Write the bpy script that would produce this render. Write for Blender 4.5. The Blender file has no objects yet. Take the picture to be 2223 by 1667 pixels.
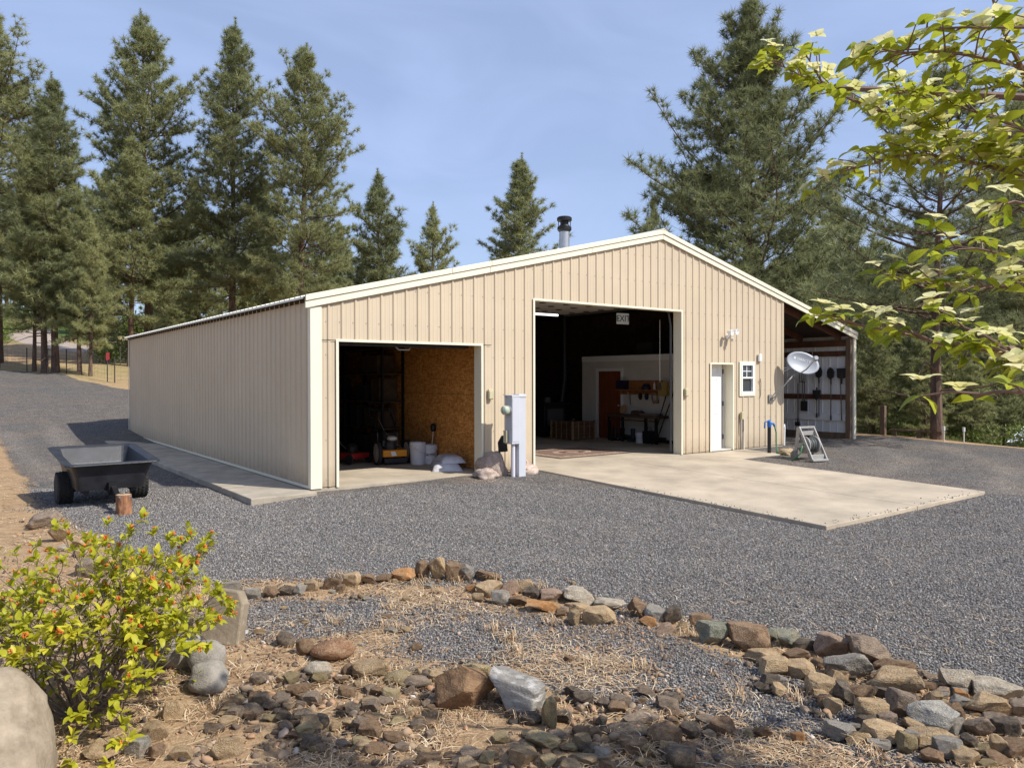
import bpy, bmesh, math, random
import numpy as np
from mathutils import Vector, Matrix, Euler, noise

scene = bpy.context.scene
COL = scene.collection
R_ = math.radians

# ------------------------------------------------------------------ camera
cam_d = bpy.data.cameras.new("camera")
cam = bpy.data.objects.new("camera", cam_d)
COL.objects.link(cam)
cam_d.sensor_width = 36.0
cam_d.lens = 1632.2 * 36.0 / 2223.0
cam_d.clip_start = 0.05
cam_d.clip_end = 3000.0
cF = Vector((0.60155818, 0.79879287, -0.00759616))
cR = Vector((0.79880686, -0.6015851, -0.00172209))
cU = Vector((0.00594533, 0.00503192, 0.99996967))
rot = Matrix((cR, cU, -cF)).transposed().to_4x4()
cam.matrix_world = Matrix.Translation((-4.5523, -11.2337, 1.7219)) @ rot
scene.camera = cam

# ------------------------------------------------------------------ world, sun, exposure
SUN = Vector((1.41, -2.50, 2.95)).normalized()          # direction towards the sun
world = bpy.data.worlds.new("World")
scene.world = world
world.use_nodes = True
wn = world.node_tree.nodes
wl = world.node_tree.links
for n in list(wn):
    wn.remove(n)
w_out = wn.new("ShaderNodeOutputWorld")
w_bg = wn.new("ShaderNodeBackground")
w_sky = wn.new("ShaderNodeTexSky")
w_sky.sky_type = 'NISHITA'
w_sky.sun_disc = False
w_sky.sun_elevation = math.asin(SUN.z)
w_sky.sun_rotation = math.atan2(SUN.x, SUN.y)
w_sky.altitude = 700
w_sky.air_density = 1.0
w_sky.dust_density = 1.6
w_sky.ozone_density = 1.6
w_bg.inputs[1].default_value = 0.122
# thin high cloud veil
w_tc = wn.new("ShaderNodeTexCoord")
w_map = wn.new("ShaderNodeMapping")
w_map.inputs["Scale"].default_value = (1.2, 2.6, 5.0)
w_map.inputs["Rotation"].default_value = (0.2, 0.1, 0.5)
w_noise = wn.new("ShaderNodeTexNoise")
w_noise.inputs["Scale"].default_value = 2.2
w_noise.inputs["Detail"].default_value = 5
w_noise.inputs["Distortion"].default_value = 0.8
w_ramp = wn.new("ShaderNodeValToRGB")
w_ramp.color_ramp.elements[0].position = 0.40
w_ramp.color_ramp.elements[0].color = (0.42, 0.42, 0.42, 1)
w_ramp.color_ramp.elements[1].position = 0.75
w_ramp.color_ramp.elements[1].color = (0.60, 0.60, 0.60, 1)
w_mix = wn.new("ShaderNodeMixRGB")
w_mix.inputs[2].default_value = (4.2, 5.2, 8.0, 1)
wl.new(w_tc.outputs["Generated"], w_map.inputs[0])
wl.new(w_map.outputs[0], w_noise.inputs["Vector"])
wl.new(w_noise.outputs["Fac"], w_ramp.inputs[0])
wl.new(w_ramp.outputs[0], w_mix.inputs[0])
wl.new(w_sky.outputs[0], w_mix.inputs[1])
wl.new(w_mix.outputs[0], w_bg.inputs[0])
wl.new(w_bg.outputs[0], w_out.inputs[0])

sun_d = bpy.data.lights.new("sun", 'SUN')
sun_d.energy = 4.8
sun_d.angle = R_(0.53)
sun_d.color = (1.0, 0.965, 0.90)
sun = bpy.data.objects.new("sun", sun_d)
COL.objects.link(sun)
sun.rotation_euler = SUN.to_track_quat('Z', 'Y').to_euler()
sun.location = (20, -30, 40)

scene.view_settings.view_transform = 'Standard'
scene.view_settings.look = 'None'
scene.view_settings.gamma = 1.0
scene.view_settings.exposure = 0.24
scene.view_settings.use_curve_mapping = False
scene.render.engine = 'CYCLES'
scene.cycles.max_bounces = 8
scene.cycles.transparent_max_bounces = 8
scene.cycles.caustics_reflective = False
scene.cycles.caustics_refractive = False

# ------------------------------------------------------------------ materials
MATS = {}
def mat(name, col, rough=0.6, metal=0.0, var=0.0, vscale=6.0, bump=0.0, bscale=40.0, col2=None, spec=0.35,
        rnd=0.0, coords="Object", stretch=None, emit=None):
    if name in MATS:
        return MATS[name]
    m = bpy.data.materials.new(name)
    m.use_nodes = True
    nt = m.node_tree
    N, L = nt.nodes, nt.links
    p = N["Principled BSDF"]
    p.inputs["Roughness"].default_value = rough
    p.inputs["Metallic"].default_value = metal
    p.inputs["Specular IOR Level"].default_value = spec
    p.inputs["Base Color"].default_value = (*col, 1)
    if emit:
        p.inputs["Emission Color"].default_value = (*emit[0], 1)
        p.inputs["Emission Strength"].default_value = emit[1]
    tc = N.new("ShaderNodeTexCoord")
    src = tc.outputs[coords]
    if stretch:
        mp = N.new("ShaderNodeMapping")
        mp.inputs["Scale"].default_value = stretch
        L.new(src, mp.inputs[0])
        src = mp.outputs[0]
    cur = None
    if var > 0 or col2:
        nz = N.new("ShaderNodeTexNoise")
        nz.inputs["Scale"].default_value = vscale
        nz.inputs["Detail"].default_value = 6
        nz.inputs["Roughness"].default_value = 0.62
        L.new(src, nz.inputs["Vector"])
        rp = N.new("ShaderNodeValToRGB")
        rp.color_ramp.elements[0].position = 0.32
        rp.color_ramp.elements[1].position = 0.70
        c2 = col2 if col2 else tuple(min(1, c * (1 + var)) for c in col)
        c1 = col if col2 else tuple(c * (1 - var) for c in col)
        rp.color_ramp.elements[0].color = (*c1, 1)
        rp.color_ramp.elements[1].color = (*c2, 1)
        L.new(nz.outputs["Fac"], rp.inputs[0])
        cur = rp.outputs[0]
    if rnd > 0:
        oi = N.new("ShaderNodeObjectInfo")
        mr = N.new("ShaderNodeMapRange")
        mr.inputs["To Min"].default_value = 1 - rnd
        mr.inputs["To Max"].default_value = 1 + rnd
        L.new(oi.outputs["Random"], mr.inputs["Value"])
        mx = N.new("ShaderNodeMixRGB")
        mx.blend_type = 'MULTIPLY'
        mx.inputs[0].default_value = 1
        if cur:
            L.new(cur, mx.inputs[1])
        else:
            mx.inputs[1].default_value = (*col, 1)
        L.new(mr.outputs[0], mx.inputs[2])
        cur = mx.outputs[0]
    if cur:
        L.new(cur, p.inputs["Base Color"])
    if bump > 0:
        nb = N.new("ShaderNodeTexNoise")
        nb.inputs["Scale"].default_value = bscale
        nb.inputs["Detail"].default_value = 5
        L.new(src, nb.inputs["Vector"])
        b = N.new("ShaderNodeBump")
        b.inputs["Strength"].default_value = bump
        b.inputs["Distance"].default_value = 0.02
        L.new(nb.outputs["Fac"], b.inputs["Height"])
        L.new(b.outputs[0], p.inputs["Normal"])
    MATS[name] = m
    return m

def leafmat(name, c1, c2, trans=0.35, island=True, rough=0.5, tcol=None, veins=False):
    if name in MATS:
        return MATS[name]
    m = bpy.data.materials.new(name)
    m.use_nodes = True
    N, L = m.node_tree.nodes, m.node_tree.links
    p = N["Principled BSDF"]
    p.inputs["Roughness"].default_value = rough
    p.inputs["Specular IOR Level"].default_value = 0.25
    out = N["Material Output"]
    rp = N.new("ShaderNodeMixRGB")
    rp.inputs[1].default_value = (*c1, 1)
    rp.inputs[2].default_value = (*c2, 1)
    if island:
        g = N.new("ShaderNodeNewGeometry")
        oi = N.new("ShaderNodeObjectInfo")
        tc = N.new("ShaderNodeTexCoord")
        nz = N.new("ShaderNodeTexNoise")
        nz.inputs["Scale"].default_value = 2.6
        nz.inputs["Detail"].default_value = 3
        L.new(tc.outputs["Object"], nz.inputs["Vector"])
        a = N.new("ShaderNodeMath"); a.operation = 'MULTIPLY_ADD'
        a.inputs[1].default_value = 0.30
        L.new(g.outputs["Random Per Island"], a.inputs[0])
        b = N.new("ShaderNodeMath"); b.operation = 'MULTIPLY_ADD'
        b.inputs[1].default_value = 0.5
        b.inputs[2].default_value = -0.28
        L.new(oi.outputs["Random"], b.inputs[0])
        c = N.new("ShaderNodeMath"); c.operation = 'ADD'
        L.new(nz.outputs["Fac"], c.inputs[0]); L.new(b.outputs[0], c.inputs[1])
        L.new(c.outputs[0], a.inputs[2])
        cl = N.new("ShaderNodeClamp")
        L.new(a.outputs[0], cl.inputs[0])
        L.new(cl.outputs[0], rp.inputs[0])
    else:
        oi = N.new("ShaderNodeObjectInfo")
        L.new(oi.outputs["Random"], rp.inputs[0])
    if veins:
        tv = N.new("ShaderNodeTexCoord"); sv = N.new("ShaderNodeSeparateXYZ"); L.new(tv.outputs["Generated"], sv.inputs[0])
        def mth(op, a, b=None):
            k = N.new("ShaderNodeMath"); k.operation = op
            for i_, q in enumerate((a, b)):
                if q is None: continue
                if isinstance(q, (int, float)): k.inputs[i_].default_value = q
                else: L.new(q, k.inputs[i_])
            return k.outputs[0]
        ax = mth('ABSOLUTE', mth('SUBTRACT', sv.outputs[0], .5))
        st = mth('FRACT', mth('MULTIPLY', mth('SUBTRACT', sv.outputs[1], mth('MULTIPLY', ax, .75)), 6.0))
        vein = mth('MAXIMUM', mth('LESS_THAN', st, .20), mth('LESS_THAN', ax, .035))
        vm = N.new("ShaderNodeMixRGB"); vm.blend_type = 'MULTIPLY'; vm.inputs[2].default_value = (.62, .66, .55, 1)
        L.new(mth('MULTIPLY', vein, .75), vm.inputs[0]); L.new(rp.outputs[0], vm.inputs[1])
        class _O: pass
        rp = _O(); rp.outputs = [vm.outputs[0]]
    L.new(rp.outputs[0], p.inputs["Base Color"])
    t = N.new("ShaderNodeBsdfTranslucent")
    if tcol:
        t.inputs[0].default_value = (*tcol, 1)
    else:
        L.new(rp.outputs[0], t.inputs[0])
    mx = N.new("ShaderNodeMixShader")
    mx.inputs[0].default_value = trans
    L.new(p.outputs[0], mx.inputs[1])
    L.new(t.outputs[0], mx.inputs[2])
    L.new(mx.outputs[0], out.inputs[0])
    MATS[name] = m
    return m

# ------------------------------------------------------------------ mesh helpers
class MB:
    def __init__(s):
        s.v = []
        s.f = []
    def add(s, vs, fs, M=None):
        o = len(s.v)
        for v in vs:
            v = Vector(v)
            s.v.append(tuple(M @ v) if M is not None else tuple(v))
        for f in fs:
            s.f.append(tuple(i + o for i in f))
        return s
    def box(s, x0, y0, z0, x1, y1, z1, M=None):
        vs = [(x0, y0, z0), (x1, y0, z0), (x1, y1, z0), (x0, y1, z0), (x0, y0, z1), (x1, y0, z1), (x1, y1, z1), (x0, y1, z1)]
        fs = [(3, 2, 1, 0), (4, 5, 6, 7), (0, 1, 5, 4), (1, 2, 6, 5), (2, 3, 7, 6), (3, 0, 4, 7)]
        return s.add(vs, fs, M)
    def beam(s, p0, p1, w, h, up=(0, 0, 1)):
        """a box of section w x h running from p0 to p1"""
        p0, p1 = Vector(p0), Vector(p1)
        d = (p1 - p0)
        ln = d.length
        d = d / ln
        x = d.cross(Vector(up))
        if x.length < 1e-4:
            x = d.cross(Vector((1, 0, 0)))
        x.normalize()
        z = x.cross(d)
        M = Matrix.Translation(p0) @ Matrix((x, d, z)).transposed().to_4x4()
        return s.box(-w / 2, 0, -h / 2, w / 2, ln, h / 2, M)
    def tube(s, pts, r, n=8, caps=True):
        pts = [Vector(p) for p in pts]
        if not hasattr(r, '__len__'):
            r = [r] * len(pts)
        o = len(s.v)
        prev = None
        for i, p in enumerate(pts):
            if i == 0:
                d = pts[1] - p
            elif i == len(pts) - 1:
                d = p - pts[i - 1]
            else:
                d = pts[i + 1] - pts[i - 1]
            if d.length < 1e-9:
                d = Vector((0, 0, 1))
            d.normalize()
            if prev is None:
                a = d.cross(Vector((0, 0, 1)) if abs(d.z) < 0.9 else Vector((1, 0, 0)))
            else:
                a = prev - d * prev.dot(d)
            if a.length < 1e-6:
                a = d.orthogonal()
            a.normalize()
            prev = a
            b = d.cross(a)
            for k in range(n):
                t = 2 * math.pi * k / n
                s.v.append(tuple(p + (a * math.cos(t) + b * math.sin(t)) * r[i]))
        for i in range(len(pts) - 1):
            for k in range(n):
                k2 = (k + 1) % n
                s.f.append((o + i * n + k, o + i * n + k2, o + (i + 1) * n + k2, o + (i + 1) * n + k))
        if caps:
            s.f.append(tuple(o + k for k in range(n))[::-1])
            e = o + (len(pts) - 1) * n
            s.f.append(tuple(e + k for k in range(n)))
        return s
    def lathe(s, prof, n=20, M=None, caps=True):
        vs, fs = [], []
        for (r, z) in prof:
            for k in range(n):
                t = 2 * math.pi * k / n
                vs.append((r * math.cos(t), r * math.sin(t), z))
        for i in range(len(prof) - 1):
            for k in range(n):
                k2 = (k + 1) % n
                fs.append((i * n + k, i * n + k2, (i + 1) * n + k2, (i + 1) * n + k))
        if caps:
            fs.append(tuple(range(n))[::-1])
            e = (len(prof) - 1) * n
            fs.append(tuple(e + k for k in range(n)))
        return s.add(vs, fs, M)
    def prism(s, poly, y0, y1, M=None):
        """outline in x, z pulled from y0 to y1"""
        n = len(poly)
        vs = [(x, y0, z) for x, z in poly] + [(x, y1, z) for x, z in poly]
        fs = [tuple(range(n)), tuple(range(2 * n - 1, n - 1, -1))]
        for i in range(n):
            j = (i + 1) % n
            fs.append((i, i + n, j + n, j))
        return s.add(vs, fs, M)
    def mesh(s, name, smooth=False, bevel=0.0):
        me = bpy.data.meshes.new(name)
        me.from_pydata(s.v, [], s.f)
        bm = bmesh.new()
        bm.from_mesh(me)
        bmesh.ops.recalc_face_normals(bm, faces=bm.faces)
        if bevel > 0:
            ed = [e for e in bm.edges if len(e.link_faces) == 2 and e.calc_face_angle(0) > 0.6]
            bmesh.ops.bevel(bm, geom=ed, offset=bevel, segments=2, profile=0.5, affect='EDGES')
        bm.to_mesh(me)
        bm.free()
        if smooth:
            me.polygons.foreach_set("use_smooth", [True] * len(me.polygons))
        return me
    def build(s, name, m, parent=None, smooth=False, bevel=0.0, loc=None, rot=None):
        return link(name, s.mesh(name, smooth, bevel), m, parent, loc, rot)

def link(name, me, m, parent=None, loc=None, rot=None):
    o = bpy.data.objects.new(name, me)
    COL.objects.link(o)
    if m is not None and hasattr(me, "materials") and not len(me.materials):
        me.materials.append(m)
    if parent is not None:
        o.parent = parent
    if loc is not None:
        o.location = loc
    if rot is not None:
        o.rotation_euler = rot
    return o

def tag(o, label, cat, group=None, kind=None):
    if label:
        o["label"] = label
    if cat:
        o["category"] = cat
    if group:
        o["group"] = group
    if kind:
        o["kind"] = kind
    return o

def struct(o, kind="structure"):
    o["kind"] = kind
    return o

def thing(name, label, cat, loc=(0, 0, 0), rz=0.0, group=None):
    o = bpy.data.objects.new(name, None)
    o.empty_display_size = 0.2
    COL.objects.link(o)
    o.location = loc
    o.rotation_euler = (0, 0, rz)
    return tag(o, label, cat, group)

def dup(root, loc, rot=None, scale=None, label=None, group=None):
    """a copy of a thing with copies of its parts and sub-parts"""
    r = root.copy()
    COL.objects.link(r)
    r.location = loc
    if rot is not None:
        r.rotation_euler = rot
    if scale is not None:
        r.scale = scale
    if label:
        r["label"] = label
    if group:
        r["group"] = group
    for ch in list(root.children):
        c = ch.copy()
        COL.objects.link(c)
        c.parent = r
        for g in ch.children:
            d = g.copy()
            COL.objects.link(d)
            d.parent = c
    return r

def np_mesh(name, V, F):
    """V (n,3), F (m,k) arrays"""
    V = np.ascontiguousarray(V, dtype=np.float32)
    F = np.ascontiguousarray(F, dtype=np.int32)
    me = bpy.data.meshes.new(name)
    m, k = F.shape
    me.vertices.add(len(V))
    me.vertices.foreach_set("co", V.ravel())
    me.loops.add(m * k)
    me.loops.foreach_set("vertex_index", F.ravel())
    me.polygons.add(m)
    me.polygons.foreach_set("loop_start", np.arange(0, m * k, k, dtype=np.int32))
    me.update(calc_edges=True)
    return me

def mesh_arrays(me):
    V = np.zeros(len(me.vertices) * 3); me.vertices.foreach_get("co", V)
    me.calc_loop_triangles()
    F = np.zeros(len(me.loop_triangles) * 3, dtype=np.int32); me.loop_triangles.foreach_get("vertices", F)
    return V.reshape(-1, 3), F.reshape(-1, 3)

def island_mat(name, stops, rough=.85):
    m = bpy.data.materials.new(name); m.use_nodes = True
    N, L = m.node_tree.nodes, m.node_tree.links
    p = N["Principled BSDF"]; p.inputs["Roughness"].default_value = rough; p.inputs["Specular IOR Level"].default_value = .25
    g = N.new("ShaderNodeNewGeometry"); rp = N.new("ShaderNodeValToRGB")
    while len(rp.color_ramp.elements) < len(stops):
        rp.color_ramp.elements.new(.5)
    for e, (pos, c) in zip(rp.color_ramp.elements, stops):
        e.position = pos; e.color = (*c, 1)
    L.new(g.outputs["Random Per Island"], rp.inputs[0]); L.new(rp.outputs[0], p.inputs["Base Color"])
    return m

def text_mesh(body, size, depth=0.001, wrap=None):
    cu = bpy.data.curves.new("lettering", 'FONT')
    cu.body = body
    cu.size = size
    cu.extrude = depth
    cu.align_x = 'CENTER'
    cu.align_y = 'CENTER'
    tmp = bpy.data.objects.new("lettering", cu)
    COL.objects.link(tmp)
    dg = bpy.context.evaluated_depsgraph_get()
    me = bpy.data.meshes.new_from_object(tmp.evaluated_get(dg))
    bpy.data.objects.remove(tmp)
    if wrap:
        for v in me.vertices:
            a = v.co.x / wrap
            z = v.co.z
            v.co.x = math.sin(a) * (wrap + z)
            v.co.z = math.cos(a) * (wrap + z) - wrap
    return me

# ------------------------------------------------------------------ terrain height
def sstep(a, b, x):
    t = min(1.0, max(0.0, (x - a) / (b - a)))
    return t * t * (3 - 2 * t)
def sp(x, k=1.5):
    return x if x > 20 * k else k * math.log1p(math.exp(x / k))
def zg(x, y):
    z = -0.05
    z += 0.03 * (-sp(-(y + 0.3), .3)) if y > -16 else -0.03 * 15.7
    z += 0.045 * math.exp(-((x - 3.2) / 1.3) ** 2 - ((y + .3) / 1.2) ** 2)
    z += 0.03 * sstep(8.5, 10, x) * sstep(-3, -.5, y)
    z -= 0.05 * sstep(0, -1.0, x) * sstep(-3.5, 0, y)
    fade = 1 - .55 * sstep(8, 24, x)
    s_ = sp(y - 13.5, 2.0)
    z += 0.105 * (s_ if s_ < 85 else 85 + (s_ - 85) * .35) * fade
    z += 0.02 * sp(-(x + 9), 1.0) * sstep(8, 0, y)
    d = x - 17.9
    if d > 0:
        z -= 3.6 * (1 - math.exp(-d * d / (60 + 5 * d)))
    z += 0.03 * sp(math.hypot(x * .6, y) - 85, 8)
    return z

YARD = [(-3.3, 18.8), (-3.42, 8.0), (-3.45, 1.34), (-3.2, -1.2), (-2.97, -3.33), (-2.62, -4.1), (-1.49, -4.6), (-0.41, -5.5),
        (0.09, -6.85), (0.62, -8.08), (0.89, -9.39), (1.3, -11.5), (2, -16), (19, -16), (18.6, -9), (18.0, -3.8), (17.45, .4), (17.3, 14),
        (16, 20), (9, 23.5), (4.5, 24.8), (1.87, 25.8), (0.5, 30), (0.03, 33.2), (-2.32, 35.5), (-14, 43), (-20, 43), (-12, 30), (-5, 22)]
def poly_dist(P, poly):
    """signed distance (inside positive) of points P (n,2) to a polygon"""
    P = np.asarray(P, dtype=float)
    n = len(poly)
    ins = np.zeros(len(P), bool)
    best = np.full(len(P), 1e9)
    for i in range(n):
        a = np.array(poly[i]); b = np.array(poly[(i + 1) % n])
        ab = b - a
        t = np.clip(((P - a) @ ab) / (ab @ ab), 0, 1)
        d = np.hypot(*(P - (a + t[:, None] * ab)).T)
        best = np.minimum(best, d)
        c = ((a[1] > P[:, 1]) != (b[1] > P[:, 1]))
        with np.errstate(divide='ignore', invalid='ignore'):
            xi = (b[0] - a[0]) * (P[:, 1] - a[1]) / (b[1] - a[1]) + a[0]
        ins ^= c & (P[:, 0] < xi)
    return np.where(ins, best, -best)
# ------------------------------------------------------------------ ground
def axis_lines(segs):
    out = []
    for a, b, st in segs:
        n = max(1, int(round((b - a) / st)))
        out += [a + (b - a) * i / n for i in range(n)]
    out.append(segs[-1][1])
    return np.array(out)
gx = axis_lines([(-600, -120, 40), (-120, -40, 8), (-40, -14, 1.6), (-14, -6, .4), (-6, 3, .11), (3, 22, .45), (22, 60, 1.5), (60, 140, 8), (140, 640, 50)])
gy = axis_lines([(-300, -60, 30), (-60, -14, 4), (-14, -11.4, .5), (-11.4, -3, .11), (-3, 6, .25), (6, 48, .6), (48, 110, 1.5), (110, 200, 6), (200, 700, 50)])
nx, ny = len(gx), len(gy)
GX, GY = np.meshgrid(gx, gy)
GP = np.stack([GX.ravel(), GY.ravel()], 1)
GZ = np.array([zg(x, y) for x, y in GP])
GD = poly_dist(GP, YARD)
wob = np.array([noise.noise((x * .9, y * .9, 3.1)) * .30 + noise.noise((x * 3.1, y * 3.1, 7.7)) * .16 for x, y in GP])
near = (np.hypot(GP[:, 0] + 4.5, GP[:, 1] + 11.2) < 9)
ruf = np.array([noise.noise((x * 2.2, y * 2.2, 0)) * .025 + noise.noise((x * 6, y * 6, 5)) * .012 for x, y in GP])
GZ = GZ + np.where((GD < 0.1) & near, ruf, ruf * .25)
gravel = np.clip(0.5 + (GD + wob * .55) / .5, 0, 1)
# patches of the same gravel lie inside the garden
gp = np.array([noise.noise((x * 1.1 + 4, y * 1.1, 9)) * .9 + noise.noise((x * 3.4, y * 3.4, 2)) * .4 for x, y in GP])
band = np.clip(1 - np.abs(GD + 1.1) / 1.15, 0, 1) * (GP[:, 0] > -3.0) * (GP[:, 1] < -4.6)
gravel = np.maximum(gravel, np.clip(band * 1.3 + gp * .9 - .16, 0, .95))
hill = np.clip((GP[:, 1] - 52 - GP[:, 0] * 1.0) / 14, 0, 1)
green = np.clip(hill * 1.1 + gp * .35 * hill, 0, 1)
right = np.clip((GP[:, 0] - 18.5) / 3, 0, 1)
green = np.maximum(green, right * .3)
dry = np.clip(1 - np.abs(GP[:, 1] - GP[:, 0] * .75 - 33) / 9, 0, 1) * (GP[:, 1] > 24) * (gravel < .4)
i0 = (np.arange(ny - 1)[:, None] * nx + np.arange(nx - 1)[None, :]).ravel()
GF = np.stack([i0, i0 + 1, i0 + 1 + nx, i0 + nx], 1)
gme = np_mesh("ground", np.column_stack([GP, GZ]), GF)
gme.polygons.foreach_set("use_smooth", [True] * len(gme.polygons))
ca = gme.color_attributes.new("cover", 'FLOAT_COLOR', 'POINT')
wear = np.zeros(len(GP))
for lane in ([(-1.9, 16), (-2.3, 8), (-1.9, 2.5), (-.6, -1.8), (2.2, -4.2), (5.5, -7.2), (9.5, -8.6), (14, -8.8)], [(-3.2, 15), (-3.0, 6), (-2.7, 1), (-1.7, -3), (1.2, -5.6), (4.6, -8.6), (9.2, -10.2), (14, -10.6)],
             [(1.2, -.6), (1.4, -3), (2.6, -5.4), (4.5, -7.5)], [(2.9, -.5), (3.1, -2.6), (3.9, -4.6), (5.6, -6.6)], [(9.5, -4), (12.5, -3.2), (15.2, -1), (16.4, 2)], [(9.8, -6), (13, -5), (16.6, -2.2)]):
    for a_, b_ in zip(lane, lane[1:]):
        a_, b_ = np.array(a_), np.array(b_); ab = b_ - a_
        t_ = np.clip(((GP - a_) @ ab) / (ab @ ab), 0, 1)
        d_ = np.hypot(*(GP - (a_ + t_[:, None] * ab)).T) + wob * .5
        wear = np.maximum(wear, np.clip(1 - np.abs(d_) / .42, 0, 1))
wa = gme.color_attributes.new("wear", 'FLOAT_COLOR', 'POINT')
wa.data.foreach_set("color", np.column_stack([wear, wear, wear, np.ones(len(GP))]).astype(np.float32).ravel())
ca.data.foreach_set("color", np.column_stack([gravel, green, dry, np.ones(len(GP))]).astype(np.float32).ravel())

def ground_material():
    m = bpy.data.materials.new("ground")
    m.use_nodes = True
    N, L = m.node_tree.nodes, m.node_tree.links
    p = N["Principled BSDF"]
    p.inputs["Roughness"].default_value = 0.92
    p.inputs["Specular IOR Level"].default_value = 0.15
    tc = N.new("ShaderNodeTexCoord")
    at = N.new("ShaderNodeAttribute"); at.attribute_name = "cover"
    sep = N.new("ShaderNodeSeparateColor")
    L.new(at.outputs["Color"], sep.inputs[0])
    def noise_(scale, detail=6, rough=.6):
        n = N.new("ShaderNodeTexNoise")
        n.inputs["Scale"].default_value = scale
        n.inputs["Detail"].default_value = detail
        n.inputs["Roughness"].default_value = rough
        L.new(tc.outputs["Object"], n.inputs["Vector"])
        return n
    def ramp(src, stops):
        r = N.new("ShaderNodeValToRGB")
        while len(r.color_ramp.elements) < len(stops):
            r.color_ramp.elements.new(.5)
        for e, (pos, c) in zip(r.color_ramp.elements, stops):
            e.position = pos; e.color = (*c, 1)
        L.new(src, r.inputs[0])
        return r.outputs[0]
    def mix(fac, a, b, typ='MIX'):
        x = N.new("ShaderNodeMixRGB"); x.blend_type = typ
        for s, i in ((fac, 0), (a, 1), (b, 2)):
            if isinstance(s, (int, float)):
                x.inputs[i].default_value = s
            elif isinstance(s, tuple):
                x.inputs[i].default_value = (*s, 1)
            else:
                L.new(s, x.inputs[i])
        return x.outputs[0]
    # gravel: one grey per stone
    vo = N.new("ShaderNodeTexVoronoi"); vo.inputs["Scale"].default_value = 52
    vo.inputs["Randomness"].default_value = 1.0
    L.new(tc.outputs["Object"], vo.inputs["Vector"])
    vs = N.new("ShaderNodeSeparateColor"); L.new(vo.outputs["Color"], vs.inputs[0])
    gcol = ramp(vs.outputs[0], [(0.0, (.088, .083, .079)), (.45, (.18, .168, .157)), (.8, (.255, .238, .222)), (1.0, (.35, .32, .29))])
    edge = ramp(vo.outputs["Distance"], [(0.25, (1, 1, 1)), (.75, (.35, .35, .35))])
    gcol = mix(1.0, gcol, edge, 'MULTIPLY')
    big = noise_(.55, 4)
    gcol = mix(ramp(big.outputs["Fac"], [(.38, (0, 0, 0)), (.66, (.85, .85, .85))]), gcol, mix(1.0, gcol, (1.22, 1.10, .98), 'MULTIPLY'))
    mid = noise_(2.3, 5, .7)
    gcol = mix(1.0, gcol, ramp(mid.outputs["Fac"], [(.3, (.82, .82, .84)), (.7, (1.18, 1.16, 1.12))]), 'MULTIPLY')
    wt = N.new("ShaderNodeAttribute"); wt.attribute_name = "wear"
    gcol = mix(wt.outputs["Fac"], gcol, mix(1.0, gcol, (1.36, 1.33, 1.28), 'MULTIPLY'))
    # bare earth, needle litter
    n1 = noise_(7, 8, .7); n2 = noise_(60, 6, .7); n3 = noise_(1.1, 4)
    earth = ramp(n1.outputs["Fac"], [(.25, (.19, .115, .068)), (.5, (.39, .262, .155)), (.78, (.57, .42, .26))])
    earth = mix(ramp(n3.outputs["Fac"], [(.4, (0, 0, 0)), (.65, (.5, .5, .5))]), earth, (.42, .28, .15))
    earth = mix(1.0, earth, ramp(n2.outputs["Fac"], [(.25, (.55, .53, .5)), (.75, (1.35, 1.35, 1.3))]), 'MULTIPLY')
    grass = ramp(noise_(3, 8, .75).outputs["Fac"], [(.3, (.035, .060, .018)), (.55, (.10, .15, .04)), (.8, (.22, .24, .08))])
    dryg = ramp(noise_(5, 8, .7).outputs["Fac"], [(.3, (.22, .15, .07)), (.7, (.46, .38, .18))])
    c = mix(sep.outputs[2], earth, dryg)
    c = mix(sep.outputs[1], c, grass)
    # ragged edge of the gravel
    e2 = N.new("ShaderNodeMath"); e2.operation = 'MULTIPLY_ADD'
    n4 = noise_(24, 4, .7)
    L.new(n4.outputs["Fac"], e2.inputs[0]); e2.inputs[1].default_value = .9
    sub = N.new("ShaderNodeMath"); sub.operation = 'SUBTRACT'; sub.inputs[1].default_value = .45
    L.new(sep.outputs[0], sub.inputs[0]); L.new(sub.outputs[0], e2.inputs[2])
    gm = ramp(e2.outputs[0], [(.40, (0, 0, 0)), (.60, (1, 1, 1))])
    c = mix(gm, c, gcol)
    L.new(c, p.inputs["Base Color"])
    # relief
    hv = N.new("ShaderNodeMath"); hv.operation = 'MULTIPLY'; hv.inputs[1].default_value = -1.0
    L.new(vo.outputs["Distance"], hv.inputs[0])
    hm = mix(gm, n2.outputs["Fac"], hv.outputs[0])
    b = N.new("ShaderNodeBump"); b.inputs["Strength"].default_value = .9; b.inputs["Distance"].default_value = .018
    L.new(hm, b.inputs["Height"]); L.new(b.outputs[0], p.inputs["Normal"])
    return m
ground = struct(link("ground", gme, ground_material()))

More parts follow.
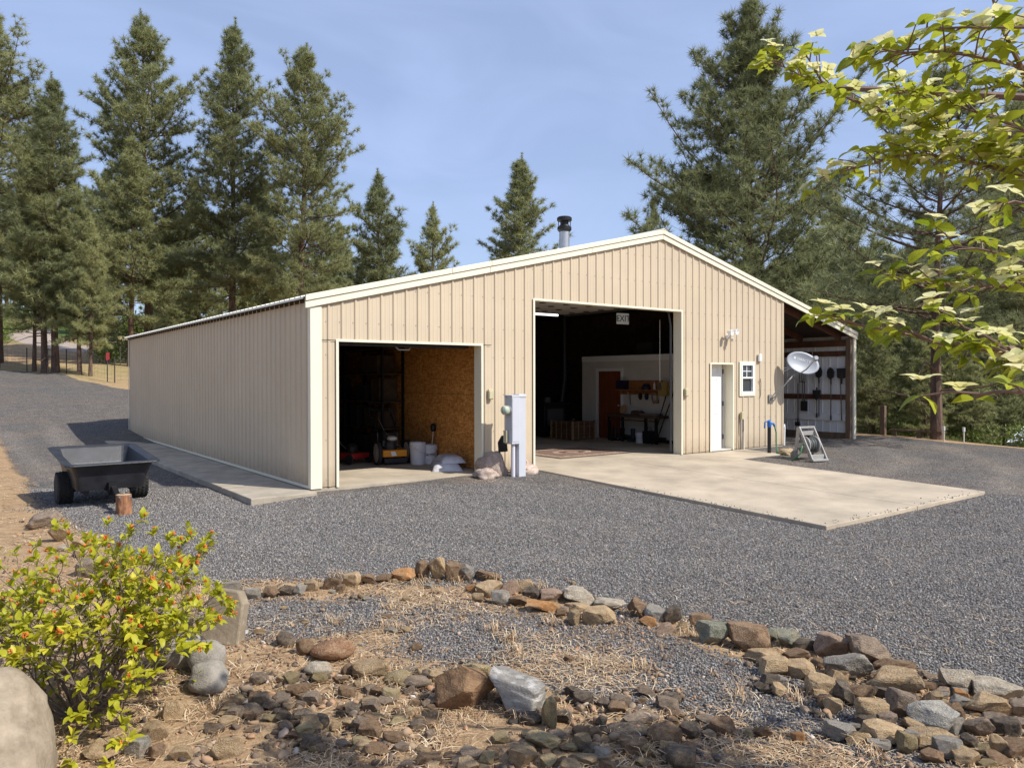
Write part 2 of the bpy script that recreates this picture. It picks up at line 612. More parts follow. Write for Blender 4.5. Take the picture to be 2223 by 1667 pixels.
def road_strip(pts, w, name, m, lift=.06):
    mb = MB()
    n = 0
    prevs = None
    P = [Vector(p) for p in pts]
    fine = []
    for i in range(len(P) - 1):
        for k in range(8):
            fine.append(P[i].lerp(P[i + 1], k / 8))
    fine.append(P[-1])
    for i, q in enumerate(fine):
        d = (fine[min(i + 1, len(fine) - 1)] - fine[max(i - 1, 0)]).normalized()
        s = Vector((-d.y, d.x))
        for j in range(5):
            a = q + s * w * (j / 4 - .5)
            mb.v.append((a.x, a.y, zg(a.x, a.y) + lift - (.1 if j in (0, 4) else 0)))
        if i:
            o = (i - 1) * 5
            for j in range(4):
                mb.f.append((o + j, o + j + 1, o + 6 + j, o + 5 + j))
    return struct(mb.build(name, m, smooth=True))
M_dirt = mat("pale_dirt", (.36, .29, .24), .95, var=.25, vscale=1.5, bump=.4, bscale=8)
road_strip([(16, 41), (9, 44), (3.5, 50), (1.6, 57), (1.2, 66), (2.5, 76)], 4.6, "dirt_road", M_dirt)

# ------------------------------------------------------------------ building
M_tan = mat("tan_steel", (.55, .450, .320), .42, var=.05, vscale=.9, spec=.4, rnd=.02, bump=.05, bscale=1.6)
def splash_dirt(m, top=.38):
    """mud splashed up from the ground, a stain on the lowest part of the sheets"""
    N, L = m.node_tree.nodes, m.node_tree.links
    p = N["Principled BSDF"]
    old = p.inputs["Base Color"].links[0].from_socket
    tc = N.new("ShaderNodeTexCoord"); sx = N.new("ShaderNodeSeparateXYZ"); L.new(tc.outputs["Object"], sx.inputs[0])
    mr = N.new("ShaderNodeMapRange"); mr.inputs["From Min"].default_value = top; mr.inputs["From Max"].default_value = 0.0
    L.new(sx.outputs[2], mr.inputs["Value"])
    nz = N.new("ShaderNodeTexNoise"); nz.inputs["Scale"].default_value = 9; nz.inputs["Detail"].default_value = 6
    L.new(tc.outputs["Object"], nz.inputs["Vector"])
    mu = N.new("ShaderNodeMath"); mu.operation = 'MULTIPLY'; L.new(mr.outputs[0], mu.inputs[0]); L.new(nz.outputs["Fac"], mu.inputs[1])
    mx = N.new("ShaderNodeMixRGB"); mx.inputs[2].default_value = (.30, .22, .14, 1)
    L.new(mu.outputs[0], mx.inputs[0]); L.new(old, mx.inputs[1]); L.new(mx.outputs[0], p.inputs["Base Color"])
splash_dirt(M_tan)
M_cream = mat("cream_steel", (.76, .71, .55), .42, var=.03, vscale=1.5, spec=.4)
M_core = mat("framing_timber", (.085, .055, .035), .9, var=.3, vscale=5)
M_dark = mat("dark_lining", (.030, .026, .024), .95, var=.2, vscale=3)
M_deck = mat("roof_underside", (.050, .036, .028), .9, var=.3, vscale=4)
M_white = mat("white_paint", (.78, .78, .76), .5, var=.03, vscale=4)
M_offw = mat("off_white_board", (.60, .56, .50), .8, var=.06, vscale=3)
M_conc = mat("concrete", (.43, .355, .262), .9, var=.24, vscale=1.1, bump=.4, bscale=45, rnd=.03)
M_conc2 = mat("weathered_concrete", (.38, .325, .25), .9, var=.22, vscale=2.2, bump=.4, bscale=50, rnd=.05)
M_galv = mat("galvanised", (.45, .46, .48), .38, metal=.75, var=.1, vscale=9)
M_black = mat("black_metal", (.018, .018, .02), .45, metal=.3)
M_wood = mat("weathered_timber", (.15, .10, .065), .85, var=.35, vscale=3, stretch=(6, 6, .6), bump=.3)
M_redwood = mat("stained_timber", (.10, .040, .022), .7, var=.3, vscale=3)
M_roofp = mat("roof_steel", (.72, .70, .60), .4, var=.05, vscale=1)
M_seam = mat("joint_dark", (.03, .028, .025), .95)
M_black_pl = mat("black_plastic", (.016, .016, .018), .55, var=.3, vscale=8)

bld = thing("metal_shop", "tan ribbed metal shop building with two open bays and low gable roof", "building")

W1, W2, XP, XR = 3.43, 12.58, 8.02, 16.10
LEN = 14.54
SLOPE = 0.2394
def zr(x):
    return 3.019 + SLOPE * (min(x, 2 * XP - x) + .1)
OPEN = [(.42, 3.21, -1, 2.33), (4.42, 8.67, -1, 3.226), (9.69, 10.53, -1, 2.06), (10.81, 11.37, 1.30, 2.10)]
PITCH = .2315

def rib_profile(u0, u1, first):
    """(u, height) across a sheet between u0 and u1 with ribs at first + k * PITCH"""
    pts = [(u0, 0.0), (u1, 0.0)]
    k0 = int(math.floor((u0 - first) / PITCH)) - 1
    for k in range(k0, k0 + int((u1 - u0) / PITCH) + 4):
        c = first + k * PITCH
        for du, h in ((-.030, 0), (-.013, .020), (.013, .020), (.030, 0)):
            pts.append((c + du, h))
        for q in (.33, .67):
            for du, h in ((-.012, 0), (0, .0035), (.012, 0)):
                pts.append((c + q * PITCH + du, h))
    pts = [p for p in pts if u0 - 1e-6 <= p[0] <= u1 + 1e-6]
    pts.sort()
    return pts
def prof_at(pts, u):
    for (a, h0), (b, h1) in zip(pts, pts[1:]):
        if a <= u <= b:
            return h0 if b - a < 1e-9 else h0 + (h1 - h0) * (u - a) / (b - a)
    return 0.0
def sheet(u0, u1, first, zlo, ztop, openings, place):
    """one ribbed sheet as quads, cut round the openings; place(u, h, z) -> point"""
    prof = rib_profile(u0, u1, first)
    us = sorted(set([round(p[0], 4) for p in prof] + [round(e, 4) for o in openings for e in o[:2] if u0 < e < u1] +
                    ([XP] if u0 < XP < u1 and callable(ztop) else [])))
    mb = MB()
    zt = ztop if callable(ztop) else (lambda u: ztop)
    for a, b in zip(us, us[1:]):
        if b - a < 1e-4:
            continue
        mid = (a + b) / 2
        ha, hb = prof_at(prof, a + 1e-6), prof_at(prof, b - 1e-6)
        spans = [(zlo, None)]
        for o in openings:
            if o[0] < mid < o[1]:
                new = []
                for lo, hi in spans:
                    if o[2] > lo:
                        new.append((lo, o[2]))
                    new.append((max(lo, o[3]), hi))
                spans = new
        for lo, hi in spans:
            i = len(mb.v)
            mb.v += [place(a, ha, lo), place(b, hb, lo), place(b, hb, zt(b) if hi is None else hi), place(a, ha, zt(a) if hi is None else hi)]
            mb.f.append((i, i + 1, i + 2, i + 3))
    me = bpy.data.meshes.new("siding_panel")
    me.from_pydata(mb.v, [], mb.f)
    return me

# front wall: framing behind, sheets in front
core = MB()
def core_piece(x0, x1, lo, hi=None):
    xs = [x0] + ([XP] if x0 < XP < x1 else []) + [x1]
    poly = [(x0, lo), (x1, lo)]
    if hi is None:
        poly += [(x, zr(x) - .06) for x in reversed(xs)]
    else:
        poly += [(x1, hi), (x0, hi)]
    core.prism(poly, .012, .20)
core_piece(.02, .40, .0); core_piece(.40, 3.23, 2.35); core_piece(3.23, 4.40, 0); core_piece(4.40, 8.69, 3.246)
core_piece(8.69, 9.67, 0); core_piece(9.67, 10.55, 2.08); core_piece(10.55, 10.80, 0); core_piece(10.80, 11.38, 0, 1.29)
core_piece(10.80, 11.38, 2.11); core_piece(11.38, 12.56, 0)
wall_f = core.build("wall", M_core, bld)
b = .28 - .2315 + .035
edges = [.05]
while b < W2:
    if b > .1:
        edges.append(b)
    b += PITCH * 4
edges.append(W2 - .01)
for a, c in zip(edges, edges[1:]):
    link("siding_panel", sheet(a, c, .28, .015, lambda x: zr(x) - .10, OPEN, lambda u, h, z: (u, -.002 - h, z)), M_tan, wall_f)
# screw heads in rows
scr = MB()
for zz in (.12, .75, 1.42, 2.10, 2.62, 3.2, 3.8, 4.35):
    k = 0
    while .28 + k * PITCH < W2 - .05:
        x = .28 + k * PITCH - .045
        k += 1
        if x < .2 or zz > zr(x) - .28 or any(o[0] - .06 < x < o[1] + .06 and o[2] < zz < o[3] + .06 for o in OPEN):
            continue
        scr.lathe([(.009, 0), (.008, .006)], 5, Matrix.Translation((x, -.002, zz)) @ Matrix.Rotation(R_(90), 4, 'X'))
struct(scr.build("screws", mat("screw_heads", (.33, .27, .2), .4, metal=.4), wall_f), "stuff")

# side walls
for X, out in ((0.0, -1), (W2, 1)):
    mb = MB()
    if X == 0:
        mb.box(.012, .20, 0, .12, LEN - .02, 2.97)
    else:
        mb.box(W2 - .12, .20, 0, W2 - .012, LEN - .02, zr(W2) - .10)
    w = mb.build("wall", M_core, bld)
    if X == 0:
        y = .06
        while y < LEN - .05:
            y1 = min(y + PITCH * 4, LEN - .03)
            link("siding_panel", sheet(y, y1, .20, .03, zr(0) - .075, [], lambda u, h, z: (-.002 - h, u, z)), M_tan, w)
            y = y1
    else:
        link("siding_panel", sheet(.06, LEN - .03, .2, .03, zr(W2) - .1, [], lambda u, h, z: (W2 + .002 + h, u, z)), M_tan, w)
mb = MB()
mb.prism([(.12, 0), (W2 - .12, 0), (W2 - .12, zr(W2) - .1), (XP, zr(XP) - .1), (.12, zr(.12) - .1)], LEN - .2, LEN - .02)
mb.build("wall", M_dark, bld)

# corner trims
for x, y, sx in ((0, 0, 1), (0, LEN, 1)):
    mb = MB()
    if y == 0:
        mb.box(-.030, -.030, .0, .155, -.024, zr(0) - .2)
        mb.box(-.030, -.0235, .0, -.024, .075, zr(0) - .12)
    else:
        mb.box(-.030, LEN - .08, .0, -.024, LEN, zr(0) - .12)
    mb.build("corner_trim", M_cream, bld)
mb = MB(); mb.box(W2 - .012, -.026, 0, W2 + .03, -.02, zr(W2) - .2); mb.box(W2 + .024, -.0195, 0, W2 + .03, .07, zr(W2) - .2)
mb.build("corner_trim", M_tan, bld)
# base angle
mb = MB(); mb.box(-.034, .0755, .0, -.022, LEN - .09, .045); mb.build("base_trim", M_cream, bld)

# door trims
def door_trim(x0, x1, z1, name="door_trim", dep=.21, wd=.045, sill=False, z0=0.0):
    mb = MB()
    mb.box(x0 - wd * .55, -.032, z0, x0 + .018, -.024, z1 + .02)
    mb.box(x1 - .018, -.032, z0, x1 + wd * .55, -.024, z1 + .02)
    mb.box(x0 + .0185, -.032, z1 - .02, x1 - .0185, -.024, z1 + .02)
    mb.box(x0 + .004, -.0235, z0, x0 + .012, dep, z1 - .0015)
    mb.box(x1 - .012, -.0235, z0, x1 - .004, dep, z1 - .0015)
    mb.box(x0 + .0125, -.0235, z1 - .012, x1 - .0125, dep, z1 - .004)
    if sill:
        mb.box(x0 + .0185, -.05, z0 - .02, x1 - .0185, -.024, z0 + .015)
    return mb.build(name, M_cream, bld)
door_trim(.42, 3.21, 2.33)
door_trim(4.42, 8.67, 3.226)
door_trim(9.69, 10.53, 2.06)
# horizontal lap line beside the small door
mb = MB(); mb.box(.156, -.0262, 2.325, .392, -.0232, 2.335); mb.box(3.24, -.0262, 2.325, 3.42, -.0232, 2.335)
mb.build("lap_joint", M_seam, bld)

# rake trim pieces along the gable, each joint a piece end
def rake(x0, x1, dz0, dz1, ya, yb):
    mb = MB()
    s = [(x0, zr(x0) - dz1), (x1, zr(x1) - dz1), (x1, zr(x1) - dz0), (x0, zr(x0) - dz0)]
    mb.prism(s, ya, yb)
    return mb
cuts_l = [-.12, 3.38, 5.9, XP]
cuts_r = [XP, 12.0, 15.25, XR + .08]
cuts_u = [-.12, 2.55, 3.40, 6.7, XP]
roof = MB()
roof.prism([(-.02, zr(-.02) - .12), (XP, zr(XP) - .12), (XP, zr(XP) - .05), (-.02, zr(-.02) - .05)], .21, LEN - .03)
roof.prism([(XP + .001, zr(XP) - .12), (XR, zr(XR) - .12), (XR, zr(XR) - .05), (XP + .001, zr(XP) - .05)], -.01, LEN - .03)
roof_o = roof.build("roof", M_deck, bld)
for cs, lo, hi, ya, yb in ((cuts_l, .100, .205, -.058, -.026), (cuts_r, .100, .205, -.058, -.026),
                           (cuts_u, .0, .092, -.078, -.026), (cuts_r, .0, .092, -.078, -.026)):
    for a, c in zip(cs, cs[1:]):
        j = .004
        rake(a + j, c - j, lo, hi, ya, yb).build("rake_trim", M_cream, roof_o, bevel=.004)
# dark reveal between the two trim boards
for a, c in ((-.11, XP - .002), (XP + .002, XR + .07)):
    rake(a, c, .088, .104, -.050, -.0265).build("trim_reveal", mat("reveal_grey", (.35, .31, .24), .7), roof_o)
# roof sheets: ribbed sheets running down each slope
def roof_sheet(left):
    prof = rib_profile(0, PITCH * 4, .12)
    mb = MB()
    for u, h in prof:
        for x in ((-.14, XP) if left else (XP, XR + .10)):
            mb.v.append((x, u, zr(x) - .022 + h))
    for i in range(len(prof) - 1):
        mb.f.append((i * 2, i * 2 + 1, i * 2 + 3, i * 2 + 2))
    # folded edge so that the sheet has a lip at the eave
    xe = -.14 if left else XR + .10
    o = len(mb.v)
    for u, h in prof:
        mb.v.append((xe, u, zr(xe) - .022 + h)); mb.v.append((xe, u, zr(xe) - .055))
    for i in range(len(prof) - 1):
        mb.f.append((o + i * 2, o + i * 2 + 2, o + i * 2 + 3, o + i * 2 + 1))
    me = bpy.data.meshes.new("roof_panel")
    me.from_pydata(mb.v, [], mb.f)
    return me
for left in (True, False):
    me = roof_sheet(left)
    for k in range(16):
        link("roof_panel", me, M_roofp, roof_o, loc=(0, -.03 + k * .913, 0))
mb = MB()
mb.prism([(XP - .16, zr(XP - .16) + .004), (XP, zr(XP) + .03), (XP + .16, zr(XP + .16) + .004), (XP, zr(XP) + .012)], -.08, LEN)
mb.build("ridge_cap", M_cream, roof_o)

# floor slabs
mb = MB(); mb.box(.13, .0, -.3, 3.44, LEN - .2, 0.0)
mb.build("floor_slab", M_conc, bld)
mb = MB(); mb.box(3.445, .0, -.3, W2 - .12, LEN - .2, 0.001)
mb.build("floor_slab", M_conc, bld)
mb = MB(); mb.box(.0, .015, -.3, .125, LEN - .02, .0); mb.box(-.005, -.012, -.3, 4.40, -.002, -.012)
mb.build("footing", M_conc2, bld)
for a, c in ((8.68, 9.68), (10.54, W2)):
    mb = MB(); mb.box(a, -.018, -.3, c, -.003, -.006)
    mb.build("footing", M_conc2, bld)

# apron, walkway (setting)
def apron(x0, x1, y0, y1, name, z_at, th=.32, m=M_conc):
    mb = MB()
    vs = [(x0, y0, z_at(y0) - th), (x1, y0, z_at(y0) - th), (x1, y1, z_at(y1) - th), (x0, y1, z_at(y1) - th),
          (x0, y0, z_at(y0)), (x1, y0, z_at(y0)), (x1, y1, z_at(y1)), (x0, y1, z_at(y1))]
    mb.add(vs, [(3, 2, 1, 0), (4, 5, 6, 7), (0, 1, 5, 4), (1, 2, 6, 5), (2, 3, 7, 6), (3, 0, 4, 7)])
    return mb.build(name, m, bevel=.012)
za = lambda y: -.004 + .0268 * y
struct(apron(4.40, 6.845, -6.0, -.032, "driveway_slab", za))
struct(apron(6.857, 9.22, -6.0, -.032, "driveway_slab", za))
struct(apron(9.23, 10.95, -1.15, -.032, "doorstep_slab", lambda y: -.012 + .02 * y))
y = -.30
k = 0
while y < 13.6:
    y1 = min(y + 1.42, 13.68)
    struct(apron(-1.04, -.036, y + .008, y1 - .008, "walkway_slab", lambda q, k=k: -.012 + .003 * (k % 3), m=M_conc2))
    y = y1; k += 1

# inner partition with strand board
M_osb = None
def osb_material():
    m = bpy.data.materials.new("strand_board")
    m.use_nodes = True
    N, L = m.node_tree.nodes, m.node_tree.links
    p = N["Principled BSDF"]; p.inputs["Roughness"].default_value = .75
    tc = N.new("ShaderNodeTexCoord")
    cols = []
    for rx, sc in ((0.5, (1, 13, 52)), (-.7, (1, 46, 14)), (.1, (1, 10, 40))):
        mp = N.new("ShaderNodeMapping"); mp.inputs["Scale"].default_value = sc; mp.inputs["Rotation"].default_value = (rx, 0, 0)
        L.new(tc.outputs["Object"], mp.inputs[0])
        v = N.new("ShaderNodeTexVoronoi"); v.inputs["Scale"].default_value = 1.0
        L.new(mp.outputs[0], v.inputs["Vector"])
        s = N.new("ShaderNodeSeparateColor"); L.new(v.outputs["Color"], s.inputs[0])
        cols.append(s.outputs[0])
    a = N.new("ShaderNodeMath"); a.operation = 'ADD'; L.new(cols[0], a.inputs[0]); L.new(cols[1], a.inputs[1])
    c = N.new("ShaderNodeMath"); c.operation = 'MULTIPLY_ADD'; c.inputs[1].default_value = .33
    L.new(a.outputs[0], c.inputs[0])
    d = N.new("ShaderNodeMath"); d.operation = 'MULTIPLY'; d.inputs[1].default_value = .33; L.new(cols[2], d.inputs[0])
    L.new(d.outputs[0], c.inputs[2])
    r = N.new("ShaderNodeValToRGB")
    r.color_ramp.elements[0].position = .2; r.color_ramp.elements[0].color = (.36, .125, .020, 1)
    r.color_ramp.elements[1].position = .85; r.color_ramp.elements[1].color = (.82, .39, .105, 1)
    L.new(c.outputs[0], r.inputs[0]); L.new(r.outputs[0], p.inputs["Base Color"])
    return m
M_osb = osb_material()
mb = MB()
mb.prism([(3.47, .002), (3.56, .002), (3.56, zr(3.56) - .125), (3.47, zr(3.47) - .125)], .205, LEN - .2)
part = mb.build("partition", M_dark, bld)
for k in range(6):
    y0 = .21 + k * 2.4
    y1 = min(y0 + 2.392, LEN - .21)
    mb = MB(); mb.box(3.456, y0, .01, 3.469, y1, 1.405); mb.build("strand_board", M_osb, part)
    mb = MB(); mb.box(3.456, y0, 1.413, 3.469, y1, zr(3.46) - .13); mb.build("strand_board", M_osb, part)
mb = MB(); mb.box(.125, .21, .01, .14, LEN - .2, 2.85); mb.build("lining_board", M_core, bld)

# office box in the big bay
off = MB()
off.box(10.6, .21, .002, 10.70, 3.80, 2.33); off.box(10.6, 4.72, .002, 10.70, 5.41, 2.33)
off.box(10.6, 3.80, 1.92, 10.70, 4.72, 2.33)
off.box(10.701, 5.31, .002, 12.45, 5.41, 2.33); off.box(10.6, .21, 2.331, 12.45, 5.41, 2.36)
office = off.build("office_wall", M_offw, bld)
mb = MB(); mb.box(10.588, .21, 2.20, 10.599, 5.41, 2.345); mb.build("top_trim", M_white, office)
mb = MB(); mb.box(10.588, .21, .003, 10.599, 3.72, .09); mb.box(10.588, 4.80, .003, 10.599, 5.41, .09); mb.build("base_board", M_dark, office)
M_idoor = mat("varnished_door", (.22, .060, .022), .45, var=.3, vscale=3, stretch=(4, 4, .5))
idoor = MB().box(10.615, 3.81, .012, 10.655, 4.71, 1.91).build("door", M_idoor, bld)
mb = MB(); mb.lathe([(.0, 0), (.025, .005), (.028, .03), (.012, .045), (.0, .046)], 10, Matrix.Translation((10.613, 3.89, .95)) @ Matrix.Rotation(R_(-90), 4, 'Y'))
mb.build("knob", M_galv, idoor)
mb = MB()
mb.box(10.585, 3.71, .003, 10.598, 3.80, 2.0); mb.box(10.585, 4.72, .003, 10.598, 4.81, 2.0); mb.box(10.585, 3.801, 1.92, 10.598, 4.719, 2.0)
mb.build("door_frame", M_white, bld)

# white entrance door in its recess
leaf = MB().box(9.705, .215, .03, 10.40, .26, 2.045)
leaf.box(10.401, .215, .03, 10.42, .25, 2.045)
door = leaf.build("door", M_white, bld)
def raised(x0, z0, x1, z1):
    mb = MB()
    for a in (0, .03):
        mb.box(x0 + a, .207 - (.004 if a else 0), z0 + a, x1 - a, .2145, z1 - a)
    return mb
for (x0, z0, x1, z1) in ((9.86, .30, 10.24, .88), (9.86, 1.05, 10.24, 1.70), (9.86, 1.80, 10.24, 1.98)):
    m_ = MB()
    fr = .018
    m_.box(x0, .204, z0, x1, .2145, z0 + fr); m_.box(x0, .204, z1 - fr, x1, .2145, z1)
    m_.box(x0, .2042, z0 + fr, x0 + fr, .2145, z1 - fr); m_.box(x1 - fr, .2042, z0 + fr, x1, .2145, z1 - fr)
    m_.box(x0 + .045, .2045, z0 + .045, x1 - .045, .2145, z1 - .045)
    m_.build("door_panel", M_white, door, bevel=.004)
for z in (.25, 1.05, 1.82):
    MB().box(10.424, .19, z, 10.447, .235, z + .11).build("hinge", M_black, door)
MB().lathe([(.0, 0), (.03, .004), (.03, .012), (.014, .02), (.03, .05), (.0, .06)], 12, Matrix.Translation((9.77, .214, .98)) @ Matrix.Rotation(R_(90), 4, 'X')).build("knob", M_galv, door, smooth=True)
MB().box(9.70, .0, -.012, 10.52, .27, .027).build("threshold", M_offw, bld)
MB().box(10.448, .20, .03, 10.515, .27, 2.045).build("door_jamb", M_offw, bld)
MB().box(9.69, .271, .0, 10.55, .30, 2.1).build("wall", M_dark, bld)

# window
win = MB()
x0, x1, z0, z1 = 10.83, 11.35, 1.32, 2.08
fw = .055
win.box(x0, -.040, z0, x0 + fw, .06, z1); win.box(x1 - fw, -.040, z0, x1, .06, z1)
win.box(x0 + fw, -.0402, z0, x1 - fw, .06, z0 + .07); win.box(x0 + fw, -.0402, z1 - fw, x1 - fw, .06, z1)
zm = z0 + (z1 - z0) * .53
win.box(x0 + fw, -.032, zm - .02, x1 - fw, .05, zm + .02)
wino = win.build("window", M_white, bld, bevel=.004)
M_glass = mat("window_glass", (.035, .045, .055), .06, spec=.8)
MB().box(x0 + fw, .02, z0 + .07, x1 - fw, .026, zm - .02).build("pane", M_glass, wino)
MB().box(x0 + fw, .01, zm + .02, x1 - fw, .016, z1 - fw).build("pane", M_glass, wino)
MB().box((x0 + x1) / 2 - .010, -.006, zm + .02, (x0 + x1) / 2 + .010, .009, z1 - fw).build("muntin", M_white, wino)
zq = (zm + .02 + z1 - fw) / 2
MB().box(x0 + fw, -.004, zq - .009, (x0 + x1) / 2 - .0105, .009, zq + .009).build("muntin", M_white, wino)
MB().box((x0 + x1) / 2 + .0105, -.004, zq - .009, x1 - fw, .009, zq + .009).build("muntin", M_white, wino)
mb = MB()
mb.box(x0 - .055, -.030, z0 - .04, x0 - .002, -.022, z1 + .045); mb.box(x1 + .002, -.030, z0 - .04, x1 + .045, -.022, z1 + .045)
mb.box(x0 - .0015, -.030, z1 + .002, x1 + .0015, -.022, z1 + .045); mb.box(x0 - .0015, -.034, z0 - .04, x1 + .0015, -.022, z0 - .002)
mb.build("window_trim", M_cream, bld)
MB().box(10.80, .07, 1.25, 11.38, .11, 2.15).build("blind", M_dark, bld)

# stove pipe chimney through the roof
CX, CY = 10.42, 6.0
zb = zr(CX) - .1
chim = MB().tube([(CX, CY, zb), (CX, CY, 6.22)], .155, 20).build("chimney", M_galv, bld, smooth=False)
mb = MB().lathe([(.165, 6.14), (.215, 6.20), (.215, 6.28), (.17, 6.30), (.15, 6.34)], 20, Matrix.Translation((CX, CY, 0)))
mb.build("chimney_collar", M_black, chim)
mb = MB().lathe([(.205, 6.46), (.225, 6.48), (.225, 6.56), (.19, 6.59), (.05, 6.62)], 20, Matrix.Translation((CX, CY, 0)))
mb.build("chimney_cap", M_black, chim)
mb = MB().lathe([(.125, 6.30), (.125, 6.47)], 16, Matrix.Translation((CX, CY, 0))); 
for k in range(4):
    a = k * math.pi / 2 + .4
    mb.beam((CX + .2 * math.cos(a), CY + .2 * math.sin(a), 6.26), (CX + .2 * math.cos(a), CY + .2 * math.sin(a), 6.5), .02, .012)
mb.build("chimney_baffle", M_black, chim)
MB().lathe([(.34, 4.20), (.19, 4.55)], 16, Matrix.Translation((CX, CY, 0))).build("chimney_flashing", M_galv, chim)

# lean-to on the right: post, outer wall, rafters
MB().box(15.90, .01, -.15, 16.04, .15, zr(16.0) - .21).build("post", M_wood, bld, bevel=.006)
MB().box(16.030, -.034, -.02, 16.145, .009, zr(16.1) - .20).build("corner_trim", M_cream, bld)
mb = MB(); mb.box(16.05, .03, -.1, 16.06, LEN - .05, zr(16.06) - .13)
lw = mb.build("wall", M_tan, bld)
M_wsteel = mat("white_steel", (.68, .69, .70), .5, var=.06, vscale=1.2)
y = .16
while y < LEN - .1:
    y1 = min(y + PITCH * 4, LEN - .06)
    link("siding_panel", sheet(y, y1, .25, .14, zr(16.05) - .14, [], lambda u, h, z: (16.048 - h, u, z)), M_wsteel, lw)
    y = y1
for za_, zb_, m_, th in ((2.34, 2.49, M_redwood, .045), (1.70, 1.735, M_wsteel, .05), (1.09, 1.24, M_redwood, .045), (.48, .66, M_wsteel, .045), (-.03, .14, M_wood, .05)):
    MB().box(16.022 - th, .16, za_, 16.022, LEN - .1, zb_).build("girt", m_, lw)
MB().box(15.86, .16, 2.62, 16.02, LEN - .1, 2.80).build("beam", M_redwood, bld)
for k in range(9):
    yy = .25 + k * 1.2
    mb = MB()
    a, c = W2 + .05, 15.85
    mb.prism([(a, zr(a) - .30), (c, zr(c) - .30), (c, zr(c) - .125), (a, zr(a) - .125)], yy, yy + .045)
    mb.build("rafter", M_redwood, bld)
mb = MB()
mb.prism([(W2 + .03, -.1), (16.0, -.1), (16.0, zr(16) - .13), (W2 + .03, zr(W2) - .13)], LEN - .12, LEN - .06)
mb.build("wall", M_dark, bld)

# raised sectional door and tracks in the big bay
odm = mat("white_door_inner", (.50, .47, .44), .6, var=.04)
od = MB().box(4.5, .55, 3.40, 8.55, .60, 3.44).build("overhead_door", odm, bld)
for k in range(6):
    y0 = .62 + k * .54
    MB().box(4.5, y0, 3.40, 8.55, y0 + .53, 3.445).build("door_section", odm, od)
    if k < 5:
        for x in (4.7, 5.3, 6.0, 6.7, 7.4, 8.3):
            mb = MB(); mb.box(x, y0 + .47, 3.385, x + .09, y0 + .60, 3.399)
            mb.box(x - .05, y0 + .52, 3.39, x, y0 + .55, 3.399)
            mb.build("hinge", M_black, od)
for x in (4.44, 8.60):
    mb = MB(); mb.tube([(x, .24, .05), (x, .24, 2.9), (x, .30, 3.2), (x, .55, 3.38), (x, 3.9, 3.38)], .025, 6)
    mb.build("door_track", mat("track_steel", (.10, .10, .10), .6, metal=.3), bld)
mb = MB(); mb.tube([(4.45, .32, 3.62), (8.6, .32, 3.62)], .02, 8); mb.tube([(5.2, .32, 3.62), (6.2, .32, 3.62)], .05, 10); mb.build("spring_shaft", M_galv, bld)
mb = MB(); mb.box(.5, .24, 2.26, 3.1, .30, 2.325); mb.build("overhead_door", M_black_pl, bld)
od2 = MB().box(.5, .5, 2.40, 3.15, 2.6, 2.44).build("overhead_door", mat("dark_door_inner", (.10, .085, .07), .6), bld)
mb = MB(); mb.tube([(1.62, .27, 2.26), (1.66, .25, 2.215), (1.86, .25, 2.215), (1.90, .27, 2.26)], .012, 6); mb.build("handle", M_galv, od2)
# ------------------------------------------------------------------ fittings on the building
# twin floodlight
fl = thing("floodlight", "white twin head security floodlight with motion sensor on the tan gable wall", "floodlight", (10.30, -.024, 2.70))
MB().lathe([(.07, 0), (.07, .03), (.04, .05)], 14, Matrix.Rotation(R_(90), 4, 'X')).build("base_plate", M_white, fl)
for sx, dz in ((-1, .10), (1, .12)):
    mb = MB().tube([(sx * .03, -.05, .02), (sx * .09, -.10, dz)], .016, 8)
    arm = mb.build("arm", M_white, fl)
    M = Matrix.Translation((sx * .10, -.12, dz)) @ Euler((R_(100), R_(sx * 25), 0)).to_matrix().to_4x4()
    MB().lathe([(.03, -.03), (.045, .0), (.07, .09), (.066, .10), (.0, .085)], 14, M).build("lamp_head", M_white, fl, smooth=False)
mb = MB().tube([(0, -.05, -.01), (.02, -.11, -.06)], .014, 8); mb.lathe([(.0, -.04), (.04, -.03), (.05, .03), (.0, .05)], 12, Matrix.Translation((.02, -.13, -.08)))
mb.build("motion_sensor", M_offw, fl, smooth=False)

mb = MB(); mb.box(-.055, -.05, -.09, .055, 0, .09); 
for k in range(4):
    mb.box(-.05, -.056, -.07 + k * .038, .05, -.0505, -.052 + k * .038)
tag(mb.build("vent_box", M_white, loc=(11.56, -.024, 2.22), bevel=.004), "small white louvred box high on the tan wall right of the window", "vent box")

M_beige = mat("beige_plastic", (.50, .45, .29), .55)
for x, z, lab in ((3.38, 1.43, "beige keypad on the tan wall right of the smaller bay"), (8.80, 1.40, "beige keypad on the tan wall right of the taller bay")):
    k = thing("keypad", lab, "keypad", (x, -.024, z), 0, "door keypads beside the bays")
    MB().box(-.055, -.045, -.095, .055, 0, .095).build("housing", M_beige, k, bevel=.012)
    MB().box(-.048, -.062, -.085, .048, -.0455, .06).build("cover", M_beige, k, bevel=.008)

